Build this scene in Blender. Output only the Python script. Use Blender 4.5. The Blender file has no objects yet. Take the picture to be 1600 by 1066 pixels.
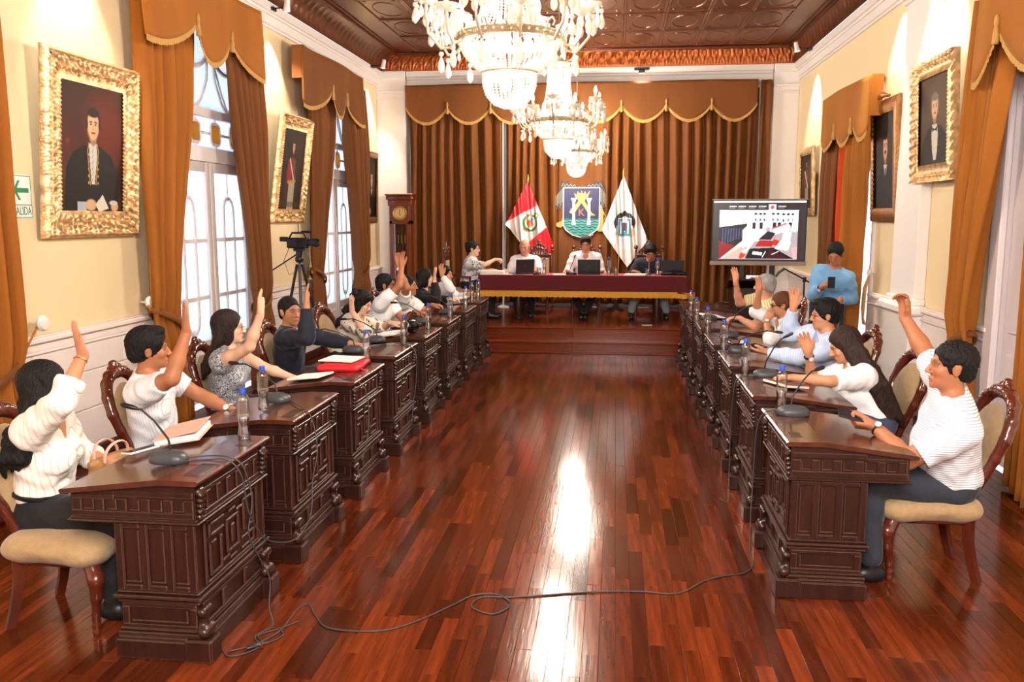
import bpy, math, random
import numpy as np
from mathutils import Vector, Matrix
PI = math.pi
R = math.radians
random.seed(7)
scene = bpy.context.scene
COL = scene.collection

# ---------------------------------------------------------------- camera, world, exposure
cam_d = bpy.data.cameras.new('camera'); cam = bpy.data.objects.new('camera', cam_d); COL.objects.link(cam)
cam.location = (0, 0, 1.85)
cam.rotation_euler = (PI/2 - math.atan(193/1337), 0, R(6.82))
cam_d.sensor_width = 36; cam_d.lens = 1337/1600*36; cam_d.clip_start = 0.05; cam_d.clip_end = 100
scene.camera = cam
scene.view_settings.view_transform = 'Standard'; scene.view_settings.look = 'None'
scene.view_settings.gamma = 1; scene.view_settings.use_curve_mapping = False
scene.view_settings.exposure = 0.18
scene.cycles.use_denoising = True
scene.cycles.max_bounces = 7; scene.cycles.diffuse_bounces = 4; scene.cycles.glossy_bounces = 4
scene.cycles.transmission_bounces = 6; scene.cycles.transparent_max_bounces = 12
scene.cycles.sample_clamp_indirect = 4.0; scene.cycles.caustics_reflective = False; scene.cycles.caustics_refractive = False
world = bpy.data.worlds.new('daylight'); scene.world = world; world.use_nodes = True
world.node_tree.nodes['Background'].inputs[0].default_value = (0.88, 0.94, 1.0, 1)
world.node_tree.nodes['Background'].inputs[1].default_value = 1.7

def lamp(kind, name, loc, energy, color, size=0.1, rot=(0,0,0), spot=None, blend=0.5, size_y=None, parent=None):
    d = bpy.data.lights.new(name, kind); o = bpy.data.objects.new(name, d); COL.objects.link(o)
    d.energy = energy; d.color = color
    if kind == 'AREA':
        d.size = size
        if size_y: d.shape = 'RECTANGLE'; d.size_y = size_y
    else: d.shadow_soft_size = size
    if kind == 'SPOT': d.spot_size = spot; d.spot_blend = blend
    o.location = loc; o.rotation_euler = rot
    if parent: o.parent = parent
    return o
WARM = (1.0, 0.90, 0.76)
# daylight standing outside the street windows
for (y, e) in ((8.3, 34), (12.3, 30)):
    lamp('AREA', 'window_daylight', (-4.75, y, 1.9), e, (0.82, 0.92, 1.0), 1.7, (0, -PI/2, 0), size_y=3.2)
lamp('AREA', 'window_daylight', (3.6, 10.85, 1.8), 60, (0.9, 0.95, 1.0), 1.8, (0, PI/2, 0), size_y=3.0)
lamp('AREA', 'window_daylight', (3.5, 6.4, 1.8), 30, (0.9, 0.95, 1.0), 1.0, (0, PI/2, 0), size_y=3.0)
# picture spotlights clipped on the cornice (their fixtures are built further down)
SPOTS = [(-3.74, 6.05, 4.14, -3.96, 6.15, 3.0), (-3.74, 9.75, 4.14, -3.96, 9.95, 3.0), (-3.72, 13.75, 4.18, -4.0, 13.85, 3.0),
         (2.55, 8.0, 4.18, 2.85, 8.1, 3.0), (2.55, 9.35, 4.18, 2.85, 9.4, 3.0), (2.55, 13.1, 4.18, 2.85, 13.2, 3.0)]
for (x, y, z, tx, ty, tz) in SPOTS:
    d = Vector((tx-x, ty-y, tz-z)); q = d.to_track_quat('-Z', 'Y')
    o = lamp('SPOT', 'picture_spot_light', (x, y, z), 200, (1.0, 0.88, 0.68), 0.02, (0,0,0), R(62), 0.6)
    o.rotation_euler = q.to_euler()
# the chandeliers' own light
CHX = -0.6; CHANDELIERS = [4.9, 9.05, 13.2, 0.75]
for i, y in enumerate(CHANDELIERS):
    lamp('POINT', 'chandelier_light', (CHX, y, 3.06), (430, 360, 380, 430)[i], WARM, 0.24)
    lamp('POINT', 'chandelier_bowl_light', (CHX, y, 2.44), (90, 60, 90, 110)[i], WARM, 0.10)
# the room goes on behind the photographer: its ceiling bounces the photographer's flash into the hall
FL = lamp('AREA', 'camera_flash_bounce', (0.2, -0.6, 3.4), 270, (1.0, 0.97, 0.95), 1.8, (R(62), 0, R(4)), size_y=1.2)

# the photographer's own flash, on the camera
lamp('AREA', 'camera_flash', (0.1, -0.05, 2.12), 60, (1.0, 0.98, 0.96), 0.18, (R(84), 0, R(7)))

# ---------------------------------------------------------------- tags, geometry helpers
def tag(o, label=None, cat=None, group=None, kind=None):
    if label: o['label'] = label
    if cat: o['category'] = cat
    if group: o['group'] = group
    if kind: o['kind'] = kind
    return o
def empty(name, loc=(0,0,0), rz=0, parent=None, label=None, cat=None, group=None, kind=None):
    o = bpy.data.objects.new(name, None); COL.objects.link(o)
    o.empty_display_size = .1; o.location = loc; o.rotation_euler = (0, 0, rz)
    if parent: o.parent = parent
    return tag(o, label, cat, group, kind)
def copy_tree(o, parent=None):
    c = o.copy(); COL.objects.link(c); c.parent = parent
    for ch in list(o.children):
        if ch.type != 'LIGHT': copy_tree(ch, c)
    return c
def T(x=0, y=0, z=0): return Matrix.Translation((x, y, z))
def RX(a): return Matrix.Rotation(a, 4, 'X')
def RY(a): return Matrix.Rotation(a, 4, 'Y')
def RZ(a): return Matrix.Rotation(a, 4, 'Z')

class MB:
    def __init__(s): s.v = []; s.f = []; s.c = []
    def add(s, vs, fs, M=None, col=None):
        n = len(s.v)
        if M is not None: vs = [tuple(M @ Vector(v)) for v in vs]
        s.v += [tuple(v) for v in vs]; s.f += [tuple(n+i for i in f) for f in fs]
        s.c += [col or (1,1,1)]*len(vs)
        return s
    def box(s, x0, x1, y0, y1, z0, z1, b=0, M=None, col=None):
        if b <= 0:
            vs = [(x,y,z) for x in (x0,x1) for y in (y0,y1) for z in (z0,z1)]
            fs = [(0,1,3,2),(4,6,7,5),(0,4,5,1),(2,3,7,6),(0,2,6,4),(1,5,7,3)]
            return s.add(vs, fs, M, col)
        b = min(b, (x1-x0)*.49, (y1-y0)*.49, (z1-z0)*.49)
        vs = []; idx = {}
        X = (x0,x1); Y = (y0,y1); Z = (z0,z1)
        for i in (0,1):
            for j in (0,1):
                for k in (0,1):
                    sx, sy, sz = (1-2*i), (1-2*j), (1-2*k)
                    for a in range(3):
                        p = [X[i]+sx*b, Y[j]+sy*b, Z[k]+sz*b]; p[a] = (X[i],Y[j],Z[k])[a]
                        idx[(i,j,k,a)] = len(vs); vs.append(tuple(p))
        fs = []
        g = lambda i,j,k,a: idx[(i,j,k,a)]
        fs += [(g(0,0,0,0),g(0,0,1,0),g(0,1,1,0),g(0,1,0,0)), (g(1,0,0,0),g(1,1,0,0),g(1,1,1,0),g(1,0,1,0)),
               (g(0,0,0,1),g(1,0,0,1),g(1,0,1,1),g(0,0,1,1)), (g(0,1,0,1),g(0,1,1,1),g(1,1,1,1),g(1,1,0,1)),
               (g(0,0,0,2),g(0,1,0,2),g(1,1,0,2),g(1,0,0,2)), (g(0,0,1,2),g(1,0,1,2),g(1,1,1,2),g(0,1,1,2))]
        for u in (0,1):
            for w in (0,1):
                fs += [(g(0,u,w,1),g(0,u,w,2),g(1,u,w,2),g(1,u,w,1)), (g(u,0,w,0),g(u,0,w,2),g(u,1,w,2),g(u,1,w,0)), (g(u,w,0,0),g(u,w,0,1),g(u,w,1,1),g(u,w,1,0))]
        for i in (0,1):
            for j in (0,1):
                for k in (0,1): fs.append((g(i,j,k,0),g(i,j,k,1),g(i,j,k,2)))
        return s.add(vs, fs, M, col)
    def tube(s, pts, r, n=8, cap=True, M=None, col=None, flat=1.0):
        pts = [Vector(p) for p in pts]; m = len(pts)
        if not hasattr(r, '__len__'): r = [r]*m
        vs = []; fs = []
        t = (pts[1]-pts[0]).normalized()
        up = Vector((0,0,1)) if abs(t.z) < .9 else Vector((1,0,0))
        a = t.cross(up).normalized(); b = a.cross(t)
        for i in range(m):
            t2 = (pts[min(i+1,m-1)]-pts[max(i-1,0)])
            t2 = t2.normalized() if t2.length > 1e-9 else t
            a = (a - t2*a.dot(t2)).normalized(); b = t2.cross(a)
            for k in range(n):
                an = 2*PI*k/n
                vs.append(pts[i] + (a*math.cos(an) + b*math.sin(an)*flat)*r[i])
            if i:
                for k in range(n):
                    fs.append(((i-1)*n+k, (i-1)*n+(k+1)%n, i*n+(k+1)%n, i*n+k))
        if cap: fs += [tuple(range(n))[::-1], tuple((m-1)*n+k for k in range(n))]
        return s.add(vs, fs, M, col)
    def lathe(s, prof, n=16, c=(0,0,0), M=None, col=None):
        vs = []; fs = []
        for (r, z) in prof:
            for k in range(n):
                a = 2*PI*k/n; vs.append((c[0]+r*math.cos(a), c[1]+r*math.sin(a), c[2]+z))
        for i in range(1, len(prof)):
            for k in range(n): fs.append(((i-1)*n+k, (i-1)*n+(k+1)%n, i*n+(k+1)%n, i*n+k))
        fs += [tuple(range(n))[::-1], tuple((len(prof)-1)*n+k for k in range(n))]
        return s.add(vs, fs, M, col)
    def ball(s, c, r, n=8, m=6, M=None, col=None):
        if not hasattr(r, '__len__'): r = (r,r,r)
        vs = [(c[0],c[1],c[2]-r[2])]; fs = []
        for i in range(1, m):
            p = PI*i/m
            for k in range(n):
                a = 2*PI*k/n
                vs.append((c[0]+r[0]*math.sin(p)*math.cos(a), c[1]+r[1]*math.sin(p)*math.sin(a), c[2]-r[2]*math.cos(p)))
        vs.append((c[0],c[1],c[2]+r[2])); L = len(vs)-1
        for k in range(n): fs.append((0, 1+(k+1)%n, 1+k)); fs.append((L, L-n+k, L-n+(k+1)%n))
        for i in range(m-2):
            for k in range(n): fs.append((1+i*n+k, 1+i*n+(k+1)%n, 1+(i+1)*n+(k+1)%n, 1+(i+1)*n+k))
        return s.add(vs, fs, M, col)
    def prism(s, poly, z0, z1, M=None, col=None):
        n = len(poly)
        vs = [(x,y,z0) for x,y in poly] + [(x,y,z1) for x,y in poly]
        fs = [tuple(range(n))[::-1], tuple(range(n,2*n))] + [(i,(i+1)%n,n+(i+1)%n,n+i) for i in range(n)]
        return s.add(vs, fs, M, col)
    def grid(s, nx, ny, fn, M=None, colf=None):
        vs = []; fs = []; n0 = len(s.v)
        for j in range(ny):
            for i in range(nx): vs.append(fn(i/(nx-1), j/(ny-1)))
        for j in range(ny-1):
            for i in range(nx-1): fs.append((j*nx+i, j*nx+i+1, (j+1)*nx+i+1, (j+1)*nx+i))
        s.add(vs, fs, M)
        if colf:
            k = n0
            for j in range(ny):
                for i in range(nx): s.c[k] = colf(i/(nx-1), j/(ny-1)); k += 1
        return s
    def build(s, name, mat, parent=None, smooth=40, colors=False, loc=None, kind=None, fixn=False):
        me = bpy.data.meshes.new(name); me.from_pydata(s.v, [], s.f)
        if colors:
            at = me.color_attributes.new('Col', 'FLOAT_COLOR', 'POINT')
            c = np.ones((len(s.v), 4), np.float32); c[:, :3] = np.array(s.c, np.float32).reshape(-1, 3); at.data.foreach_set('color', c.ravel())
        if fixn:
            import bmesh
            bm = bmesh.new(); bm.from_mesh(me); bmesh.ops.recalc_face_normals(bm, faces=bm.faces); bm.to_mesh(me); bm.free()
        if smooth:
            me.polygons.foreach_set('use_smooth', [True]*len(me.polygons))
            if smooth < 180: me.set_sharp_from_angle(angle=R(smooth))
        me.materials.append(mat); me.update()
        o = bpy.data.objects.new(name, me); COL.objects.link(o)
        if parent: o.parent = parent
        if loc: o.location = loc
        if kind: o['kind'] = kind
        return o
def raw_mesh(name, V, F, mat, parent=None, cols=None, smooth=True):
    """numpy arrays to an object; F is an (n,4) quad array"""
    me = bpy.data.meshes.new(name)
    me.vertices.add(len(V)); me.vertices.foreach_set('co', V.astype(np.float32).ravel())
    me.loops.add(F.size); me.loops.foreach_set('vertex_index', F.astype(np.int32).ravel())
    me.polygons.add(len(F)); me.polygons.foreach_set('loop_start', np.arange(0, F.size, F.shape[1], dtype=np.int32))
    me.update(calc_edges=True); me.validate()
    if smooth: me.polygons.foreach_set('use_smooth', np.ones(len(me.polygons), bool))
    if cols is not None:
        at = me.color_attributes.new('Col', 'FLOAT_COLOR', 'POINT')
        c = np.ones((len(V), 4), np.float32); c[:, :3] = cols; at.data.foreach_set('color', c.ravel())
    me.materials.append(mat)
    o = bpy.data.objects.new(name, me); COL.objects.link(o)
    if parent: o.parent = parent
    return o
def struct(o): o['kind'] = 'structure'; return o

# ---------------------------------------------------------------- materials
def lin(c):
    """sRGB 0-255 to linear"""
    return tuple(((v/255)/12.92 if v/255 <= .04045 else ((v/255+.055)/1.055)**2.4) for v in c)
MATS = {}
def mat(name, rgb, rough=.5, metal=0., bump=0., bscale=40., stretch=(1,1,1), var=0., vscale=6., sheen=0., coat=0., spec=.5, trans=0., alpha=1., attr=False, objrand=0., emit=0., ecol=None, bdist=.01, detail=4., ior=1.45, sheencol=None, coatr=.08):
    if name in MATS: return MATS[name]
    m = bpy.data.materials.new(name); m.use_nodes = True; nt = m.node_tree; N = nt.nodes; L = nt.links
    b = N['Principled BSDF']; base = lin(rgb)
    b.inputs['Base Color'].default_value = (*base, 1); b.inputs['Roughness'].default_value = rough; b.inputs['Metallic'].default_value = metal
    b.inputs['Specular IOR Level'].default_value = spec; b.inputs['Transmission Weight'].default_value = trans; b.inputs['IOR'].default_value = ior
    if sheen:
        b.inputs['Sheen Weight'].default_value = sheen; b.inputs['Sheen Roughness'].default_value = .35
        if sheencol: b.inputs['Sheen Tint'].default_value = (*lin(sheencol), 1)
    if coat: b.inputs['Coat Weight'].default_value = coat; b.inputs['Coat Roughness'].default_value = coatr
    if alpha < 1: b.inputs['Alpha'].default_value = alpha
    if emit: b.inputs['Emission Color'].default_value = (*(lin(ecol) if ecol else base), 1); b.inputs['Emission Strength'].default_value = emit
    tc = mp = None
    if bump or var:
        tc = N.new('ShaderNodeTexCoord'); mp = N.new('ShaderNodeMapping'); L.new(tc.outputs['Object'], mp.inputs[0]); mp.inputs['Scale'].default_value = stretch
    src = None
    if attr:
        a = N.new('ShaderNodeVertexColor'); a.layer_name = 'Col'; src = a.outputs[0]
    if var:
        n = N.new('ShaderNodeTexNoise'); n.inputs['Scale'].default_value = vscale; n.inputs['Detail'].default_value = 5; L.new(mp.outputs[0], n.inputs[0])
        mr = N.new('ShaderNodeMapRange'); L.new(n.outputs[0], mr.inputs[0]); mr.inputs[1].default_value = .25; mr.inputs[2].default_value = .75; mr.inputs[3].default_value = 1-var; mr.inputs[4].default_value = 1+var
        mx = N.new('ShaderNodeMix'); mx.data_type = 'RGBA'; mx.blend_type = 'MULTIPLY'; mx.inputs[0].default_value = 1
        if src: L.new(src, mx.inputs[6])
        else: mx.inputs[6].default_value = (*base, 1)
        L.new(mr.outputs[0], mx.inputs[7]); src = mx.outputs[2]
    if objrand:
        oi = N.new('ShaderNodeObjectInfo'); ge = N.new('ShaderNodeNewGeometry'); ad = N.new('ShaderNodeMath'); L.new(oi.outputs['Random'], ad.inputs[0]); L.new(ge.outputs['Random Per Island'], ad.inputs[1])
        fr = N.new('ShaderNodeMath'); fr.operation = 'FRACT'; L.new(ad.outputs[0], fr.inputs[0])
        mr = N.new('ShaderNodeMapRange'); L.new(fr.outputs[0], mr.inputs[0]); mr.inputs[3].default_value = 1-objrand; mr.inputs[4].default_value = 1+objrand
        mx = N.new('ShaderNodeMix'); mx.data_type = 'RGBA'; mx.blend_type = 'MULTIPLY'; mx.inputs[0].default_value = 1
        if src: L.new(src, mx.inputs[6])
        else: mx.inputs[6].default_value = (*base, 1)
        L.new(mr.outputs[0], mx.inputs[7]); src = mx.outputs[2]
    if src: L.new(src, b.inputs['Base Color'])
    if attr and emit: L.new(src, b.inputs['Emission Color'])
    if bump:
        n = N.new('ShaderNodeTexNoise'); n.inputs['Scale'].default_value = bscale; n.inputs['Detail'].default_value = detail; L.new(mp.outputs[0], n.inputs[0])
        bp = N.new('ShaderNodeBump'); bp.inputs['Strength'].default_value = bump; bp.inputs['Distance'].default_value = bdist; L.new(n.outputs[0], bp.inputs['Height']); L.new(bp.outputs[0], b.inputs['Normal'])
    m['bsdf'] = b.name; MATS[name] = m
    return m
def stripes(m, axis, scale, col, width=.5, coords='Object'):
    """thin woven stripes across one axis of the cloth"""
    nt = m.node_tree; N = nt.nodes; L = nt.links; b = N['Principled BSDF']
    tc = N.new('ShaderNodeTexCoord'); sp = N.new('ShaderNodeSeparateXYZ'); L.new(tc.outputs[coords], sp.inputs[0])
    mu = N.new('ShaderNodeMath'); mu.operation = 'MULTIPLY'; L.new(sp.outputs[axis], mu.inputs[0]); mu.inputs[1].default_value = scale
    fr = N.new('ShaderNodeMath'); fr.operation = 'FRACT'; L.new(mu.outputs[0], fr.inputs[0])
    lt = N.new('ShaderNodeMath'); lt.operation = 'LESS_THAN'; L.new(fr.outputs[0], lt.inputs[0]); lt.inputs[1].default_value = width
    mx = N.new('ShaderNodeMix'); mx.data_type = 'RGBA'; L.new(lt.outputs[0], mx.inputs[0])
    mx.inputs[6].default_value = b.inputs['Base Color'].default_value; mx.inputs[7].default_value = (*lin(col), 1)
    L.new(mx.outputs[2], b.inputs['Base Color'])
    return m
def patterned(m, cols, scale, thresholds, kind='NOISE'):
    """printed cloth: blotches of several colours"""
    nt = m.node_tree; N = nt.nodes; L = nt.links; b = N['Principled BSDF']
    tc = N.new('ShaderNodeTexCoord')
    if kind == 'VORONOI':
        n = N.new('ShaderNodeTexVoronoi'); n.inputs['Scale'].default_value = scale; out = n.outputs['Distance']
    else:
        n = N.new('ShaderNodeTexNoise'); n.inputs['Scale'].default_value = scale; n.inputs['Detail'].default_value = 3; out = n.outputs[0]
    L.new(tc.outputs['Object'], n.inputs[0])
    cr = N.new('ShaderNodeValToRGB'); cr.color_ramp.interpolation = 'CONSTANT'; L.new(out, cr.inputs[0])
    e = cr.color_ramp.elements
    e[0].position = 0; e[0].color = (*lin(cols[0]), 1); e[1].position = thresholds[0]; e[1].color = (*lin(cols[1]), 1)
    for t, c in zip(thresholds[1:], cols[2:]):
        k = e.new(t); k.color = (*lin(c), 1)
    L.new(cr.outputs[0], b.inputs['Base Color'])
    return m
M_wall = mat('cream_plaster', (238, 214, 172), .75, bump=.12, bscale=90)
M_dado = mat('pinkish_white_paint', (238, 224, 218), .5, bump=.05, bscale=30)
M_white = mat('white_paint', (236, 228, 224), .45, bump=.04, bscale=30)
M_base = mat('dark_baseboard_wood', (70, 34, 22), .35)
M_wood = mat('dark_mahogany', (44, 20, 14), .34, bump=.25, bscale=9, stretch=(10,10,1), var=.35, vscale=3, coat=.2, coatr=.2, bdist=.004)
def worn_edges(m, rgb, amt=2.2, rad=.0045):
    nt = m.node_tree; N = nt.nodes; L = nt.links; b = N['Principled BSDF']; src = b.inputs['Base Color'].links[0].from_socket
    bv = N.new('ShaderNodeBevel'); bv.samples = 4; bv.inputs['Radius'].default_value = rad; ge = N.new('ShaderNodeNewGeometry')
    dt = N.new('ShaderNodeVectorMath'); dt.operation = 'DOT_PRODUCT'; L.new(bv.outputs[0], dt.inputs[0]); L.new(ge.outputs['Normal'], dt.inputs[1])
    ma = N.new('ShaderNodeMath'); ma.operation = 'MULTIPLY_ADD'; ma.use_clamp = True; L.new(dt.outputs['Value'], ma.inputs[0]); ma.inputs[1].default_value = -amt; ma.inputs[2].default_value = amt
    mx = N.new('ShaderNodeMix'); mx.data_type = 'RGBA'; L.new(ma.outputs[0], mx.inputs[0]); L.new(src, mx.inputs[6]); mx.inputs[7].default_value = (*lin(rgb), 1); L.new(mx.outputs[2], b.inputs['Base Color'])
worn_edges(M_wood, (120, 84, 72), 1.25, .004)
M_woodtop = mat('worn_mahogany_top', (74, 36, 23), .27, bump=.15, bscale=7, stretch=(8,1,8), var=.35, vscale=2.5, coat=.5, coatr=.12, bdist=.003)
M_chairwood = mat('polished_red_mahogany', (84, 34, 20), .25, bump=.1, bscale=8, stretch=(6,6,1), var=.3, vscale=3, coat=.7, coatr=.08, bdist=.003)
M_floor = mat('polished_hardwood', (90, 36, 14), .15, spec=.38, bump=.12, bscale=5, stretch=(14,1,14), var=.50, vscale=2.5, objrand=.55, bdist=.003)
M_floorgap = mat('dark_floor_gap', (30, 12, 8), .7)
M_stage = mat('stage_wood', (108, 44, 18), .20, spec=.4, bump=.2, bscale=5, stretch=(1,12,12), var=.3, vscale=2.5, objrand=.2, bdist=.003)
M_tin = mat('copper_pressed_tin', (104, 62, 40), .30, metal=.5, bump=.5, bscale=22, var=.25, vscale=4, bdist=.006)
M_tinrib = mat('copper_rib', (98, 50, 30), .32, metal=.5, bump=.3, bscale=40, bdist=.004)
M_velvet = mat('amber_velvet', (156, 90, 16), .8, bump=.15, bscale=60, stretch=(1,1,.15), var=.15, vscale=3, sheen=.45, sheencol=(225,165,70))
M_velvetb = mat('brown_velvet', (112, 62, 16), .8, bump=.15, bscale=60, stretch=(1,1,.15), var=.16, vscale=3, sheen=.35, sheencol=(205,140,60))
M_fringe = mat('gold_fringe', (196, 150, 78), .6, bump=.8, bscale=30, stretch=(12,12,1), var=.25, vscale=30)
M_gold = mat('gilded_carving', (232, 190, 138), .34, metal=.62, bump=.5, bscale=55, var=.5, vscale=14, bdist=.006)  # tone noise paints in the carving's highlights and dark crevices
M_golddark = mat('old_bronze_gilding', (150, 104, 56), .4, metal=.7, bump=.35, bscale=55, var=.35, vscale=14, bdist=.006)
M_paint = mat('oil_paint', (255,255,255), .6, attr=True, spec=.3, bump=.05, bscale=60)
M_print = mat('printed_colour', (255,255,255), .6, attr=True)
M_uph = mat('beige_upholstery', (166, 136, 98), .85, bump=.4, bscale=160, var=.12, vscale=30, sheen=.3)
M_black = mat('black_plastic', (22, 22, 24), .4)
M_grey = mat('dark_grey_plastic', (62, 64, 68), .38)
M_silver = mat('silver_metal', (190,190,190), .3, metal=.9)
M_brass = mat('brass', (200,150,70), .3, metal=.9)
M_paper = mat('paper', (244, 240, 234), .7)
M_cable = mat('grey_cable', (58, 54, 54), .5)
M_rubber = mat('black_cable', (24, 22, 22), .5)
M_rose = mat('pink_leather', (224, 172, 152), .5, bump=.15, bscale=120)
M_red = mat('red_folder', (196, 26, 34), .5, bump=.2, bscale=90)
M_tan = mat('tan_leather', (158, 112, 70), .5, bump=.15, bscale=120)
M_blue = mat('blue_cap', (40, 80, 200), .4)
# ================================================================ THE SETTING
XL, XR, YB, YF, ZC = -4.0, 2.85, 14.6, -2.2, 4.25
# floor: the dark sub-floor plus boards (the 300 nearest each an object, the others joined)
fl = struct(MB().box(XL, XR, YF, YB, -.12, -.010).build('floor', M_floorgap, smooth=0))
BW, BL = .072, .62
boards = []
ncol = int((XR-XL)/BW)
for i in range(ncol):
    x0 = XL+i*BW+.0; y = YF + random.random()*BL
    y = YF - random.random()*BL
    while y < 11.9:
        l = BL*random.choice((.8, 1, 1, 1.15)); boards.append((x0, max(y, YF), min(y+l, 11.9), l)); y += l
def vis(b):
    x, y = b[0]-CX0, (b[1]+b[2])/2
    return y > 2.6 and abs(x/y + .12) < .62 and -1.75 < b[0] < 1.9
CX0 = 0
near = sorted([b for b in boards if vis(b)], key=lambda b: b[1])[:300]
nearset = set(near)
def board_mesh(l):
    return MB().box(.0004, BW-.0004, .0005, l-.0005, -.012, 0, .0009)
protos = {}
for b in near:
    l = round(b[2]-b[1], 3)
    if l not in protos:
        protos[l] = board_mesh(l).build('floorboard', M_floor, smooth=0); o = protos[l]
    else:
        o = protos[l].copy(); COL.objects.link(o)
    o.location = (b[0], b[1], 0); o.parent = fl; o.rotation_euler = (random.uniform(-.0018,.0018), random.uniform(-.004,.004), 0)
rest = MB()
for b in boards:
    if b not in nearset and b[2]-b[1] > .02: rest.box(b[0]+.0004, b[0]+BW-.0004, b[1]+.0005, b[2]-.0005, -.012, 0, .0009, M=T(b[0], b[1], 0)@RY(random.uniform(-.004,.004))@T(-b[0], -b[1], 0))
rest.build('distant_floorboards', M_floor, fl, smooth=0, kind='stuff')

# ---- walls
def wall_with_holes(name, x0, x1, holes, z1=4.25):
    mb = MB(); y = YF
    for (a, b, zt) in sorted(holes):
        mb.box(x0, x1, y, a, 0, z1); mb.box(x0, x1, a, b, zt, z1); y = b
    mb.box(x0, x1, y, YB+.2, 0, z1)
    return struct(mb.build(name, M_wall, smooth=0))
WL = [(7.42, 9.28, 3.72), (11.35, 13.20, 3.72)]
WR = [(9.97, 11.75, 3.3), (5.35, 6.75, 3.3)]
wl = wall_with_holes('wall_left', XL-.35, XL, WL)
wr = wall_with_holes('wall_right', XR, XR+.35, WR)
wb = struct(MB().box(XL-.35, XR+.35, YB, YB+.2, 0, 4.6).build('wall_back', M_white, smooth=0))
wf = struct(MB().box(XL-.35, XR+.35, YF-.2, YF, 0, 4.6).build('wall_front', M_wall, smooth=0))
# dado: painted courses of panels with recessed joints, in between the windows
def dado(parent, x, s, spans):
    """s = +1: the wall's room side looks towards +x"""
    protoz = {}
    for (a, b) in spans:
        for (z0, z1, off) in ((.10, .40, 0), (.405, .69, .55), (.695, .90, .2)):
            y = a
            first = True
            while y < b-.02:
                l = min((1.1-off*.6) if first else 1.1, b-y); first = False
                key = (round(l, 2), z0)
                if key not in protoz:
                    o = MB().box(0, .03, .003, round(l,2)-.003, z0, z1, .006).build('dado_panel', M_dado, smooth=0); protoz[key] = o
                else:
                    o = protoz[key].copy(); COL.objects.link(o)
                o.parent = parent; o.location = (x if s > 0 else x-.03, y, 0)
                y += l
        cap = MB()
        for (d, z0, z1) in ((.045, .905, .925), (.03, .925, .985), (.06, .985, 1.02), (.04, 1.02, 1.035)):
            cap.box(*sorted((x, x+s*d)), a, b, z0, z1, .006)
        cap.build('dado_rail', M_dado, parent, smooth=0)
dado(wl, XL, 1, [(YF, 7.36), (9.34, 11.29), (13.26, YB)])
dado(wr, XR, -1, [(YF, 5.29), (6.81, 8.28), (8.97, 9.90), (11.82, YB)])
def baseboard(name, x, s, spans):
    mb = MB()
    for (a, b) in spans: mb.box(*sorted((x, x+s*.045)), a, b, 0, .10, .008)
    return struct(mb.build(name, M_base, smooth=0))
baseboard('baseboard_left', XL, 1, [(YF, 7.36), (9.34, 11.29)])
baseboard('baseboard_right', XR, -1, [(YF, 5.29), (6.81, 8.28), (8.97, 9.90)])
# ---- pilasters and cornices
def profile_run(name, x, s, y0, y1, steps, m):
    mb = MB()
    for (d, z0, z1) in steps: mb.box(*sorted((x, x+s*d)), y0, y1, z0, z1, .006)
    return struct(mb.build(name, m, smooth=0))
CST = ((.03, 4.0, 4.03), (.05, 4.03, 4.13), (.07, 4.13, 4.16), (.10, 4.16, 4.25))
profile_run('trim_1', XL, 1, YF, YB, CST, M_white)
profile_run('trim_2', XR, -1, YF, YB, CST, M_white)
mb = MB()
for (x0, x1, d) in ((XL, -3.50, .25), (2.45, XR, .25)):
    mb.box(x0, x1, YB-d, YB, .34, 4.25, .01)
    mb.box(x0, x1, YB-d-.02, YB, 3.80, 3.83, .005); mb.box(x0, x1, YB-d-.03, YB, 3.90, 3.94, .005); mb.box(x0, x1, YB-d-.05, YB, 4.12, 4.25, .01)
    mb.box(x0-.0, x1+.0, YB-d-.025, YB, .34, .52, .01)
struct(mb.build('trim_3', M_white, smooth=0))
mb = MB()
for (d, z0, z1) in ((.13, 3.98, 4.0), (.15, 4.0, 4.12), (.18, 4.12, 4.16), (.22, 4.16, 4.25)): mb.box(-3.5, 2.45, YB-d, YB, z0, z1, .006)
struct(mb.build('trim_4', M_white, smooth=0))
# the wide pilaster between two portraits on the right
mb = MB(); mb.box(XR-.10, XR, 8.28, 8.97, 1.10, 4.0, .006)
mb.box(XR-.14, XR, 8.24, 9.01, 0, .95, .01); mb.box(XR-.19, XR, 8.19, 9.06, .95, 1.04, .02); mb.box(XR-.13, XR, 8.25, 9.0, 1.04, 1.10, .01)
for (d, z0, z1) in ((.13, 3.86, 3.9), (.16, 4.0, 4.25)): mb.box(XR-d, XR, 8.28-(d-.1), 8.97+(d-.1), z0, z1, .006)
struct(mb.build('trim_5', M_white, smooth=0))
struct(MB().box(-3.5, 2.45, YB-.06, YB, .34, .50, .01).build('baseboard_back', mat('pale_blue_white_paint', (190, 205, 222), .5), smooth=0))

# ---- ceiling of pressed copper sheet: coved border, ribs and stamped panels
cz = 4.5
FX0, FX1, FYB = -3.63, 2.65, 14.30
ce = struct(MB().box(FX0-.1, FX1+.1, YF-.2, FYB+.1, cz+.02, cz+.1).build('ceiling', M_tin, smooth=0))
def cove(name, p_low, p_up, axis_pts, bulge):
    pass
mb = MB()
NC = 10
def arc(t):   # quarter cove: 0 at the wall top, 1 at the flat
    a = t*PI/2
    return (1-math.cos(a), math.sin(a))   # (inward share, upward share)
def cove_ring(t):
    u, w = arc(t)
    return (XL+.10+(FX0-XL-.10)*u, XR-.10+(FX1-XR+.10)*u, YB-.22+(FYB-YB+.22)*u, 4.25+(cz+.02-4.25)*w)
def emb(a, t):
    return .008*math.sin(a*34)*math.sin(t*PI)*(1 if .15 < t < .85 else 0) + .006*math.cos(a*68)*math.sin(3*t*PI)
ny = 420
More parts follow.
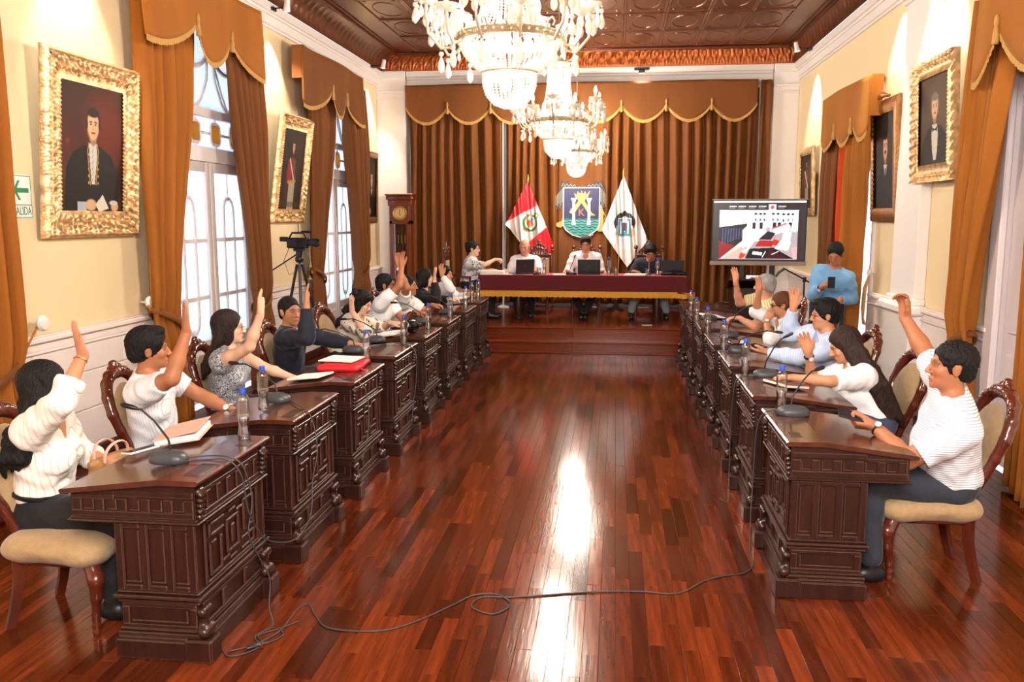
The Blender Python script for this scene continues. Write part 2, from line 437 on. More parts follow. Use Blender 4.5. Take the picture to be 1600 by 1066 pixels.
rows = [cove_ring(k/NC) for k in range(NC+1)]
left = MB().grid(ny, NC+1, lambda u, v: (XL+.10+(FX0-XL-.10)*arc(v)[0]+emb(u*17, v), YF+u*((YB-.22+(FYB-YB+.22)*arc(v)[0])-YF), 4.25+(cz+.02-4.25)*arc(v)[1]))
left.build('cove', M_tin, ce, smooth=60)
right = MB().grid(ny, NC+1, lambda u, v: (XR-.10+(FX1-XR+.10)*arc(v)[0]-emb(u*17, v), YF+u*((YB-.22+(FYB-YB+.22)*arc(v)[0])-YF), 4.25+(cz+.02-4.25)*arc(v)[1]))
right.build('cove', M_tin, ce, smooth=60)
def backcove(u, v):
    x0 = XL+.10+(FX0-XL-.10)*arc(v)[0]; x1 = XR-.10+(FX1-XR+.10)*arc(v)[0]
    return (x0+(x1-x0)*u, YB-.22+(FYB-YB+.22)*arc(v)[0] - 2.2*abs(emb(u*6.5, v)), 4.25+(cz+.02-4.25)*arc(v)[1])
MB().grid(420, 17, backcove).build('cove', mat('bright_copper_cove', (150, 78, 36), .28, metal=.7, bump=.6, bscale=60, bdist=.01), ce, smooth=30)
rib = MB()
for (x, w) in ((FX0, .05), (FX0+.08, .02), (FX1, .05), (FX1-.08, .02)): rib.tube([(x, YF, cz+.01), (x, FYB, cz+.01)], w*.5, 6)
for (y, w) in ((FYB, .06), (FYB-.1, .02)): rib.tube([(FX0, y, cz+.01), (FX1, y, cz+.01)], w*.5, 6)
rib.build('ceiling_rib', M_tinrib, ce, smooth=60)
PXW, PYW = .55, 1.10
px0, px1 = FX0+.40, FX1-.38
pm_ = MB()
pm_.box(.01, PXW-.01, .01, PYW-.01, -.004, .012, .004)
fr = [(.0, .028), (.0, .028)]
for (a, b, c, d) in ((.0, PXW, .0, .035), (.0, PXW, PYW-.035, PYW), (.0, .035, .035, PYW-.035), (PXW-.035, PXW, .035, PYW-.035)): pm_.box(a, b, c, d, -.022, .01, .008)
for k in range(24):
    a0, a1 = 2*PI*k/24, 2*PI*(k+1)/24
    pm_.tube([(PXW/2+.17*math.cos(a), PYW/2+.36*math.sin(a), -.004) for a in (a0, a1)], .009, 4, cap=False)
for (x, y) in ((.09, .12), (PXW-.09, .12), (.09, PYW-.12), (PXW-.09, PYW-.12)): pm_.ball((x, y, -.002), (.03, .045, .012), 8, 4)
panel0 = pm_.build('ceiling_panel', M_tin, ce, smooth=40)
nx = int((px1-px0)/PXW); first = True
xs = (px1-px0)/nx
y = FYB-.32-PYW
while y > YF:
    for i in range(nx):
        o = panel0 if first else panel0.copy()
        if not first: COL.objects.link(o)
        o.scale.x = xs/PXW; o.location = (px0+i*xs, y, cz+.004); first = False
    y -= PYW

# ---- the platform with its two steps
pl = struct(MB().box(XL, XR, 11.86, YB, .0, .325).build('platform', M_stage, smooth=0))
st = MB().box(XL, XR, 11.62, 11.86, 0, .155).build('step', M_stage, pl, smooth=0)
x = XL; 
rp = None
for (yf, z0, z1) in ((11.60, .0, .165), (11.835, .165, .335)):
    x = XL
    while x < XR-.01:
        l = min(1.72, XR-x)
        MB().box(x+.002, x+l-.002, yf+.0, yf+.03, z0+.01, z1-.012, .004).build('riser_panel', M_stage, pl, smooth=0)
        x += l
    MB().box(XL, XR, yf-.02, yf+.27 if z0 == 0 else yf+.06, z1-.022, z1+.004, .008).build('step_nosing', M_stage, pl, smooth=0)
    MB().box(XL, XR, yf-.012, yf+.02, z0, z0+.03, .005).build('step_moulding', M_stage, pl, smooth=0)
sb = None
yy = 11.90; k = 0
prot = {}
while yy < YB-.01:
    x = XL - random.random()*1.2
    while x < XR:
        a, b = max(x, XL), min(x+1.3, XR); x += 1.3
        if b-a < .05: continue
        key = round(b-a, 2)
        if key not in prot:
            prot[key] = MB().box(0, key-.001, 0, .104, .322, .340, .001).build('platform_board', M_stage, smooth=0); o = prot[key]
        else: o = prot[key].copy(); COL.objects.link(o)
        o.parent = pl; o.location = (a, yy, 0)
    yy += .105

# ---- windows
M_wframe = mat('window_white_iron', (226, 214, 214), .45)
def glass_mat(name, rgb, scale, strength):
    m = bpy.data.materials.new(name); m.use_nodes = True; nt = m.node_tree; N = nt.nodes; L = nt.links
    for n in list(N): N.remove(n)
    out = N.new('ShaderNodeOutputMaterial'); mx = N.new('ShaderNodeMixShader'); tr = N.new('ShaderNodeBsdfTranslucent'); gl = N.new('ShaderNodeBsdfGlossy')
    tr.inputs[0].default_value = (*lin(rgb), 1); gl.inputs[0].default_value = (.9,.95,1,1); gl.inputs[1].default_value = .15
    tc = N.new('ShaderNodeTexCoord'); n = N.new('ShaderNodeTexVoronoi'); n.inputs['Scale'].default_value = scale; n.feature = 'SMOOTH_F1'
    L.new(tc.outputs['Object'], n.inputs[0]); bp = N.new('ShaderNodeBump'); bp.inputs['Strength'].default_value = strength; bp.inputs['Distance'].default_value = .02
    L.new(n.outputs['Distance'], bp.inputs['Height']); L.new(bp.outputs[0], tr.inputs['Normal']); L.new(bp.outputs[0], gl.inputs['Normal'])
    mx.inputs[0].default_value = .15; L.new(tr.outputs[0], mx.inputs[1]); L.new(gl.outputs[0], mx.inputs[2]); L.new(mx.outputs[0], out.inputs[0])
    return m
M_glass = glass_mat('rippled_frosted_glass', (232, 240, 250), 55, .8)
M_yglass = glass_mat('amber_pebbled_glass', (232, 176, 40), 80, .9)
M_oglass = glass_mat('brown_glass', (150, 96, 40), 80, .9)
def rrect(cx, cy, w, h, r, n=5):
    pts = []
    for (sx, sy, a0) in ((1,1,0), (-1,1,PI/2), (-1,-1,PI), (1,-1,3*PI/2)):
        for k in range(n+1):
            a = a0+PI/2*k/n; pts.append((cx+sx*(w/2-r)+r*math.cos(a), cy+sy*(h/2-r)+r*math.sin(a)))
    return pts
def big_window(name, y0, y1, zt):
    """metal French window in the left wall; local frame: u along the wall, drawn at x = XL-.12"""
    yc = (y0+y1)/2; W = y1-y0; x = XL-.10
    fr = struct(MB().box(x-.05, x+.05, y0+.006, y0+.06, 0, zt-.01).box(x-.05, x+.05, y1-.06, y1-.006, 0, zt-.01).box(x-.05, x+.05, y0+.06, y1-.06, zt-.06, zt-.01).box(x-.06, x+.06, y0+.06, y1-.06, 2.40, 2.54).box(x-.05, x+.05, y0+.06, y1-.06, 2.84, 2.92).build(name, M_wframe, smooth=0))
    def bar(pts, w=.016, nm='glazing_bar'):
        mb = MB(); mb.tube([(x, p[0], p[1]) for p in pts], w, 6, cap=True); return mb
    # transom band with four amber lights
    bars = MB()
    n = 4; ws = (W-.12)/n
    for i in range(n):
        cy = y0+.06+ws*(i+.5)
        bars.tube([(x, p[0], p[1]) for p in rrect(cy, 2.69, .20, .20, .05)+[rrect(cy, 2.69, .20, .20, .05)[0]]], .020, 6)
        bars.tube([(x, cy, 2.54), (x, cy, 2.59)], .017, 6); bars.tube([(x, cy, 2.79), (x, cy, 2.84)], .017, 6)
        bars.tube([(x, cy-ws/2, 2.69), (x, cy-.095, 2.69)], .015, 6); bars.tube([(x, cy+.095, 2.69), (x, cy+ws/2, 2.69)], .015, 6)
        pr = MB(); pr.prism(rrect(cy, 2.69, .18, .18, .045), -.014, .014, M=Matrix(((0,0,1,x),(1,0,0,0),(0,1,0,0),(0,0,0,1))))
        pr.build('amber_pane', M_yglass, fr, smooth=0)
    # head light: arcs above
    zb = 2.92; H = zt-.06-zb
    def arcpts(cy, cz_, ry, rz, a0, a1, n=14): return [(x, cy+ry*math.cos(a0+(a1-a0)*k/n), cz_+rz*math.sin(a0+(a1-a0)*k/n)) for k in range(n+1)]
    bars.tube(arcpts(yc-.18, zb+.62, .30, .22, 0, 2*PI, 24), .024, 6)
    bars.tube(arcpts(yc+.52, zb+.62, .30, .22, 0, 2*PI, 24), .024, 6)
    for s in (-1, 1):
        for c in (-.18, .52): bars.tube([(x, yc+c+s*.30, zb+.60), (x, yc+c+s*.26, zb+.30), (x, yc+c+s*.13, zb+.1), (x, yc+c, zb)], .020, 6)
        bars.tube([(x, yc+s*.17, zb+.62), (x, yc+s*.40, zb+.2), (x, yc+s*.55, zb)], .018, 6)
    bars.build('glazing_bars', M_wframe, fr, smooth=60)
    MB().box(x-.006, x+.006, y0+.05, y1-.05, 2.52, zt-.05).build('transom_pane', M_glass, fr, smooth=0)
    # two leaves
    for s in (-1, 1):
        a, b = sorted((yc+s*.001, yc+s*(W/2-.061)))
        lf = MB()
        for (p, q) in ((a, a+.09), (b-.09, b)): lf.box(x-.035, x+.035, p, q, .02, 2.40, .006)
        lf.box(x-.032, x+.032, a+.004, b-.004, .024, .62, .004); lf.box(x-.032, x+.032, a+.004, b-.004, 2.30, 2.396, .004)
        lf.box(x+.03, x+.05, a+.12, b-.12, .12, .52, .01)
        ww = b-a-.18; c = (a+b)/2
        for z in (1.05, 1.62): lf.box(x-.014, x+.014, a+.09, b-.09, z-.018, z+.018)
        pts = [(x, c-ww*.17, .85)] + [(x, c-ww*.17, 1.9)] + [(x, c+ww*.17*math.cos(PI-PI*k/8), 1.9+ww*.17*math.sin(PI*k/8)*1.3) for k in range(1,8)] + [(x, c+ww*.17, 1.9), (x, c+ww*.17, .85)] + [(x, c+ww*.17*math.cos(PI*k/8), .85-ww*.17*math.sin(PI*k/8)*1.3) for k in range(1,8)] + [(x, c-ww*.17, .85)]
        lf.tube(pts, .021, 6); lf.tube([(x, c, .62), (x, c, .75)], .013, 6); lf.tube([(x, c, 2.02), (x, c, 2.30)], .013, 6)
        lo = lf.build('window_leaf', M_wframe, fr, smooth=50)
        MB().box(x-.006, x+.006, a+.08, b-.08, .60, 2.32).build('pane', M_glass, lo, smooth=0)
    for (yy2) in (y1-.02, y0+.02):      # side strips with slim brown lights
        sp = MB(); sp.prism(rrect(yy2, 1.30, .06, .36, .028), -.01, .055, M=Matrix(((0,0,1,x),(1,0,0,0),(0,1,0,0),(0,0,0,1)))); sp.build('brown_pane', M_oglass, fr, smooth=0)
    rev = MB().box(XL-.34, XL+.03, y0-.06, y0+.004, 0, zt).box(XL-.34, XL+.03, y1-.004, y1+.06, 0, zt).box(XL-.34, XL+.03, y0-.06, y1+.06, zt-.004, zt+.06)
    rev.build('window_reveal', M_wframe, fr, smooth=0)
    return fr
big_window('window_1', *WL[0]); big_window('window_2', *WL[1])
# right side: the far door opening (behind curtains) and the near white door
d1 = struct(MB().box(XR-.03, XR+.34, 9.91, 9.975, 0, 3.36).box(XR-.03, XR+.34, 11.745, 11.81, 0, 3.36).box(XR-.03, XR+.34, 9.91, 11.81, 3.295, 3.36).build('door_1', M_wframe, smooth=0))
MB().box(XR+.10, XR+.115, 9.97, 11.75, 0, 3.3).build('door_glass', M_glass, d1, smooth=0)
d2 = MB()
d2.box(XR-.03, XR+.34, 6.745, 6.81, 0, 3.36).box(XR-.03, XR+.34, 5.29, 5.355, 0, 3.36).box(XR-.03, XR+.34, 5.29, 6.81, 3.3, 3.36)
d2.box(XR-.05, XR+.0, 6.70, 6.86, 0, 3.4, .01)
d2 = struct(d2.build('door_2', M_wframe, smooth=0))
lf = MB().box(XR+.05, XR+.10, 5.357, 6.743, 0, 3.28, .005)
for (a, b) in ((5.45, 6.0), (6.1, 6.65)):
    for (z0, z1) in ((.15, .85), (1.0, 2.1), (2.25, 3.15)): lf.box(XR+.035, XR+.06, a, b, z0, z1, .012)
lf.build('door_leaf', M_wframe, d2, smooth=0)
# ================================================================ CURTAINS AND VALANCES
def curtain(name, org, du, W, H, pleats, mat_, label, group=None, depth=.05, tie=None, normal=(0,1,0), anchor=0, seed=0, flare=1.0, nx=None):
    """hanging cloth. org: top corner; du: unit direction along the rail; W: width; H: drop.
    tie = (height share, width share, side) gathers it at a tie-back; side 0 pulls to u=0, 1 to u=1"""
    rnd = random.Random(seed); ph = [rnd.uniform(0, 6.28) for _ in range(6)]
    du = Vector(du); nn = Vector(normal)
    nx = nx or pleats*10+1
    def fn(u, v):
        z = v*H
        w = 1.0; off = 0
        if tie:
            th, tw, side = tie
            if v < th: t = (v/th); k = t*t*(3-2*t); k = k**1.15; w = 1-(1-tw)*k
            else: t = (v-th)/(1-th); w = tw+(flare-1+ (1-tw)*.22)*min(1, t*1.6)
            off = (1-w)*(1 if side else 0)
            sag = 0
        uu = off+u*w
        q_ = u*pleats*2*PI + ph[0] + 1.3*math.sin(u*7+ph[1]) + .9*math.sin(v*3+ph[2]+u*5); fold = 1.35*math.asin(.93*math.sin(q_))/1.2 + .35*math.sin(q_*2.15+ph[3]+v)*math.sin(v*2+ph[5]+u*3)
        amp = 1.35*depth*(.55+.45*min(1, v*4))*(0.7+.3*math.sin(u*9+ph[4]))
        if tie and abs(v-tie[0]) < .06: amp *= .45+.55*abs(v-tie[0])/.06
        p = Vector(org)+du*(uu*W)+nn*(fold*amp*(.6+.4*w))
        return (p.x, p.y, p.z-z - (.0 if not tie else .02*math.sin(u*PI)*0))
    mb = MB().grid(nx, 44, fn)
    o = mb.build(name, mat_, smooth=180)
    sol = o.modifiers.new('thickness', 'SOLIDIFY'); sol.thickness = .006
    tag(o, label, 'curtain', group)
    return o
def valance(name, org, du, W, scallops, drops, mat_, label, normal, top=.0, wave=.015, seed=0, tassels=True, side_return=.12, shear=0):
    """scalloped pelmet with a gold fringe; drops = (height at the points, height at the bellies)"""
    du = Vector(du); nn = Vector(normal); rnd = random.Random(seed); ph = [rnd.uniform(0,6.28) for _ in range(4)]
    edges = scallops if hasattr(scallops, '__len__') else [i/scallops for i in range(scallops+1)]
    def drop(u):
        for a, b in zip(edges, edges[1:]):
            if u <= b+1e-9:
                t = min(1, max(0, (u-a)/(b-a)))
                lo = drops[0]
                return lo+(drops[1]-lo)*math.sin(PI*t)**.75
        return drops[0]
    def base(u, h, k=0):
        p = Vector(org)+du*(u*W)+nn*(.012*math.sin(u*W*9+ph[0])*(h)+wave*math.sin(u*W*3.3+ph[1]+h*2)+k)
        return p
    def fn(u, v):
        h = v*drop(u); p = base(u, h); return (p.x, p.y, p.z-h)
    nx = int(W*26)+1
    r = empty(name, org, label=label, cat='valance')
    def bld(mb, nm, m, sm=60):
        o = mb.build(nm, m, smooth=sm); o.data.transform(Matrix.Translation(-Vector(org))); o.parent = r; return o
    pel = bld(MB().grid(nx, 14, fn), 'pelmet', mat_, 180); s = pel.modifiers.new('thickness', 'SOLIDIFY'); s.thickness = .02
    fr = MB()
    NF = int(W*70)
    def ff(u, v):
        h = drop(u); p = base(u, h, .014+.004*((int(u*NF) % 2)));  L = .075
        return (p.x, p.y, p.z-h+.03-v*L*(1+.06*((int(u*NF*1.7)) % 3)))
    bld(MB().grid(NF, 3, ff), 'fringe', M_fringe, 0)
    if tassels:
        for e in edges[1:-1]:
            p = base(e, drops[0], .03)
            t = MB().lathe([(.004,.06),(.016,.04),(.018,.0),(.012,-.02),(.02,-.05),(.024,-.13),(.02,-.135)], 8, c=(p.x, p.y, p.z-drops[0]))
            bld(t, 'tassel', M_fringe)
    # the return that turns back to the wall at each end
    for u in (0, 1):
        rt = MB().grid(4, 8, lambda a, v: tuple(base(u, v*drop(u))-nn*(a*side_return)-Vector((0,0,v*drops[0]))))
        bld(rt, 'pelmet_return', mat_, 180)
    return r
# ---- left wall
xl = -3.84
curtain('curtain', (xl, 6.74, 3.70), (0,1,0), .98, 3.68, 6, M_velvet, 'amber velvet curtain on the left side of the nearer tall window, tied back low', depth=.065, tie=(.74, .46, 0), normal=(1,0,0), seed=1)
curtain('curtain', (xl, 8.36, 3.70), (0,1,0), .80, 3.68, 6, M_velvetb, 'amber velvet curtain on the right side of the nearer tall window, tied back low', depth=.06, tie=(.76, .48, 1), normal=(1,0,0), seed=2)
valance('valance', (xl+.12, 6.62, 3.97), (0,1,0), 2.30, [-.30,.37,.70,1.28], (.40,.69), M_velvet, 'scalloped amber velvet valance with gold fringe over the nearer tall window', (1,0,0), seed=1, wave=.025)
curtain('curtain', (xl, 10.60, 3.75), (0,1,0), .95, 3.4, 6, M_velvetb, 'brown velvet curtain left of the farther tall window, behind the video camera', depth=.06, tie=(.78, .42, 0), normal=(1,0,0), seed=3)
curtain('curtain', (xl, 12.15, 3.75), (0,1,0), .88, 3.4, 6, M_velvetb, 'brown velvet curtain right of the farther tall window, beside the small far portrait', depth=.06, tie=(.80, .62, 1), normal=(1,0,0), seed=4)
valance('valance', (xl+.12, 10.16, 3.88), (0,1,0), 2.5, [-.25,.385,.655,1.25], (.38,.68), M_velvetb, 'scalloped dark brown velvet valance over the farther tall window on the left', (1,0,0), seed=3, wave=.025)
curtain('curtain', (xl, 3.95, 3.9), (0,1,0), 1.08, 3.85, 7, M_velvet, 'amber velvet curtain at the left edge of the picture, beside the exit sign', depth=.07, tie=(.80, .55, 1), normal=(1,0,0), seed=5)
# rope tie-backs and their white knobs
def tieback(c, w, lab, s=1, knob=None):
    r = empty('curtain_tieback', c, label=lab, cat='tieback')
    pts = []
    for k in range(17):
        a = 2*PI*k/16; pts.append((.088*math.cos(a), w*.44*math.sin(a), .10*math.sin(a)*s))
    MB().tube(pts, .012, 8, flat=2.4).build('band', M_velvetb, r, smooth=60)
    if knob:
        k = Vector(knob)-Vector(c)
        MB().tube([(0, s*w/2, .10), tuple(k)], .008, 6).build('cord', M_velvet, r, smooth=60)
        MB().lathe([(.01,-.05),(.012,0),(.045,.01),(.055,.03),(.045,.05),(.01,.056)], 16, M=T(*k)@RY(PI/2)).build('knob', M_white, r, smooth=50)
    return r
tieback((xl, 6.95, .98), .50, 'amber tie-back band with round white knob left of the nearer tall window', -1, (-3.93, 6.80, 1.14))
tieback((xl, 8.97, .92), .42, 'amber tie-back band round the right curtain of the nearer tall window', 1)
tieback((xl, 10.80, 1.1), .44, 'tie-back band on the left curtain of the farther tall window', -1)
tieback((xl, 12.76, 1.03), .58, 'tie-back band on the right curtain of the farther tall window', 1)
tieback((xl, 4.76, .82), .66, 'amber tie-back band with round white knob at the left edge of the picture', 1, (-3.93, 5.42, 1.13))
# ---- right wall
xr = 2.70
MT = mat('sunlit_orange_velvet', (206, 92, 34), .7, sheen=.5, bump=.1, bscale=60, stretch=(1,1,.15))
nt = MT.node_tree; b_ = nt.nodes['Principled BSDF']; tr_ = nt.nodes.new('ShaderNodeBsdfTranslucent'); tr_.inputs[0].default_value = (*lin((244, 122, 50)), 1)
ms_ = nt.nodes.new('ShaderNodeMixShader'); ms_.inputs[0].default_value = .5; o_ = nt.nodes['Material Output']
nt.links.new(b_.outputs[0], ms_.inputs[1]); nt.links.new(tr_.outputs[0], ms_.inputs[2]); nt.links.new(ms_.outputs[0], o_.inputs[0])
curtain('curtain', (xr, 11.84, 3.2), (0,-1,0), .74, 3.12, 5, M_velvetb, 'brown velvet curtain on the far side of the right-hand doorway', depth=.05, normal=(-1,0,0), seed=7)
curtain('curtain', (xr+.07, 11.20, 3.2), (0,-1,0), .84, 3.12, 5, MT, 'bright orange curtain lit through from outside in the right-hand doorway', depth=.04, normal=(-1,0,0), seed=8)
curtain('curtain', (xr, 10.50, 3.2), (0,-1,0), .56, 3.12, 5, M_velvet, 'amber velvet curtain on the near side of the right-hand doorway', depth=.05, normal=(-1,0,0), seed=9)
valance('valance', (xr-.10, 11.60, 3.32), (0,-1,0), 2.08, [-.05,.38,.69,1.08], (.42,.62), M_velvet, 'scalloped amber velvet valance over the right-hand doorway behind the man in blue', (-1,0,0), seed=5)
curtain('curtain', (xr, 7.22, 3.45), (0,-1,0), .84, 3.4, 5, M_velvet, 'amber velvet curtain tied back beside the portrait with the bow tie', depth=.065, tie=(.755, .50, 0), normal=(-1,0,0), seed=10, flare=1.0)
curtain('curtain', (xr, 6.06, 3.45), (0,-1,0), 1.0, 3.43, 6, M_velvet, 'amber velvet curtain at the right edge of the picture behind the front man', depth=.065, normal=(-1,0,0), seed=11)
valance('valance', (xr-.12, 6.78, 3.92), (0,-1,0), 2.3, [-.12,.195,.52,.85,1.2], (.78,1.11), M_velvet, 'scalloped amber velvet valance with gold fringe at the upper right corner', (-1,0,0), seed=6, wave=.03)
tieback((xr, 7.02, .88), .44, 'gathered amber tie-back band beside the right wall above the front man', -1)
# ---- back wall: two long curtains, a plain centre panel and the wide valance
yb = 14.40
curtain('curtain', (-3.46, yb, 3.9), (1,0,0), 1.57, 3.48, 9, M_velvetb, 'long brown velvet curtain on the back wall beside the tall clock', depth=.058, normal=(0,-1,0), seed=20)
curtain('curtain', (-1.82, yb, 3.9), (1,0,0), .90, 3.48, 6, M_velvetb, 'brown velvet curtain on the back wall behind the red and white flag', depth=.065, normal=(0,-1,0), seed=21)
curtain('curtain', (-.16, yb, 3.9), (1,0,0), 2.40, 3.48, 14, M_velvetb, 'wide brown velvet curtain on the back wall between white flag and screen', depth=.058, normal=(0,-1,0), seed=22)
o = MB().grid(60, 30, lambda u, v: (-.94+u*.80, yb+.01-.01*math.sin(u*9+v*2)-.006*math.sin(u*31), 3.9-v*3.48)).build('curtain', M_velvetb, smooth=180)
tag(o, 'flat brown velvet panel hanging behind the painted coat of arms', 'curtain')
o.modifiers.new('thickness', 'SOLIDIFY').thickness = .01
valance('valance', (-3.47, yb-.18, 4.0), (1,0,0), 5.66, [i/8 for i in range(9)], (.34,.60), M_velvetb, 'long scalloped brown velvet valance with gold fringe across the back wall', (0,-1,0), seed=20, wave=.025)
curtain('curtain', (2.26, yb-.10, 4.0), (1,0,0), .17, 3.6, 2, M_velvetb, 'narrow brown curtain end beside the white pilaster right of the screen', depth=.035, normal=(0,-1,0), seed=23, nx=30)
# ================================================================ SMOOTH SURFACES FROM BLENDED SOLIDS (bodies, clothes, carving)
class Field:
    """prims: (kind, params, blend, op, colour); evaluated only near each primitive"""
    def __init__(s): s.p = []
    def cap(s, a, b, ra, rb=None, k=.02, op='u', flat=None):
        s.p.append(('cap', (np.array(a, float), np.array(b, float), float(ra), float(rb if rb is not None else ra), flat), k, op)); return s
    def chain(s, pts, rs, k=.01):
        for i in range(len(pts)-1): s.cap(pts[i], pts[i+1], rs[i], rs[i+1], k)
        return s
    def ell(s, c, r, fr=None, k=.02, op='u'):
        """fr: 3x3, rows are the ellipsoid's own axes"""
        s.p.append(('ell', (np.array(c, float), np.array(r, float), np.eye(3) if fr is None else np.array(fr, float)), k, op)); return s
    def plane(s, p, n, box, k=.0):
        """keeps the side n points away from, within a box (lo, hi) only"""
        s.p.append(('pl', (np.array(p, float), np.array(n, float)/np.linalg.norm(n), np.array(box[0], float), np.array(box[1], float)), k, 's')); return s
    def bounds(s):
        lo = np.full(3, 1e9); hi = np.full(3, -1e9)
        for kind, q, k, op in s.p:
            if op != 'u': continue
            if kind == 'cap':
                r = max(q[2], q[3]); a = np.minimum(q[0], q[1])-r; b = np.maximum(q[0], q[1])+r
            else: r = max(q[1]); a = q[0]-r; b = q[0]+r
            lo = np.minimum(lo, a); hi = np.maximum(hi, b)
        return lo, hi
    def mesh(s, h, lo=None, hi=None, disp=None):
        if lo is None: lo, hi = s.bounds()
        lo = np.array(lo)-2.5*h; hi = np.array(hi)+2.5*h
        n = np.ceil((hi-lo)/h).astype(int)+1
        V = np.full(n, .06, np.float32)
        ax = [lo[i]+h*np.arange(n[i]) for i in range(3)]
        for kind, q, k, op in s.p:
            m = max(.02, k)+2*h
            if kind == 'cap':
                r = max(q[2], q[3]); a = np.minimum(q[0], q[1])-r-m; b = np.maximum(q[0], q[1])+r+m
            elif kind == 'ell': r = max(q[1]); a = q[0]-r-m; b = q[0]+r+m
            else: a, b = q[2], q[3]
            i0 = np.clip(np.floor((a-lo)/h).astype(int), 0, n); i1 = np.clip(np.ceil((b-lo)/h).astype(int)+1, 0, n)
            if np.any(i1 <= i0): continue
            X = ax[0][i0[0]:i1[0]][:, None, None]; Y = ax[1][i0[1]:i1[1]][None, :, None]; Z = ax[2][i0[2]:i1[2]][None, None, :]
            if kind == 'cap':
                A, B, ra, rb, flat = q; d = B-A; L2 = max(float(d@d), 1e-12)
                px, py, pz = X-A[0], Y-A[1], Z-A[2]
                t = np.clip((px*d[0]+py*d[1]+pz*d[2])/L2, 0, 1)
                qx, qy, qz = px-t*d[0], py-t*d[1], pz-t*d[2]
                if flat is not None:     # flat: (direction, factor) thins the capsule along one direction
                    f, s_ = flat; w = (qx*f[0]+qy*f[1]+qz*f[2])*(1/s_-1)
                    qx, qy, qz = qx+w*f[0], qy+w*f[1], qz+w*f[2]
                D = np.sqrt(qx*qx+qy*qy+qz*qz)-(ra+(rb-ra)*t)
                if flat is not None: D = D*(flat[1] if flat[1] > .5 else .6)
            elif kind == 'ell':
                c, r, fr = q; px, py, pz = X-c[0], Y-c[1], Z-c[2]
                u = [(px*fr[i][0]+py*fr[i][1]+pz*fr[i][2])/r[i] for i in range(3)]
                k0 = np.sqrt(u[0]**2+u[1]**2+u[2]**2); k1 = np.sqrt((u[0]/r[0])**2+(u[1]/r[1])**2+(u[2]/r[2])**2)
                D = k0*(k0-1)/np.maximum(k1, 1e-6)
            else:
                p, nn = q[0], q[1]; D = -((X-p[0])*nn[0]+(Y-p[1])*nn[1]+(Z-p[2])*nn[2])+np.zeros(tuple(i1-i0))
            sl = tuple(slice(i0[i], i1[i]) for i in range(3)); W = V[sl]
            if op == 'u':
                if k > 0:
                    hh = np.maximum(k-np.abs(W-D), 0)/k; V[sl] = np.minimum(W, D)-hh*hh*k*.25
                else: V[sl] = np.minimum(W, D)
            else:
                D2 = -D
                if k > 0:
                    hh = np.maximum(k-np.abs(W-D2), 0)/k; V[sl] = np.maximum(W, D2)+hh*hh*k*.25
                else: V[sl] = np.maximum(W, D2)
        if disp is not None: V += disp(ax[0][:, None, None], ax[1][None, :, None], ax[2][None, None, :]).astype(np.float32)
        return surface_nets(V, lo, h)
def surface_nets(V, lo, h):
    S = V < 0
    c = [S[i:S.shape[0]-1+i, j:S.shape[1]-1+j, k:S.shape[2]-1+k] for i in (0,1) for j in (0,1) for k in (0,1)]
    tot = sum(x.astype(np.int8) for x in c)
    act = (tot > 0) & (tot < 8)
    I = np.argwhere(act)
    if len(I) == 0: return np.zeros((0,3)), np.zeros((0,4), int)
    idx = np.full(act.shape, -1, np.int64); idx[act] = np.arange(len(I))
    val = {}
    for i in (0,1):
        for j in (0,1):
            for k in (0,1): val[(i,j,k)] = V[I[:,0]+i, I[:,1]+j, I[:,2]+k]
    acc = np.zeros((len(I), 3)); cnt = np.zeros(len(I))
    E = []
    for a in val:
        for d in range(3):
            if a[d] == 0:
                b = list(a); b[d] = 1; E.append((a, tuple(b), d))
    for a, b, d in E:
        va, vb = val[a], val[b]; m = (va < 0) != (vb < 0)
        t = np.where(m, va/np.where(m, va-vb, 1), 0)
        p = np.array(a, float)[None, :].repeat(len(I), 0); p[:, d] += t
        acc += p*m[:, None]; cnt += m
    P = lo+h*(I+acc/cnt[:, None])
    F = []
    for d in range(3):
        u, v = (d+1) % 3, (d+2) % 3
        sl0 = [slice(None)]*3; sl1 = [slice(None)]*3; sl0[d] = slice(0, -1); sl1[d] = slice(1, None)
        A, B = S[tuple(sl0)], S[tuple(sl1)]
        ch = A != B
        # edges on interior in u,v
        lim = [slice(None)]*3; lim[u] = slice(1, -1); lim[v] = slice(1, -1)
        sub = np.argwhere(ch[tuple(lim)])
        if len(sub) == 0: continue
        sub[:, u] += 1; sub[:, v] += 1
        q = []
        for (du, dv) in ((-1,-1), (0,-1), (0,0), (-1,0)):
            g = sub.copy(); g[:, u] += du; g[:, v] += dv; q.append(idx[g[:,0], g[:,1], g[:,2]])
        q = np.stack(q, 1); flip = ~A[sub[:,0], sub[:,1], sub[:,2]]
        q[flip] = q[flip][:, ::-1]; F.append(q)
    F = np.concatenate(F); F = F[(F >= 0).all(1)]
    # light smoothing
    for _ in range(2):
        acc = np.zeros_like(P); n = np.zeros(len(P))
        for a, b in ((0,1),(1,2),(2,3),(3,0)):
            np.add.at(acc, F[:, a], P[F[:, b]]); np.add.at(n, F[:, a], 1)
            np.add.at(acc, F[:, b], P[F[:, a]]); np.add.at(n, F[:, b], 1)
        w = n > 0; P[w] = P[w]*.5+.5*acc[w]/n[w][:, None]
    return P, F
def sdf_obj(name, field, h, m, parent=None, org=(0,0,0), colfn=None, disp=None, parts=None):
    V, F = field.mesh(h, disp=disp)
    cols = colfn(V) if colfn else None
    return raw_mesh(name, V-np.array(org, float), F, m, parent, cols)

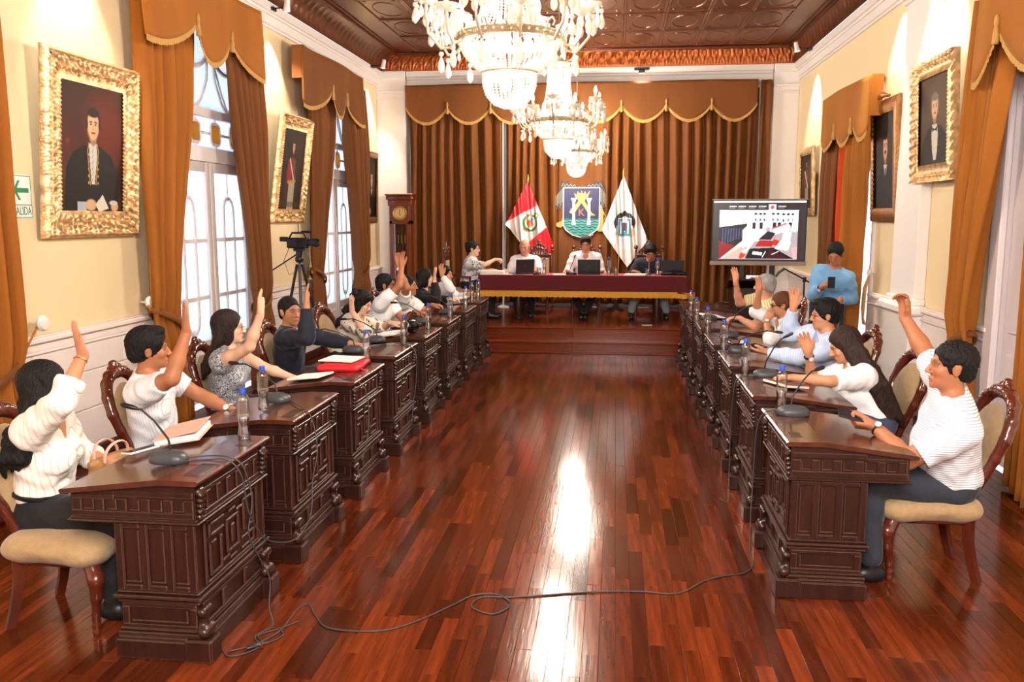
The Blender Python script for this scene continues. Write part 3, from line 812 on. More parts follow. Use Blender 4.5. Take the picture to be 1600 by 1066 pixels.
# ---------------------------------------------------------------- people
def unit(v): v = np.array(v, float); return v/max(np.linalg.norm(v), 1e-9)
def smooth01(x): x = np.clip(x, 0, 1); return x*x*(3-2*x)
SKINS = {'fair': (226, 178, 150), 'tan': (192, 134, 100), 'brown': (168, 108, 76), 'ruddy': (206, 146, 116)}
M_skin = mat('skin', (200,150,120), .48, attr=True, bump=.05, bscale=300, spec=.4)
bs = M_skin.node_tree.nodes['Principled BSDF']; bs.inputs['Subsurface Weight'].default_value = .0; bs.inputs['Subsurface Radius'].default_value = (.02, .008, .004)
M_eye = mat('eye', (255,255,255), .15, attr=True)
HAIRM = {}
def hair_mat(n, rgb, st=(1,1,.25)):
    if n not in HAIRM: HAIRM[n] = mat('hair_'+n, rgb, .62, bump=1.0, bscale=90, stretch=st, var=.35, vscale=40, spec=.3, bdist=.012)
    return HAIRM[n]
def cloth(n, rgb, **kw): return mat('cloth_'+n, rgb, kw.pop('rough', .85), bump=kw.pop('bump', .6), bscale=kw.pop('bscale', 10), detail=3, bdist=.02, sheen=kw.pop('sheen', .15), **kw)
def rotz(v, a): c, s_ = math.cos(a), math.sin(a); return np.array([c*v[0]-s_*v[1], s_*v[0]+c*v[1], v[2]])

def solve_arm(S, W, hint, L1, L2):
    S, W, hint = map(lambda q: np.array(q, float), (S, W, hint)); d = W-S; D = np.linalg.norm(d)
    if D > (L1+L2)*.985: k = D/((L1+L2)*.985); L1 *= k; L2 *= k
    D = max(D, 1e-4); a = (L1*L1-L2*L2+D*D)/(2*D); hgt = math.sqrt(max(L1*L1-a*a, 1e-6)); u = d/D
    w = hint-S; w = w-u*(w@u)
    if np.linalg.norm(w) < 1e-4: w = np.array([0,0,-1.0])-u*(-u[2])
    return S+u*a+unit(w)*hgt
def hand(f, W, fdir, palm, side, pose='open', sc=1.0):
    """W wrist, fdir towards the fingertips, palm = direction the palm faces, side = +1 when the thumb lies towards cross(fdir, palm)"""
    fd = unit(fdir); pn = np.array(palm, float); pn = unit(pn-fd*(pn@fd)); t = np.cross(fd, pn)*side   # towards the thumb
    W = np.array(W, float); q = lambda a, b, c: W+sc*(fd*a+t*b+pn*c)
    f.cap(q(-.01,0,0), q(.03,.006,0), .024*sc, .024*sc, .015, flat=(pn, .72))
    for (o, r) in ((.028,.0135), (.010,.0145), (-.010,.014), (-.026,.012)): f.cap(q(.022,o*.7,0), q(.082,o,.0), .016*sc, r*.92*sc, .012)
    curl = {'open': (.08,.12,.1), 'relax': (.35,.55,.4), 'hold': (.75,.85,.6), 'flat': (.02,.05,.05), 'cup': (.25,.4,.35)}[pose]
    spread = {'open': .09, 'relax': .03, 'hold': .0, 'flat': .03, 'cup': .05}[pose]
    L = (.074, .082, .076, .060)
    for i, o in enumerate((.030, .0105, -.0105, -.030)):
        a0 = spread*(1.5-i); p = q(.082, o, 0); an = 0; pts = [p]; lens = (L[i]*.45, L[i]*.31, L[i]*.24)
        for j in range(3):
            an += curl[j]*(1+.12*i)
            dv = (fd*math.cos(a0)+t*math.sin(a0))*math.cos(an)+pn*math.sin(an)
            p = p+sc*lens[j]*dv; pts.append(p)
        f.chain(pts, [.0105*sc, .0098*sc, .0088*sc, .0075*sc], .004)
    ta = {'open': .75, 'relax': .5, 'hold': .35, 'flat': .7, 'cup': .6}[pose]; tc = {'open': .15, 'relax': .5, 'hold': .9, 'flat': .1, 'cup': .5}[pose]
    p0 = q(.012,.016,.006); p1 = p0+sc*.042*unit(fd*math.cos(ta)+t*math.sin(ta)+pn*tc*.6); p2 = p1+sc*.032*unit(fd*math.cos(ta*.5)+t*math.sin(ta*.5)+pn*tc*.6); p3 = p2+sc*.025*unit(fd+t*.1+pn*tc*.5)
    f.chain([p0,p1,p2,p3], [.017*sc,.0135*sc,.0115*sc,.009*sc], .008)

def person(sp):
    """sp: dictionary of world positions; every person is one continuous body mesh plus clothes, hair and small things"""
    g = sp.get; hd = np.array(sp['head'], float); pel = np.array(sp['pelvis'], float); fem = g('female', False); near = g('near', 0)
    yaw, pit, roll = g('face', 0), g('pitch', 0), g('roll', 0)
    hs = g('hs', 1.0)*(1.0 if not fem else .96)
    F0 = np.array([math.cos(yaw), math.sin(yaw), 0]); L0 = np.array([-math.sin(yaw), math.cos(yaw), 0]); U0 = np.array([0,0,1.])
    Fh = F0*math.cos(pit)+U0*math.sin(pit); Uh = -F0*math.sin(pit)+U0*math.cos(pit)
    Lh = L0*math.cos(roll)+Uh*math.sin(roll); Uh = -L0*math.sin(roll)+Uh*math.cos(roll)
    FRh = np.array([Lh, Fh, Uh])
    H = lambda x, y, z: hd+hs*(Lh*x+Fh*y+Uh*z)
    ty = g('torso', yaw); Ft = np.array([math.cos(ty), math.sin(ty), 0]); Lt = np.array([-math.sin(ty), math.cos(ty), 0])
    neck = np.array(g('neck', hd-Uh*.13*hs-F0*.025+np.array([0,0,-.03])), float)
    up = unit(neck-pel); Fc = unit(Ft-up*(Ft@up)); Lc = np.cross(up, Fc); FRt = np.array([Lc, Fc, up])
    tl = np.linalg.norm(neck-pel); B = lambda x, y, t: pel+Lc*x+Fc*y+up*(tl*t)
    wd = g('width', 1.0)*(.9 if fem else 1.0); belly = g('belly', 0)
    sw = .166*wd
    SH = {1: B(sw, -.005, .87), -1: B(-sw, -.005, .87)}     # +1 left, -1 right
    for s_ in (1, -1):
        lift = g('liftL' if s_ == 1 else 'liftR', 0); SH[s_] = SH[s_]+up*lift*.06-Lc*s_*lift*.02
    arms = {}
    for key, s_ in (('L', 1), ('R', -1)):
        a = sp[key]; Wp = np.array(a['w'], float); L1, L2 = (.285, .255) if not fem else (.265, .235)
        E = solve_arm(SH[s_], Wp, a['e'], L1, L2); arms[s_] = (SH[s_], E, Wp, a)
    legs = g('legs'); HP = {s_: pel+Lc*s_*.09-up*.0+np.array([0,0,-.02]) for s_ in (1,-1)}
    # ---------------- trunk solids, radius grown by e for clothes
    def trunk(f, e, lower=True, upper=True):
        if upper:
            f.ell(B(0, .0, .68), (.148*wd+e, .102+e, .17+e), FRt, .05)
            f.ell(B(0, .012+belly*.35, .36), (.135*wd+e+belly*.5, .098+e+belly, .17+e), FRt, .07)
            f.cap(SH[1]*.8+SH[-1]*.2, SH[-1]*.8+SH[1]*.2, .062+e, None, .06)
            for s_ in (1, -1):
                f.cap(neck-up*.01, SH[s_]+up*.0, .046+e*.6, .05+e, .05)
                f.ell(SH[s_]-Lc*s_*.012, (.056+e*.7,)*3, None, .04)
                if fem: f.ell(B(s_*.072*wd, .088, .62), (.058+e, .052+e, .058+e), FRt, .035)
                else: f.ell(B(s_*.075*wd, .065, .70), (.075+e, .045+e, .06+e), FRt, .04)
        if lower:
            f.ell(pel+up*.02, ((.168 if fem else .155)*wd+e, .118+e+belly*.4, .12+e), FRt, .05)
    def arm(f, s_, e, t0, t1, sleeve=False, k=.02):
        S, E, Wp, a = arms[s_]; r = (.052, .041, .026) if not fem else (.045, .035, .023)
        if g('stout'): r = tuple(x*1.12 for x in r)
        def rad(t): return (r[0]+(r[1]-r[0])*t if t <= 1 else r[1]+(r[2]-r[1])*(t-1))
        def pt(t): return S+(E-S)*t if t <= 1 else E+(Wp-E)*(t-1)
        ts = sorted({t0, *[x for x in (.35, .75, 1.0, 1.35) if t0 < x < t1], t1})
        for a0, a1 in zip(ts, ts[1:]):
            bul0 = .006 if abs(a0-.35) < .01 or abs(a0-1.35) < .01 else 0; bul1 = .006 if abs(a1-.35) < .01 or abs(a1-1.35) < .01 else 0
            f.cap(pt(a0), pt(a1), rad(a0)+e+bul0, rad(a1)+e+bul1, k)
        return pt, rad
    def leg(f, s_, e, t1=2.0, k=.03):
        if not legs: return
        kn, an = np.array(legs[0 if s_ == 1 else 1][0], float), np.array(legs[0 if s_ == 1 else 1][1], float); hp = HP[s_]
        q = lambda t: hp+(kn-hp)*t if t <= 1 else kn+(an-kn)*(t-1)
        rr = (.088, .076, .058, .056, .040) if not fem else (.086, .074, .054, .05, .036)
        ts = [0, .5, 1.0, 1.3, t1]
        for i in range(4):
            if ts[i] < t1: f.cap(q(ts[i]), q(min(ts[i+1], t1)), rr[i]+e, rr[i+1]+e, k)
    # ---------------- the body (head, neck, trunk, arms, hands, legs) in one surface
    f = Field()
    trunk(f, 0)
    f.cap(neck-up*.06, H(0, -.012, -.055), .056 if not fem else .048, .052 if not fem else .045, .03)
    def headf(f):
        f.ell(H(0,-.018,.035), (.073*hs,.092*hs,.083*hs), FRh, .02)
        f.ell(H(0,.022,-.022), (.060*hs,.064*hs,.082*hs), FRh, .025)
        f.ell(H(0,.045,-.070), (.042*hs,.036*hs,.034*hs), FRh, .02)
        f.ell(H(0,.070,-.092), (.020*hs,.016*hs,.015*hs), FRh, .015)
        for s_ in (1,-1):
            f.ell(H(s_*.036,.058,-.022), (.022*hs,.02*hs,.024*hs), FRh, .015)
            f.ell(H(s_*.073,-.006,-.004), (.009*hs,.02*hs,.032*hs), FRh, .006)
            f.ell(H(s_*.079,-.010,.010), (.006*hs,.018*hs,.016*hs), FRh, .005)
            f.cap(H(s_*.012,.083,.022), H(s_*.044,.070,.024), .0085*hs, .008*hs, .01)
        for s_ in (1,-1): f.ell(H(s_*.031,.092,.003), (.0155*hs,.012*hs,.011*hs), FRh, .008, 's')
        f.cap(H(0,.082,.014), H(0,.104,-.027), .0075*hs, .011*hs, .008)
        for s_ in (1,-1): f.ell(H(s_*.012,.094,-.031), (.008*hs,.009*hs,.007*hs), FRh, .005)
        for s_ in (1,-1): f.ell(H(s_*.0055,.107,-.040), (.0032,.005,.003), FRh, .003, 's')
        f.cap(H(-.017,.081,-.058), H(.017,.081,-.058), .0065*hs, None, .006); f.ell(H(0,.087,-.057), (.014*hs,.006*hs,.005*hs), FRh, .004)
        f.cap(H(-.014,.081,-.067), H(.014,.081,-.067), .0068*hs, None, .006)
        f.cap(H(-.02,.091,-.0625), H(.02,.091,-.0625), .0022, None, .002, 's')
        for s_ in (1,-1): f.cap(H(s_*.015,.0815,.006), H(s_*.046,.074,.005), .0042*hs, .004*hs, .004)   # upper lids
    headf(f)
    for s_ in (1, -1):
        arm(f, s_, 0, 0, 2.0); S, E, Wp, a = arms[s_]
        hand(f, Wp, a['f'], a['p'], a.get('side', 1), a.get('pose', 'relax'), hs*g('handsc', 1.0))
    if legs:
        for s_ in (1, -1): leg(f, s_, 0)
    org = np.array([pel[0], pel[1], g('floor', 0.0)])
    r = empty('person', tuple(org), label=sp['label'], cat='person')
    hc = {2: .0042, 1: .0062, 0: .010}[near]; hb = {2: .011, 1: .013, 0: .016}[near]
    skin = np.array(lin(SKINS[g('skin', 'tan')])); hcol = np.array(lin(g('haircol', (24, 18, 16))))
    def colfn(V):
        q = (V-hd)@FRh.T/hs; C = np.tile(skin, (len(V), 1))
        x, y, z = np.abs(q[:,0]), q[:,1], q[:,2]
        def mix(m, c): m = np.clip(m, 0, 1)[:, None]; C[:] = C*(1-m)+np.array(c)*m
        fr_ = y > .06
        mix(.35*np.exp(-((x-.04)/.018)**2-((z+.03)/.02)**2)*fr_, skin*np.array([1.05,.62,.55]))
        mix(.9*np.exp(-(x/.024)**6-((z+.063)/.0105)**4)*(y > .072), lin(g('lips', (176, 84, 78) if fem else (160, 92, 80))))
        mix(.9*np.exp(-((x-.030)/.018)**6-((z-(.027+.05*np.maximum(0,.03-x)-.12*np.maximum(0,x-.034)))/.0042)**2)*(y > .05), hcol*.8)
        mix(.55*np.exp(-((x-.031)/.018)**6-((z-.009)/.004)**2)*(y > .062), (.02,.012,.01))
        if g('stubble'): mix(.3*smooth01((-.045-z)/.02)*(y > .02)*smooth01((z+.13)/.02), (.12,.09,.08))
        if g('moustache'): mix(.8*np.exp(-(x/.028)**4-((z+.048)/.007)**2)*(y > .07), hcol)
        if g('scalp'): pass
        return C
    # three grids over the same field: head and hands fine, the rest coarse
    lo, hi = f.bounds(); Vs, Fs, n = [], [], 0
    boxes = [(H(0,0,-.01)-np.array([.135]*3)*hs, H(0,0,-.01)+np.array([.135]*3)*hs)]
    for s_ in (1,-1):
        if g('arm_hidden', 0) == s_: continue
        Wp, a = arms[s_][2], arms[s_][3]; c = Wp+unit(a['f'])*.085; boxes.append((c-.115, c+.115))
    Vb, Fb = f.mesh(hb)
    # trim the coarse mesh where fine grids stand (kept a little overlapping)
    inb = np.zeros(len(Vb), bool)
    for (a, b) in boxes: inb |= ((Vb > a+hb*1.2) & (Vb < b-hb*1.2)).all(1)
    Fb = Fb[~inb[Fb].all(1)]; Vs.append(Vb); Fs.append(Fb); n = len(Vb)
    for (a, b) in boxes:
        V_, F_ = f.mesh(hc, a+2.5*hc, b-2.5*hc)
        if len(V_): Vs.append(V_); Fs.append(F_+n); n += len(V_)
    V_, F_ = np.concatenate(Vs), np.concatenate(Fs)
    used = np.zeros(len(V_), bool); used[F_.ravel()] = True; mp_ = np.cumsum(used)-1; V_ = V_[used]; F_ = mp_[F_]
    raw_mesh('body', V_-org, F_, M_skin, r, colfn(V_))
    # ---------------- eyes
    for s_ in (1, -1):
        e = MB(); c = H(s_*.030, .0685, .0025); R3 = Matrix(((Lh[0],Fh[0],Uh[0],c[0]-org[0]),(Lh[1],Fh[1],Uh[1],c[1]-org[1]),(Lh[2],Fh[2],Uh[2],c[2]-org[2]),(0,0,0,1)))
        e.ball((0,0,0), .0113*hs, 14, 12, M=R3@RX(-PI/2))
        for i, v in enumerate(e.v):
            lv = R3.inverted()@Vector(v); rr = math.hypot(lv.x, lv.z+.002); e.c[i] = lin((205,196,190)) if rr > .0058*hs or lv.y < 0 else lin((40,24,16))
        e.build('eye', M_eye, r, smooth=180, colors=True)
    # ---------------- hair
    hm = hair_mat(*g('hair', ('black', (20, 16, 15)))); style = g('style', 'short'); hf = Field()
    th = {'short': .010, 'cropped': .005, 'bald': .003, 'thick': .017}.get(style, .014)
    hf.ell(H(0,-.020,.040), ((.075+th)*hs, (.092+th)*hs, (.082+th)*hs), FRh, .01)
    if style in ('short', 'cropped', 'thick'):
        hf.ell(H(0,-.055,-.02), ((.058+th)*hs, (.048+th)*hs, .06*hs), FRh, .02)
        for s_ in (1,-1): hf.ell(H(s_*.066, .012, -.002), ((.006+th*.5)*hs, .016*hs, .03*hs), FRh, .01)
        if style == 'thick' or g('quiff'): hf.ell(H(0,.045,.105), (.058*hs,.04*hs,.026*hs), FRh, .02)
    if style == 'bald':
        hf = Field(); hf.ell(H(0,-.05,-.008), (.070*hs,.055*hs,.055*hs), FRh, .02)
        for s_ in (1,-1): hf.ell(H(s_*.068, -.01, .02), (.012*hs,.045*hs,.035*hs), FRh, .01)
    if style in ('long', 'curly', 'wavy'):
        hf.ell(H(0,-.06,-.04), (.078*hs,.055*hs,.11*hs), FRh, .03)
        for s_ in (1,-1): hf.ell(H(s_*.072,-.01,-.035), (.02*hs,.045*hs,.085*hs), FRh, .02)
        bk = unit(pel-neck)
        base = H(0,-.075,-.08); Lh_ = g('hairlen', .28); top = neck+up*.02-Fc*.085
        for x in np.linspace(-.075, .075, 6):
            wob = .012*math.sin(x*90)
            p1 = base+Lh*x*.95; p2 = neck+Lc*x*1.25-Fc*(.098+.012*math.cos(x*40))-up*.05; p3 = p2-up*(Lh_-.1+wob*2)-Fc*(.045)+Lc*wob
            p3[2] = min(p3[2], p2[2]-.02); hf.chain([H(x*.7,-.06,.0), p1, p2, (p2+p3)/2+Lc*wob, p3], [.03, .030, .028, .026, .010], .02)
        if g('sidelock'):
            s_ = g('sidelock')
            for q_, w_ in ((0, 0), (.035, .02), (-.035, .035)):
                hf.chain([H(s_*.07,-.03+q_,.0), H(s_*.09,-.04+q_,-.07), neck+Lc*s_*(.115+w_*.3)+Fc*(q_-.03)-up*.01, neck+Lc*s_*(.15+w_*.2)+Fc*(q_-.06)-up*.13, neck+Lc*s_*.135+Fc*(q_-.085)-up*(Lh_-.02+w_), neck+Lc*s_*.12+Fc*(q_-.08)-up*(Lh_+.05+w_)], [.024,.032,.034,.030,.022,.008], .018)
        if g('frontlock'):
            s_ = g('frontlock'); hf.chain([H(s_*.07,.03,.03), H(s_*.088,.035,-.05), neck+Lc*s_*.09+Fc*.05-up*.03, neck+Lc*s_*.10+Fc*.10-up*.16], [.02,.028,.026,.010], .02)
    if style == 'curly':
        rr = random.Random(5)
        for k in range(46):
            a = rr.uniform(0, 2*PI); z = rr.uniform(-.16, .10); ra = .088+.025*(z < 0)
            x_, y_ = ra*math.cos(a), ra*math.sin(a)-.03
            if y_ > .035 and z < .06: continue
            hf.ell(H(x_, y_, z), (.028*hs,)*3, None, .008)
    if style == 'bun':
        hf.ell(H(0,-.06,-.01), (.066*hs,.05*hs,.06*hs), FRh, .02); hf.ell(H(0,-.095,.075) if g('highbun') else H(0,-.115,-.01), (.035*hs,.032*hs,.034*hs), FRh, .008)
    # cut the face free
    fx, fz = (.056, .080); fo = g('fringe_h', 0)
    hf.ell(H(0,.098,-.028+fo), (fx*hs*1.08, .082*hs, (fz+.012)*hs), FRh, .012, 's')
    hf.ell(H(0,.075,-.075), (.066*hs, .075*hs, .055*hs), FRh, .012, 's')
    if style in ('short', 'cropped', 'thick', 'bald', 'bun'):
        for s_ in (1,-1): hf.ell(H(s_*.082,-.002,-.012), (.022*hs,.021*hs,.03*hs), FRh, .006, 's')
        hf.ell(H(0,.0,-.10), (.09*hs,.10*hs,.052*hs), FRh, .01, 's')
    hdp = {2: .0045, 1: .0065, 0: .010}[near]
    amp = g('hairamp', .0032 if style in ('short','thick','curly') else .0022)
    def hdisp(X, Y, Z): return amp*(np.sin(X*210+Y*90+4*np.sin(Z*40))*np.sin(Y*190-X*60+3*np.sin(Z*35+1)))+.5*amp*np.sin(X*420+Z*80)*np.sin(Y*380)
    sdf_obj('hair', hf, hdp, hm, r, org, disp=hdisp)
    # ---------------- shirt / blouse / jacket
    tp = sp['top']; e = tp.get('e', .012); sf = Field(); trunk(sf, e, lower=not tp.get('tucked'))
    if tp.get('tucked'): sf.ell(pel+up*.06, (.150*wd+e, .108+e+belly*.5, .09+e), FRt, .05)
    sl = tp.get('sleeve', .62)    # share of the arm: 1 elbow, 2 wrist
    sln = {1: tp.get('sleeveL', sl), -1: tp.get('sleeveR', sl)}
    for s_ in (1, -1):
        sl = sln[s_]
        if sl <= 0: continue
        loose = .007 if sl < 1.2 else .004
        pt, rad = arm(sf, s_, e+loose, 0, sl, k=.03)
        S, E, Wp, a = arms[s_]; d = unit(E-S) if sl <= 1 else unit(Wp-E); c = pt(sl)
        bb = .10; mid = c+d*.055
        sf.plane(c, d, (mid-bb*.9, mid+bb*.9)) if False else sf.p.append(('disc', (c, d), 0, 's'))
    if tp.get('collar', True):
        for k in range(14):
            a0, a1 = 2*PI*k/14, 2*PI*(k+1)/14
            if tp.get('vneck') and (k in (3,)): continue
            rr_ = .063 if not fem else .057
            q0, q1 = [neck+Lc*rr_*math.cos(a)+Fc*(rr_*math.sin(a)+.006)+up*(.012-.022*max(0, math.sin(a))) for a in (a0, a1)]
            sf.cap(q0, q1, .013, None, .008)
    # neckline: cut the cloth round the neck and below the chin
    nl = tp.get('neck', .05)
    fixed = [p for p in sf.p if p[0] != 'disc']; discs = [p for p in sf.p if p[0] == 'disc']; sf.p = fixed
    sf.cap(neck-up*.00-Fc*.0, neck+up*.16, .050 if not fem else .044, .06, .006, 's')
    if tp.get('vneck'): sf.cap(neck+Fc*.09-up*.0, neck+Fc*.125-up*tp['vneck'], .045, .008, .006, 's')
    if tp.get('scoop'): sf.ell(neck+Fc*.05, (.085,.09,.055), FRt, .008, 's')
    hsf = {2: .0085, 1: .011, 0: .014}[near]
    def sdisp(X, Y, Z):
        a = tp.get('fold', .0035)
        return a*(np.sin(X*38+Z*26+2.2*np.sin(Y*17))*np.sin(Y*33-Z*30+1.7*np.sin(X*21)))+.4*a*np.sin(X*80-Z*70)*np.sin(Y*74+Z*40)
    V, Fq = sf.mesh(hsf, disp=sdisp)
    # clean hems: drop cloth past the cuff planes and snap the rim onto them
    for (_, (c, d), _, _) in discs:
        q = V-c; ax_ = q@d; ra = np.linalg.norm(q-ax_[:,None]*d, axis=1); m = (ax_ > 0) & (ax_ < .13) & (ra < .085)
        V[m] -= (ax_[m][:, None]*d)
    hem = tp.get('hem')
    if hem is not None:
        c = pel+up*hem; q = V-c; ax_ = q@up; m = ax_ < 0; V[m] -= ax_[m][:, None]*up
    raw_mesh(tp.get('name', 'shirt'), V-org, Fq, tp['mat'], r)
    # ---------------- trousers or skirt, shoes
    if legs:
        bt = sp['bottom']; lf = Field(); e = .011
        lf.ell(pel+np.array([0,0,.0]), ((.168 if fem else .156)*wd+e, .12+e+belly*.3, .10+e), FRt, .05)
        for s_ in (1, -1): leg(lf, s_, e+bt.get('e', .004), bt.get('len', 1.93))
        if bt.get('skirt'): 
            k0, k1 = [np.array(legs[i][0], float) for i in (0,1)]; lf.cap(pel, (k0+k1)/2, .15, .115, .05)
        V, Fq = lf.mesh(.012 if near else .017, disp=lambda X, Y, Z: .003*np.sin(X*45+Z*20)*np.sin(Y*40-Z*35))
        raw_mesh(bt.get('name', 'trousers'), V-org, Fq, bt['mat'], r)
        for i, s_ in enumerate((1, -1)):
            an = np.array(legs[i][1], float); sd = unit(legs[i][2] if len(legs[i]) > 2 else Ft); lz = g('floor', 0.0)
            hf = Field(); sd = np.array([sd[0], sd[1], 0]); sr = np.array([-sd[1], sd[0], 0])
            b0 = np.array([an[0], an[1], lz+.045]); hf.cap(b0-sd*.03, b0+sd*.13-np.array([0,0,.012]), .042, .034, .02); hf.cap(b0, an+np.array([0,0,.0]), .040, .042, .02)
            V, Fq = hf.mesh(.009 if near else .013); V[:,2] = np.maximum(V[:,2], lz+.004); raw_mesh('shoe', V-org, Fq, sp.get('shoe', M_black), r)
    # ---------------- small things worn
    if g('belt'):
        mb = MB(); pts = [pel+up*.085+Lc*(.150*wd+.016)*math.cos(a)+Fc*(.112+.016+belly*.5)*math.sin(a)-org for a in np.linspace(0, 2*PI, 33)]
        mb.tube(pts, .014, 6, cap=False, flat=1.0); mb.build('belt', g('belt'), r, smooth=60)
    if g('glasses'):
        mb = MB(); gc = lambda x, y, z: tuple(H(x, y, z)-org)
        for s_ in (1,-1):
            mb.tube([gc(s_*(.031+.021*math.cos(a)), .091-.004*abs(math.cos(a)), .002+.0165*math.sin(a)) for a in np.linspace(0, 2*PI, 15)], .0018*g('gthick', 1), 5)
            mb.tube([gc(s_*.052,.086,.006), gc(s_*.079,.06,.006), gc(s_*.083,-.01,.008)], .0018*g('gthick', 1), 5)
        mb.tube([gc(-.010,.093,.004), gc(0,.1,.006), gc(.010,.093,.004)], .002, 5)
        mb.build('glasses', g('glasses'), r, smooth=60)
    for s_ in (1, -1):
        w = arms[s_][3].get('watch')
        if w:
            S, E, Wp, a = arms[s_]; d = unit(Wp-E); c = Wp-d*.028-org; u = unit(np.cross(d, [0,0,1.])); v = np.cross(d, u); rr = .031 if not fem else .027
            mb = MB(); mb.tube([tuple(c+u*rr*math.cos(t)+v*rr*math.sin(t)) for t in np.linspace(0, 2*PI, 19)], .0075 if w != 'bracelet' else .003, 6)
            mb.build('watch_strap' if w != 'bracelet' else 'bracelet', {'metal': M_silver, 'leather': M_black, 'bracelet': M_brass, 'black': M_black}[w], r, smooth=60)
            if w != 'bracelet':
                out = unit(a.get('face_out', (0,-1,.3))); out = unit(out-d*(out@d)); q = c+out*(rr+.002); q2 = c+out*(rr+.012)
                MB().tube([tuple(q), tuple(q2)], .018, 16).build('watch_case', M_silver, r, smooth=40)
                MB().tube([tuple(q2), tuple(q2+out*.001)], .0155, 16).build('watch_dial', M_paper, r, smooth=40)
    return r
# ================================================================ PEOPLE
c_blouse = stripes(cloth('ivory_blouse', (240, 234, 226)), 0, 38, (186, 176, 170), .08)
c_pin = stripes(cloth('white_pinstripe', (238, 238, 242)), 0, 75, (204, 210, 226), .25)
c_dia = stripes(cloth('white_fine_stripe', (236, 236, 240)), 2, 80, (150, 160, 185), .28)
c_white = cloth('white', (244, 240, 242)); c_white2 = cloth('soft_white', (238, 234, 230))
c_lblue = stripes(cloth('pale_blue', (200, 214, 240)), 0, 90, (176, 196, 232), .4)
c_blue = cloth('sky_blue', (112, 160, 204)); c_navy = cloth('navy_suit', (28, 32, 48)); c_black = cloth('black', (22, 20, 22))
c_yel = stripes(cloth('pale_yellow', (232, 218, 160)), 0, 40, (150, 140, 120), .18)
c_geo = patterned(cloth('black_white_print', (200,200,205)), [(60,62,70), (190,192,200), (70,72,82), (205,205,210)], 75, [.42, .5, .58])
c_flor = patterned(cloth('floral_print', (225,215,195)), [(70,80,60), (226,214,192), (230,222,205), (150,70,70), (110,120,95)], 14, [.36, .5, .60, .64])
c_leaf = patterned(cloth('leaf_print', (225,222,220)), [(110,108,112), (232,228,226), (224,220,220), (120,118,124)], 30, [.40, .5, .60])
c_dark = cloth('charcoal_trousers', (44, 48, 58)); c_jean = cloth('blue_jeans', (58, 72, 98)); c_gry = cloth('light_grey_trousers', (140, 146, 158)); c_blk = cloth('black_trousers', (20, 20, 24))
A = lambda w, e, f, p, pose='relax', **k: dict(w=w, e=e, f=f, p=p, pose=pose, **k)
Zf = (0,0,1)
def seatlegs(px, py, dx, fl=0.0, wide=.10, kz=.50):
    """thighs forward along dx, feet under the desk; returns (left, right) for someone facing dx"""
    l = -1 if dx < 0 else 1
    return [((px+dx*.42, py+l*wide, fl+kz), (px+dx*.40, py+l*wide, fl+.10), (dx,0,0)), ((px+dx*.42, py-l*wide, fl+kz), (px+dx*.38, py-l*wide, fl+.10), (dx,0,0))]
# ---- left row, near to far (all face the middle aisle)
PEOPLE = []
PEOPLE.append(dict(label='woman in ivory pinstripe blouse and black trousers raising right hand at nearest left desk', near=2, female=True,
  head=(-2.57,3.56,1.085), pelvis=(-2.66,3.60,.53), face=R(52), torso=R(12), pitch=R(2), skin='tan', style='long', hairlen=.16, sidelock=-1, hair=('black', (14,12,13)), haircol=(14,12,13), liftR=.9,
  R=A((-2.33,3.49,1.25), (-2.36,3.30,1.0), (0,-.42,.9), (.75,.6,.25), 'open', watch='bracelet'), L=A((-2.40,3.78,.66), (-2.66,3.86,.70), (1,.1,-.2), (0,-.3,-1)),
  legs=seatlegs(-2.66,3.60,1,wide=.09), top=dict(mat=c_blouse, sleeve=1.45, name='blouse', tucked=True, vneck=.10, fold=.005, e=.016), bottom=dict(mat=c_blk), belt=M_black))
PEOPLE.append(dict(label='man in white short-sleeved shirt with metal watch, second from the front on the left', near=2,
  head=(-2.57,4.45,1.12), pelvis=(-2.67,4.60,.53), face=R(28), torso=R(15), skin='brown', style='thick', hair=('black', (16,14,14)), liftR=.9, width=1.05, belly=.015,
  R=A((-2.27,4.30,1.24), (-2.33,4.20,.98), (0,-.05,1), (.8,.55,0), 'flat'), L=A((-2.20,4.66,.73), (-2.42,4.86,.72), (1,-.1,-.15), (0,-.2,-1), watch='metal', face_out=(0,-1,.6)),
  legs=seatlegs(-2.67,4.60,1), top=dict(mat=c_pin, sleeve=.72), bottom=dict(mat=c_jean)))
PEOPLE.append(dict(label='woman with glasses in sleeveless grey printed top, long dark hair, raising right hand', near=2, female=True,
  head=(-2.57,5.45,1.115), pelvis=(-2.67,5.56,.53), face=R(22), torso=R(10), skin='fair', style='long', hairlen=.24, hair=('darkbrown', (36,24,22)), haircol=(30,22,20), liftR=.6, glasses=M_black,
  R=A((-2.26,5.25,1.235), (-2.28,5.24,.96), (0,-.08,1), (.9,.2,.2), 'open'), L=A((-2.22,5.66,.74), (-2.45,5.80,.74), (1,0,-.1), (0,-.2,-1)),
  legs=seatlegs(-2.67,5.56,1,wide=.09), top=dict(mat=c_geo, sleeve=0, name='sleeveless_top', collar=False, scoop=True, e=.010), bottom=dict(mat=c_blk)))
PEOPLE.append(dict(label='man in dark navy suit jacket raising right hand, fourth from the front on the left', near=1,
  head=(-2.60,6.62,1.095), pelvis=(-2.68,6.72,.53), face=R(-34), torso=R(8), skin='tan', style='cropped', hair=('black', (22,20,20)), liftR=.7,
  R=A((-2.37,6.38,1.18), (-2.27,6.30,.94), (.02,.05,1), (.85,.3,0), 'open'), L=A((-2.17,6.88,.80), (-2.45,6.98,.82), (1,-.1,-.05), (0,0,-1), 'flat'),
  legs=seatlegs(-2.68,6.72,1), top=dict(mat=c_navy, sleeve=1.88, name='suit_jacket', vneck=.14, e=.015), bottom=dict(mat=c_navy)))
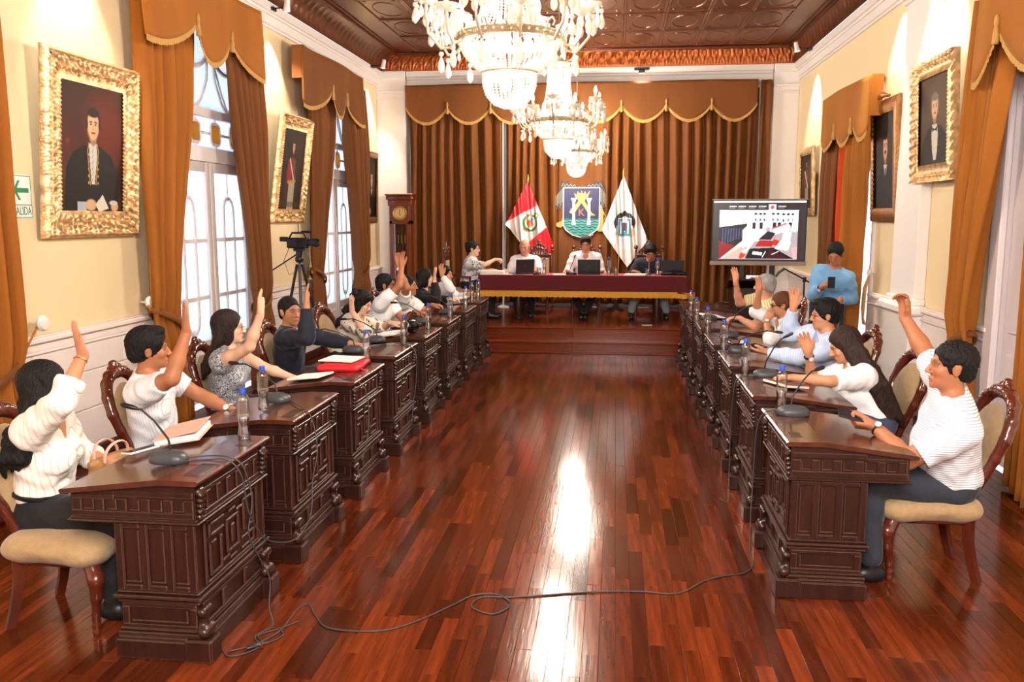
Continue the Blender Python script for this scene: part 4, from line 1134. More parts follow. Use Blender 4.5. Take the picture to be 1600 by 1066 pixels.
PEOPLE.append(dict(label='woman with big curly black hair in floral blouse looking down at the left desks', near=1, female=True,
  head=(-2.42,8.02,1.03), pelvis=(-2.64,8.05,.53), face=R(-6), torso=R(0), pitch=R(-24), skin='fair', style='curly', hairlen=.18, hair=('black', (20,16,18)), haircol=(20,16,18), liftR=.4,
  R=A((-2.42,7.70,.98), (-2.30,7.72,.80), (-.05,-.05,1), (.7,.7,0), 'open'), L=A((-2.16,8.10,.83), (-2.40,8.24,.80), (1,0,0), (0,0,-1)),
  legs=seatlegs(-2.64,8.05,1,wide=.09), top=dict(mat=c_flor, sleeve=1.3, name='blouse', collar=False, scoop=True, e=.018), bottom=dict(mat=c_blk)))
PEOPLE.append(dict(label='man with glasses in white polo shirt holding his right arm up high', near=1,
  head=(-2.43,8.95,1.13), pelvis=(-2.64,9.05,.53), face=R(4), torso=R(0), skin='brown', style='short', hair=('black', (20,18,18)), liftR=1, glasses=M_black, width=1.06, belly=.02,
  R=A((-2.27,9.00,1.33), (-2.22,8.78,1.08), (0,-.03,1), (.8,-.5,0), 'open'), L=A((-2.11,8.95,.84), (-2.33,9.10,.82), (1,-.1,0), (0,0,-1), watch='black'),
  legs=seatlegs(-2.64,9.05,1), top=dict(mat=c_white, sleeve=.70), bottom=dict(mat=c_dark)))
PEOPLE.append(dict(label='man in white shirt half hidden behind the bespectacled man, wrist watch on raised hand', near=1,
  head=(-2.38,9.74,1.06), pelvis=(-2.62,9.80,.53), face=R(5), torso=R(0), skin='brown', style='cropped', hair=('black', (24,20,20)), liftR=.8,
  R=A((-2.42,9.42,1.30), (-2.38,9.50,1.0), (-.1,0,1), (.8,-.4,0), 'open', watch='black'), L=A((-2.10,9.75,.84), (-2.33,9.92,.82), (1,-.1,0), (0,0,-1)),
  legs=seatlegs(-2.62,9.80,1), top=dict(mat=c_white2, sleeve=.7), bottom=dict(mat=c_dark)))
PEOPLE.append(dict(label='woman in black jacket with sunglasses pushed up on long black hair', near=1, female=True,
  head=(-2.33,10.42,1.10), pelvis=(-2.60,10.50,.53), face=R(18), torso=R(5), skin='fair', style='long', hairlen=.2, hair=('black', (16,14,16)), haircol=(16,14,16), liftR=.4,
  R=A((-2.17,10.20,1.10), (-2.12,10.15,.90), (.1,-.1,1), (.8,.4,0), 'open'), L=A((-2.05,10.55,.84), (-2.3,10.70,.82), (1,0,0), (0,0,-1)),
  legs=seatlegs(-2.60,10.50,1,wide=.09), top=dict(mat=c_black, sleeve=1.85, name='jacket', e=.016), bottom=dict(mat=c_blk)))
PEOPLE.append(dict(label='woman in white blouse with black neck ribbon at the far end of the left row', near=1, female=True,
  head=(-2.25,11.30,1.09), pelvis=(-2.52,11.35,.53), face=R(-12), torso=R(0), skin='tan', style='bun', hair=('black', (18,14,14)), haircol=(18,14,14), liftR=.4,
  R=A((-2.25,11.05,1.10), (-2.15,11.02,.92), (-.1,0,1), (.7,-.6,0), 'open'), L=A((-1.95,11.35,.83), (-2.2,11.5,.82), (1,0,0), (0,0,-1)),
  legs=seatlegs(-2.52,11.35,1,wide=.09), top=dict(mat=c_white, sleeve=1.85, name='blouse', vneck=.10), bottom=dict(mat=c_blk)))
# ---- right row, near to far
PEOPLE.append(dict(label='man in white fine-striped short-sleeved shirt with leather watch on nearest right-hand chair', near=2, stout=True,
  head=(1.645,4.36,1.125), pelvis=(1.74,4.52,.54), face=R(176), torso=R(176), pitch=R(3), skin='brown', style='short', hair=('black', (20,18,18)), liftR=1, width=1.12, belly=.05, hs=1.03,
  R=A((1.60,4.93,1.30), (1.75,4.86,1.02), (-.1,0,1), (-.85,-.5,-.1), 'relax'), L=A((1.33,4.44,.80), (1.60,4.16,.74), (-1,.15,.0), (0,.5,.8), 'hold', watch='leather', face_out=(0,-1,.5)),
  legs=[((1.30,4.40,.52), (1.33,4.36,.10), (-1,0,0)), ((1.30,4.66,.52), (1.36,4.68,.10), (-1,0,0))], top=dict(mat=c_dia, sleeve=.78, e=.014), bottom=dict(mat=c_dark)))
PEOPLE.append(dict(label='young woman with long wavy dark hair and white T-shirt looking down at the right desks', near=2, female=True,
  head=(1.50,5.75,1.02), pelvis=(1.72,5.72,.53), face=R(178), torso=R(178), pitch=R(-24), skin='tan', style='wavy', hairlen=.36, sidelock=1, hair=('brown', (44,28,24)), haircol=(30,22,20), liftR=.2,
  R=A((1.30,5.86,.95), (1.30,5.92,.83), (-.35,-.1,1), (-.5,-.85,0), 'open', watch='black'), L=A((1.16,5.62,.825), (1.38,5.42,.83), (-1,0,.0), (0,0,-1)),
  legs=seatlegs(1.72,5.72,-1,wide=.09), top=dict(mat=c_white, sleeve=.85, name='t_shirt', collar=False, scoop=True, e=.016), bottom=dict(mat=c_jean)))
PEOPLE.append(dict(label='man with glasses in pale blue long-sleeved shirt holding a tablet on the right', near=1,
  head=(1.60,6.74,1.11), pelvis=(1.74,6.78,.53), face=R(183), torso=R(180), pitch=R(-4), skin='tan', style='thick', hair=('black', (16,14,16)), liftR=.7, glasses=mat('brown_frame', (90,40,24), .4), width=1.05, belly=.03,
  R=A((1.40,6.90,1.15), (1.42,7.0,.92), (0,-.03,1), (-.6,-.8,0), 'open'), L=A((1.18,6.72,.82), (1.42,6.52,.80), (-1,.1,.1), (0,.3,.9), 'cup'),
  legs=seatlegs(1.74,6.78,-1), top=dict(mat=c_lblue, sleeve=1.9), bottom=dict(mat=c_jean)))
PEOPLE.append(dict(label='woman with dark-rimmed glasses and tied brown hair in white blouse on the right', near=1, female=True,
  head=(1.51,7.98,1.06), pelvis=(1.72,7.98,.53), face=R(180), torso=R(180), pitch=R(-4), skin='tan', style='bun', hair=('auburn', (92,50,32)), haircol=(60,36,26), liftR=.7, glasses=M_black, gthick=1.6,
  R=A((1.33,8.10,1.17), (1.38,8.2,.95), (-.1,-.15,1), (-.8,-.5,0), 'open'), L=A((1.36,7.86,.93), (1.30,7.72,.83), (.3,.1,.6), (0,.6,-.4), 'hold', watch='metal'),
  legs=seatlegs(1.72,7.98,-1,wide=.09), top=dict(mat=c_white, sleeve=1.25, name='blouse', collar=False, scoop=True, e=.016), bottom=dict(mat=c_dark)))
PEOPLE.append(dict(label='grey-haired man in pale yellow striped shirt at the far end of the right row', near=1,
  head=(1.54,9.08,1.15), pelvis=(1.70,9.18,.53), face=R(158), torso=R(172), skin='ruddy', style='short', hair=('grey', (150,148,150)), haircol=(120,118,118), liftR=.8, belly=.05, width=1.05,
  R=A((1.26,9.15,1.18), (1.34,9.25,.95), (-.12,0,1), (-.7,-.5,0), 'open', watch='bracelet'), L=A((1.28,8.92,.83), (1.45,8.78,.80), (-1,0,0), (0,0,-1)),
  legs=seatlegs(1.70,9.18,-1), top=dict(mat=c_yel, sleeve=.78), bottom=dict(mat=c_dark), belt=M_black))
# ---- on the platform, behind the red table (facing the camera)
Y0 = 13.30; FLO = .34
def blegs(x, w0=.11, w1=.11, y=None): 
    y = y or Y0
    return [((x+w0, y-.40, FLO+.50), (x+w1, y-.36, FLO+.10), (0,-1,0)), ((x-w0, y-.40, FLO+.50), (x-w1, y-.36, FLO+.10), (0,-1,0))]
PEOPLE.append(dict(label='older balding man with glasses in white shirt at the left of the red table', near=1, floor=FLO,
  head=(-1.37,13.06,1.40), pelvis=(-1.36,Y0,.87), face=R(-98), torso=R(-92), pitch=R(-8), skin='ruddy', style='bald', hair=('grey', (120,112,108)), haircol=(110,100,95), glasses=mat('brown_frame', (90,40,24), .4),
  R=A((-1.66,12.86,1.06), (-1.58,13.12,1.04), (.3,-.9,0), (0,0,-1)), L=A((-1.18,12.84,1.06), (-1.14,13.12,1.04), (-.6,-.7,0), (0,0,-1)),
  legs=blegs(-1.36), top=dict(mat=c_white, sleeve=1.85), bottom=dict(mat=c_blk)))
PEOPLE.append(dict(label='dark-haired man in white collarless shirt behind the middle laptop, looking down', near=1, floor=FLO,
  head=(-.44,13.04,1.455), pelvis=(-.45,Y0,.87), face=R(-92), torso=R(-90), pitch=R(-20), skin='tan', style='short', quiff=True, hair=('darkbrown', (36,24,22)), haircol=(30,22,20), width=1.05,
  R=A((-.70,12.84,1.06), (-.70,13.12,1.04), (.6,-.8,0), (0,0,-1)), L=A((-.18,12.84,1.06), (-.20,13.12,1.04), (-.6,-.8,0), (0,0,-1)),
  legs=[((-.27, 12.9, .84), (-.42, 12.86, .44), (0,-1,0)), ((-.65, 12.9, .84), (-.48, 12.90, .44), (0,-1,0))], top=dict(mat=c_white, sleeve=1.85, vneck=.07), bottom=dict(mat=c_blk)))
PEOPLE.append(dict(label='man in dark navy jacket and light grey trousers bending over papers at the red table', near=1, floor=FLO,
  head=(.53,12.96,1.335), pelvis=(.52,Y0,.87), face=R(-94), torso=R(-90), pitch=R(-34), skin='brown', style='thick', hair=('black', (20,16,16)),
  R=A((.28,12.82,1.06), (.28,13.10,1.03), (.6,-.7,0), (0,0,-1)), L=A((.74,12.82,1.06), (.77,13.10,1.03), (-.6,-.7,0), (0,0,-1)),
  legs=blegs(.52, .17, .26), top=dict(mat=c_navy, sleeve=1.88, name='jacket'), bottom=dict(mat=c_gry)))
PEOPLE.append(dict(label='woman with hair bun in leaf-print blouse reaching her arm over the red table', near=1, female=True, floor=FLO,
  head=(-2.11,12.72,1.385), pelvis=(-2.20,12.78,.87), face=R(0), torso=R(5), skin='fair', style='bun', highbun=True, hair=('black', (20,16,18)), haircol=(20,16,18), glasses=M_black,
  R=A((-1.76,12.62,1.235), (-1.95,12.52,1.17), (1,0,.0), (0,.2,-1), 'hold'), L=A((-1.86,12.90,1.06), (-2.05,13.0,1.05), (1,0,0), (0,0,-1)),
  legs=[((-1.84,12.90,.84), (-1.86,12.90,.44), (1,0,0)), ((-1.84,12.70,.84), (-1.86,12.70,.44), (1,0,0))], top=dict(mat=c_leaf, sleeve=.95, name='blouse'), bottom=dict(mat=c_blk)))
# ---- the man standing by the doorway
PEOPLE.append(dict(label='man in sky blue long-sleeved shirt standing by the right doorway, looking at his phone', near=1,
  head=(2.36,9.60,1.46), pelvis=(2.36,9.86,.88), face=R(-118), torso=R(-112), pitch=R(-30), skin='brown', style='short', hair=('black', (18,16,16)), neck=(2.37,9.66,1.285), width=.95,
  R=A((2.20,9.45,1.12), (2.17,9.72,1.04), (.9,-.2,.15), (.1,.5,.8), 'hold', watch='black'), L=A((2.42,9.58,.97), (2.58,9.72,1.05), (-.3,-.6,-.8), (-.5,.4,-.3), 'relax'),
  legs=[((2.42,9.72,.48), (2.42,9.82,.10), (-.4,-.9,0)), ((2.24,9.76,.48), (2.24,9.88,.10), (-.4,-.9,0))], top=dict(mat=c_blue, sleeve=1.85), bottom=dict(mat=c_navy)))
import time as _t
_t0 = _t.time()
PERSONS = []
for sp in PEOPLE:
    for k, s_ in (('R', 1), ('L', -1)): sp[k]['side'] = s_
    PERSONS.append(person(sp))
print('people', round(_t.time()-_t0, 1), 's')
# sunglasses pushed up on the hair and ribbon
# ================================================================ DESKS
def panel_frame(mb, fn, u0, u1, v0, v1, us, vs, w, d0, d1):
    """raised grid of strips on a face; us, vs: positions of strips; fn maps (u0,u1,v0,v1,d0,d1) to a box"""
    for u in us: mb.box(*fn(u-w/2, u+w/2, v0, v1, d0, d1), min(w, d1-d0)*.35)
    for a, b in zip(us, us[1:]):
        for v in vs: mb.box(*fn(a+w/2, b-w/2, v-w/2, v+w/2, d0, d1), min(w, d1-d0)*.35)
def make_desk():
    W = .74
    r = empty('carved_desk')
    # local frame: u towards the sitter (0 = aisle side), v along the row
    mb = MB().box(.045, .43, .01, W-.01, 0, .085, .006)
    for (a, b) in ((0, .10), (W-.10, W)): mb.box(0, .12, a, b, 0, .10, .008)
    mb.box(.05, .42, .015, W-.015, .085, .10, .005)
    mb.build('plinth', M_wood, r, smooth=0)
    b = MB()
    b.box(.065, .405, .035, W-.035, .095, .60)
    for (z0, z1, g) in ((.10, .118, .018), (.122, .132, .010), (.245, .262, .012), (.268, .284, .026), (.288, .298, .012)):
        b.box(.065-g, .405+g, .035-g, W-.035+g, z0, z1, .005)
    b.build('desk_body', M_wood, r, smooth=0)
    # end panels
    for (v, s) in ((.035, -1), (W-.035, 1)):
        f = MB(); fn = lambda a, c, z0, z1, d0, d1: (a, c) + tuple(sorted((v+s*d0, v+s*d1))) + (z0, z1)
        for u in (.075, .175, .285, .395): f.box(*fn(u-.018, u+.018, .30, .595, 0, .012), .005)
        for (a, c) in ((.093, .157), (.193, .267), (.303, .377)):
            f.box(*fn(a, c, .30, .325, 0, .012), .004); f.box(*fn(a, c, .57, .595, 0, .012), .004)
            f.box(*fn(a+.004, a+.012, .333, .56, 0, .007), .003); f.box(*fn(a+.004, c-.004, .333, .341, 0, .008), .003)
        f.box(*fn(.07, .40, .132, .15, 0, .008), .003); f.box(*fn(.07, .40, .225, .243, 0, .008), .003)
        for (a, c) in ((.07, .10), (.37, .40)): f.box(*fn(a, c, .15, .225, 0, .008), .003)
        f.box(*fn(.11, .36, .160, .168, 0, .008), .003); f.box(*fn(.11, .118, .168, .215, 0, .008), .003)
        f.build('end_panelling', M_wood, r, smooth=0)
    # fretwork on the aisle side: interlocking raised frames
    f = MB(); u = .065
    def bar(v0, v1, z0, z1): f.box(u-.012, u, .10+v0*.54, .10+v1*.54, .30+z0*.28, .30+z1*.28, .004)
    t, tz = .034, .05
    def rect(a, b_, c, d, gaps=''):
        if 'l' not in gaps: bar(a, a+t, c, d)
        if 'r' not in gaps: bar(b_-t, b_, c, d)
        if 'b' not in gaps: bar(a, b_, c, c+tz)
        if 't' not in gaps: bar(a, b_, d-tz, d)
    rect(0, 1, 0, 1)
    rect(.08, .30, .38, .92, 'b'); bar(.08, .20, .38, .43); bar(.30, .42, .80, .85); rect(.38, .62, .22, .78); rect(.70, .92, .08, .62, 't'); bar(.80, .92, .57, .62); bar(.58, .70, .15, .20)
    rect(.08, .34, .08, .30, 'r'); rect(.66, .92, .70, .92, 'l'); bar(.44, .56, .86, .91); bar(.44, .56, .09, .14); bar(.47, .53, .35, .65)
    f.build('fretwork', M_wood, r, smooth=0)
    f = MB(); 
    for (z0, z1) in ((.132, .15), (.225, .243)): f.box(.053, .065, .06, W-.06, z0, z1, .004)
    for v in (.06, .26, .48, W-.06): f.box(.053, .065, max(.05, v-.02), min(W-.05, v+.02), .15, .225, .004)
    f.build('base_panelling', M_wood, r, smooth=0)
    # frieze, cantilevered towards the sitter
    P = Matrix(((1,0,0,0),(0,0,1,0),(0,1,0,0),(0,0,0,1)))   # (x, y, z) prism coords -> (u, z) plane extruded along v
    f = MB().prism([(.05,.612),(.05,.768),(.2,.768),(.595,.716),(.595,.612)], .025, W-.025, M=P)
    f.box(.035, .612, .012, W-.012, .596, .606, .004); f.box(.045, .602, .02, W-.02, .606, .616, .004)
    f.build('frieze', M_wood, r, smooth=0, fixn=True)
    for (v, s) in ((.025, -1), (W-.025, 1)):
        g = MB(); fn = lambda a, c, z0, z1, d0, d1: (a, c) + tuple(sorted((v+s*d0, v+s*d1))) + (z0, z1)
        us = [.06, .135, .155, .235, .255, .335, .355, .435, .455, .58]
        g.box(*fn(.055, .59, .620, .645, 0, .008), .003); g.box(*fn(.055, .40, .708, .735, 0, .008), .003); g.box(*fn(.40, .585, .695, .715, 0, .008), .003)
        for c in (.075, .165, .265, .365, .465, .565): g.box(*fn(c-.020, c+.020, .645, .700, 0, .008), .003)
        for c in (.12, .215, .315, .415, .515): g.box(*fn(c-.024, c-.018, .652, .695, 0, .007), .002); g.box(*fn(c-.024, c+.02, .650, .656, 0, .007), .002)
        g.build('frieze_panelling', M_wood, r, smooth=0)
    g = MB(); 
    g.box(.042, .05, .10, W-.10, .620, .640, .003); g.box(.042, .05, .10, W-.10, .715, .735, .003)
    for k in range(6): c = .135+k*.094; g.box(.042, .05, c-.018, c+.018, .640, .715, .003)
    g.build('frieze_panelling', M_wood, r, smooth=0)
    # top: flat by the aisle, sloping towards the sitter
    f = MB().prism([(.03,.768),(.022,.776),(.022,.784),(.03,.790),(.20,.792),(.625,.738),(.632,.730),(.625,.718),(.2,.768)], 0, W, M=P)
    f.build('desk_top', M_woodtop, r, smooth=0, fixn=True)
    f = MB().box(.03, .60, .012, W-.012, .758, .770, .004, M=Matrix.Identity(4)).box(.60, .612, .012, W-.012, .70, .72, .003)
    for (a, c, u0, u1) in ((.09, .19, .055, .115), (.49, .67, .05, .125)):
        s_ = MB(); s_.box(u0, u1, a, c, .7895, .7925, .001); s_.box(u0+.012, u1-.012, a+.012, c-.012, .7920, .7935, .0005)
        s_.build('pen_slot', M_wood, r, smooth=0)
    # carved leaf brackets on the frieze corners and scrolls on the plinth corners
    def br(F, v, s):
        F.ell((.045, v, .735), (.022,.030,.020), None, .01)
        for k in range(5): z = .722-k*.024; q = .030*(1-k*.12); F.ell((.038+.004*k, v, z), (.020-.002*k, q, .013), None, .006); F.ell((.028+.004*k, v+q*.55, z-.004), (.012,.010,.011), None, .004); F.ell((.028+.004*k, v-q*.55, z-.004), (.012,.010,.011), None, .004)
        F.ell((.05, v, .612), (.012,.012,.014), None, .008)
    for v in (.055, W-.055):
        F = Field(); br(F, v, 1); sdf_obj('carved_bracket', F, .0052, M_wood, r)
    for v in (.055, W-.055):
        F = Field()
        F.cap((.045, v-.026, .215), (.045, v+.026, .215), .020, None, .004); F.cap((.062, v-.030, .135), (.062, v+.030, .135), .030, None, .004) if False else None
        F.cap((.040, v-.028, .128), (.040, v+.028, .128), .026, None, .004)
        F.cap((.055, v-.022, .128), (.055, v+.022, .215), .018, None, .01); F.cap((.055, v+.022, .128), (.055, v-.022, .215), .018, None, .01); F.cap((.055, v, .128), (.055, v, .21), .020, None, .01)
        for s in (1, -1): F.cap((.040, v+s*.026, .128), (.040, v+s*.034, .128), .012, None, .003); F.cap((.045, v+s*.024, .215), (.045, v+s*.031, .215), .010, None, .003)
        sdf_obj('scroll_ornament', F, .0055, M_wood, r)
    return r
DL, DR, PITCH = -1.64, .81, 1.062
desk0 = make_desk()
LDESKS, RDESKS = [], []
def loc_left(i, u, v, z): return (DL-u, 3.17+.74-v+i*PITCH, z)
def loc_right(i, u, v, z): return (DR+u, 4.10+v+i*PITCH, z)
LLAB = ['carved mahogany desk nearest on the left, under the pink notebook', 'carved mahogany desk second on the left, bare top with one bottle', 'carved mahogany desk third on the left, under the red folder', 'carved mahogany desk fourth on the left, in front of the curly-haired woman',
        'carved mahogany desk fifth on the left, under the black handbag', 'carved mahogany desk sixth on the left', 'carved mahogany desk seventh on the left', 'carved mahogany desk farthest on the left, next to the platform step']
RLAB = ['carved mahogany desk nearest on the right, in front of the man with leather watch', 'carved mahogany desk second on the right, under the closed brown book', 'carved mahogany desk third on the right, in front of the man in pale blue', 'carved mahogany desk fourth on the right, in front of the woman in white blouse',
        'carved mahogany desk fifth on the right', 'carved mahogany desk sixth on the right', 'carved mahogany desk farthest on the right, next to the platform step']
for i, lb in enumerate(LLAB):
    d = desk0 if i == 0 else copy_tree(desk0)
    d.location = (DL, 3.17+.74+i*PITCH, 0); d.rotation_euler.z = PI; tag(d, lb, 'desk', 'carved desks of the left row'); LDESKS.append(d)
for i, lb in enumerate(RLAB):
    d = copy_tree(desk0); d.location = (DR, 4.10+i*PITCH, 0); d.rotation_euler.z = 0; tag(d, lb, 'desk'); d['group'] = 'carved desks of the right row'; RDESKS.append(d)

# ================================================================ CHAIRS
def make_chair():
    """faces +x; origin on the floor below the seat centre"""
    r = empty('upholstered_chair')
    F = Field()
    F.ell((0,0,.395), (.265,.265,.075), None, .02)
    for (x, y) in ((.17,.19), (.17,-.19), (-.16,.16), (-.16,-.16)): F.ell((x, y, .385), (.09,.09,.058), None, .05)
    F.cap((.19,.15,.375), (.19,-.15,.375), .05, None, .04); F.cap((-.18,.13,.375), (-.18,-.13,.375), .045, None, .04); F.cap((.15,.20,.375), (-.13,.17,.375), .045, None, .04); F.cap((.15,-.20,.375), (-.13,-.17,.375), .045, None, .04)
    V, Q = F.mesh(.0095); V[:, 2] = np.maximum(V[:, 2], .318); raw_mesh('seat', V, Q, M_uph, r)
    for s in (1, -1):
        F = Field().chain([(.185,.195*s,.335), (.222,.222*s,.275), (.212,.212*s,.19), (.192,.196*s,.09), (.190,.194*s,.035)], [.036,.034,.024,.0165,.015], .015)
        F.cap((.190,.194*s,.05), (.190,.194*s,.052), .021, None, .004); F.cap((.19,.194*s,.012), (.192,.196*s,.018), .019, None, .006)
        V, Q = F.mesh(.0058); V[:,2] = np.maximum(V[:,2], 0); raw_mesh('front_leg', V, Q, M_chairwood, r)
        l = MB(); pts = [(-.185,.165*s,.36), (-.190,.168*s,.22), (-.215,.172*s,.10), (-.245,.176*s,.0)]
        l.tube(pts, [.034,.030,.028,.027], 4); l.build('rear_leg', M_chairwood, r, smooth=0)
    bx = lambda z: -.205-.27*(z-.40)-.25*(z-.40)**2*.3
    F = Field()
    def ring(t):   # outline of the back: narrow waist at the seat, broad shoulders, round top
        a = t*PI
        return a
    prof = [(.115,.36), (.120,.46), (.150,.56), (.188,.66), (.205,.76), (.190,.85), (.145,.92), (.08,.955), (0,.965)]
    for s in (1, -1): F.chain([(bx(z), y*s, z) for y, z in prof], [.024,.023,.024,.026,.029,.030,.031,.034,.036], .012)
    F.cap((bx(.47), -.11, .47), (bx(.47), .11, .47), .018, None, .012)
    # carved cresting
    for (y, z, q) in ((0,1.005,.032), (0,.975,.034), (.045,.99,.024), (-.045,.99,.024), (.085,.965,.024), (-.085,.965,.024), (.125,.945,.020), (-.125,.945,.020), (.165,.915,.020), (-.165,.915,.020), (.195,.87,.018), (-.195,.87,.018), (.022,1.02,.014), (-.022,1.02,.014)):
        F.ell((bx(z)+.004, y, z), (q*.8, q, q), None, .007)
    for s in (1, -1):
        for (y, z, q) in ((.03,.985,.012), (.065,.975,.012), (.105,.955,.011), (.145,.93,.010), (.18,.90,.009)): F.ell((bx(z)+.030, y*s, z), (q, q, q), None, .004)
    sdf_obj('back_frame', F, .0068, M_chairwood, r)
    F = Field()
    F.ell((bx(.70)+.004, 0, .70), (.026, .178, .215), np.array([[1,0,.30],[0,1,0],[-.30,0,1]])/1.0 if False else np.array([[.957,0,.29],[0,1,0],[-.29,0,.957]]), .01)
    F.ell((bx(.54)+.004, 0, .54), (.024, .115, .10), np.array([[.957,0,.29],[0,1,0],[-.29,0,.957]]), .05)
    sdf_obj('back_pad', F, .0075, M_uph, r)
    MB().box(-.20, .20, -.19, .19, .305, .335, .01).build('seat_rail', M_chairwood, r, smooth=0)
    return r
chair0 = make_chair()
CH = [(-2.46,3.55,0,'carved chair with beige seat under the woman nearest on the left'), (-2.48,4.61,6,'carved chair under the man in white shirt second on the left'), (-2.49,5.60,4,'carved chair under the woman in sleeveless printed top'),
      (-2.50,6.74,0,'carved chair under the man in navy suit'), (-2.50,8.06,-6,'carved chair with beige oval back beside the curly-haired woman'), (-2.46,9.06,0,'carved chair under the man with glasses and arm held high'),
      (-2.44,9.82,0,'carved chair under the half-hidden man in white shirt'), (-2.42,10.52,0,'carved chair under the woman in black jacket'), (-2.36,11.30,0,'carved chair at the far end of the left row'),
      (1.62,4.58,180,'carved chair with beige seat under the striped-shirt man nearest on the right'), (1.62,5.78,186,'carved chair with oval beige back behind the long-haired young woman'), (1.62,6.82,182,'carved chair under the man in pale blue shirt'),
      (1.60,8.02,180,'carved chair under the woman in white blouse on the right'), (1.58,9.20,180,'carved chair under the grey-haired man in yellow')]
for i, (x, y, a, lb) in enumerate(CH):
    c = chair0 if i == 0 else copy_tree(chair0)
    c.location = (x, y, 0); c.rotation_euler.z = R(a); tag(c, lb, 'chair', 'carved chairs with beige upholstery')
MB().box(.222, .2225, -.01, .01, .20, .235).build('inventory_tag', M_paper, None) if False else None
def make_high_chair():
    r = empty('high_backed_chair')
    MB().box(-.23, .23, -.23, .23, .36, .45, .03).build('seat', M_uph, r, smooth=30)
    for (x, y) in ((.2,.2), (.2,-.2)): MB().lathe([(.022,0),(.028,.02),(.018,.05),(.026,.12),(.026,.2),(.018,.26),(.027,.36)], 10, (x, y, 0)).build('front_leg', M_chairwood, r)
    for y in (.21, -.21):
        MB().box(-.235, -.195, y-.02, y+.02, 0, .98, .006).build('back_post', M_chairwood, r, smooth=0)
        MB().lathe([(.012,.98),(.026,.995),(.016,1.01),(.030,1.03),(.034,1.05),(.026,1.07),(.008,1.08)], 12, (-.215, y, 0)).build('finial', M_chairwood, r)
    MB().box(-.235, -.205, -.19, .19, .50, .90, .01).build('back_frame', M_chairwood, r, smooth=0)
    MB().box(-.205, -.185, -.165, .165, .54, .87, .01).build('back_pad', M_uph, r, smooth=0)
    F = Field(); F.cap((-.215,-.19,.92), (-.215,.19,.92), .022, None, .01)
    for y in np.linspace(-.16, .16, 9): h_ = .93+.17*math.cos(y/.16*PI/2)**.8; F.cap((-.215, y, .92), (-.215, y, h_), .024, .018, .008); F.ell((-.205, y, h_), (.018,.022,.022), None, .005); F.ell((-.196, y*.7, .95+(h_-.93)*.5), (.012,.014,.018), None, .004)
    F.ell((-.215, 0, 1.13), (.018,.03,.028), None, .01)
    sdf_obj('carved_crest', F, .009, M_chairwood, r)
    for y in (.23, -.23):
        MB().box(-.20, .20, y-.02, y+.02, .62, .65, .008).build('armrest', M_chairwood, r, smooth=0); MB().lathe([(.018,.44),(.024,.5),(.014,.55),(.02,.62)], 8, (.18, y, 0)).build('arm_post', M_chairwood, r)
    mb = MB(); 
    for y in (.2, -.2): mb.box(-.2, .2, y-.012, y+.012, .10, .13, .004)
    mb.box(-.01, .01, -.2, .2, .10, .13, .004); mb.build('stretcher', M_chairwood, r, smooth=0)
    return r
hc0 = make_high_chair()
for i, (x, y, a, lb) in enumerate([(-1.22, 13.50, -94, 'high-backed carved chair behind the older balding man'), (-.44, 13.50, -90, 'high-backed carved chair with ball finials behind the middle man'), (.54, 13.50, -90, 'high-backed carved chair behind the man in navy jacket'), (-2.32, 12.78, 2, 'high-backed carved chair seen from the side, under the woman in leaf print')]):
    c = hc0 if i == 0 else copy_tree(hc0)
    c.location = (x, y, .34); c.rotation_euler.z = R(a); tag(c, lb, 'chair', 'high-backed chairs on the platform')

# ================================================================ THE RED TABLE
TX0, TX1, TY0, TY1, TZ = -1.96, 1.02, 12.45, 12.98, 1.015
tb = empty('long_table', ((TX0+TX1)/2, (TY0+TY1)/2, .34), label='long wooden table with turned legs under the red cloth', cat='table')
cx, cy = (TX0+TX1)/2, (TY0+TY1)/2
MB().box(TX0-cx+.02, TX1-cx-.02, TY0-cy+.02, TY1-cy-.02, TZ-.34-.035, TZ-.34-.004, .004).build('table_top', M_wood, tb, smooth=0)
MB().box(TX0-cx+.08, TX1-cx-.08, TY0-cy+.06, TY1-cy-.06, TZ-.34-.12, TZ-.34-.035, .004).build('apron', M_wood, tb, smooth=0)
for x in (-1.40, .62):
    for y in (TY0+.10, TY1-.10): MB().lathe([(.045,0),(.05,.03),(.03,.06),(.042,.14),(.05,.25),(.034,.40),(.03,.46),(.045,.50),(.045,.57)], 14, (x-cx, y-cy, 0)).build('leg', M_wood, tb)
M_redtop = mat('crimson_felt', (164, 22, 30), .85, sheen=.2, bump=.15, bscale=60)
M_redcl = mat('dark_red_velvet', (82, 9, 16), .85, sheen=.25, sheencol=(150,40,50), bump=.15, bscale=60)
tcl = empty('tablecloth', (cx, cy, TZ), label='dark red tablecloth with gold fringe covering the long table', cat='tablecloth')
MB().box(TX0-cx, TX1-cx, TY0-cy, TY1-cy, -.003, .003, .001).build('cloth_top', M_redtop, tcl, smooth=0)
def skirt(u, v):   # runs round the front and both ends
    W_, D_ = TX1-TX0, TY1-TY0; Lt_ = W_+2*D_; s = u*Lt_
    if s < D_: x, y, nx_, ny_ = TX0, TY1-s, -1, 0
    elif s < D_+W_: x, y, nx_, ny_ = TX0+(s-D_), TY0, 0, -1
    else: x, y, nx_, ny_ = TX1, TY0+(s-D_-W_), 1, 0
    k = .008+.012*v*(1+.6*math.sin(s*11))+ (.10*v*max(0, 1-abs(s-D_-W_)/.12)) + (.05*v*max(0, 1-abs(s-D_)/.1))
    return (x-cx+nx_*k, y-cy+ny_*k, -v*.245)
MB().grid(260, 8, skirt).build('cloth_skirt', M_redcl, tcl, smooth=180).modifiers.new('t', 'SOLIDIFY').thickness = .004
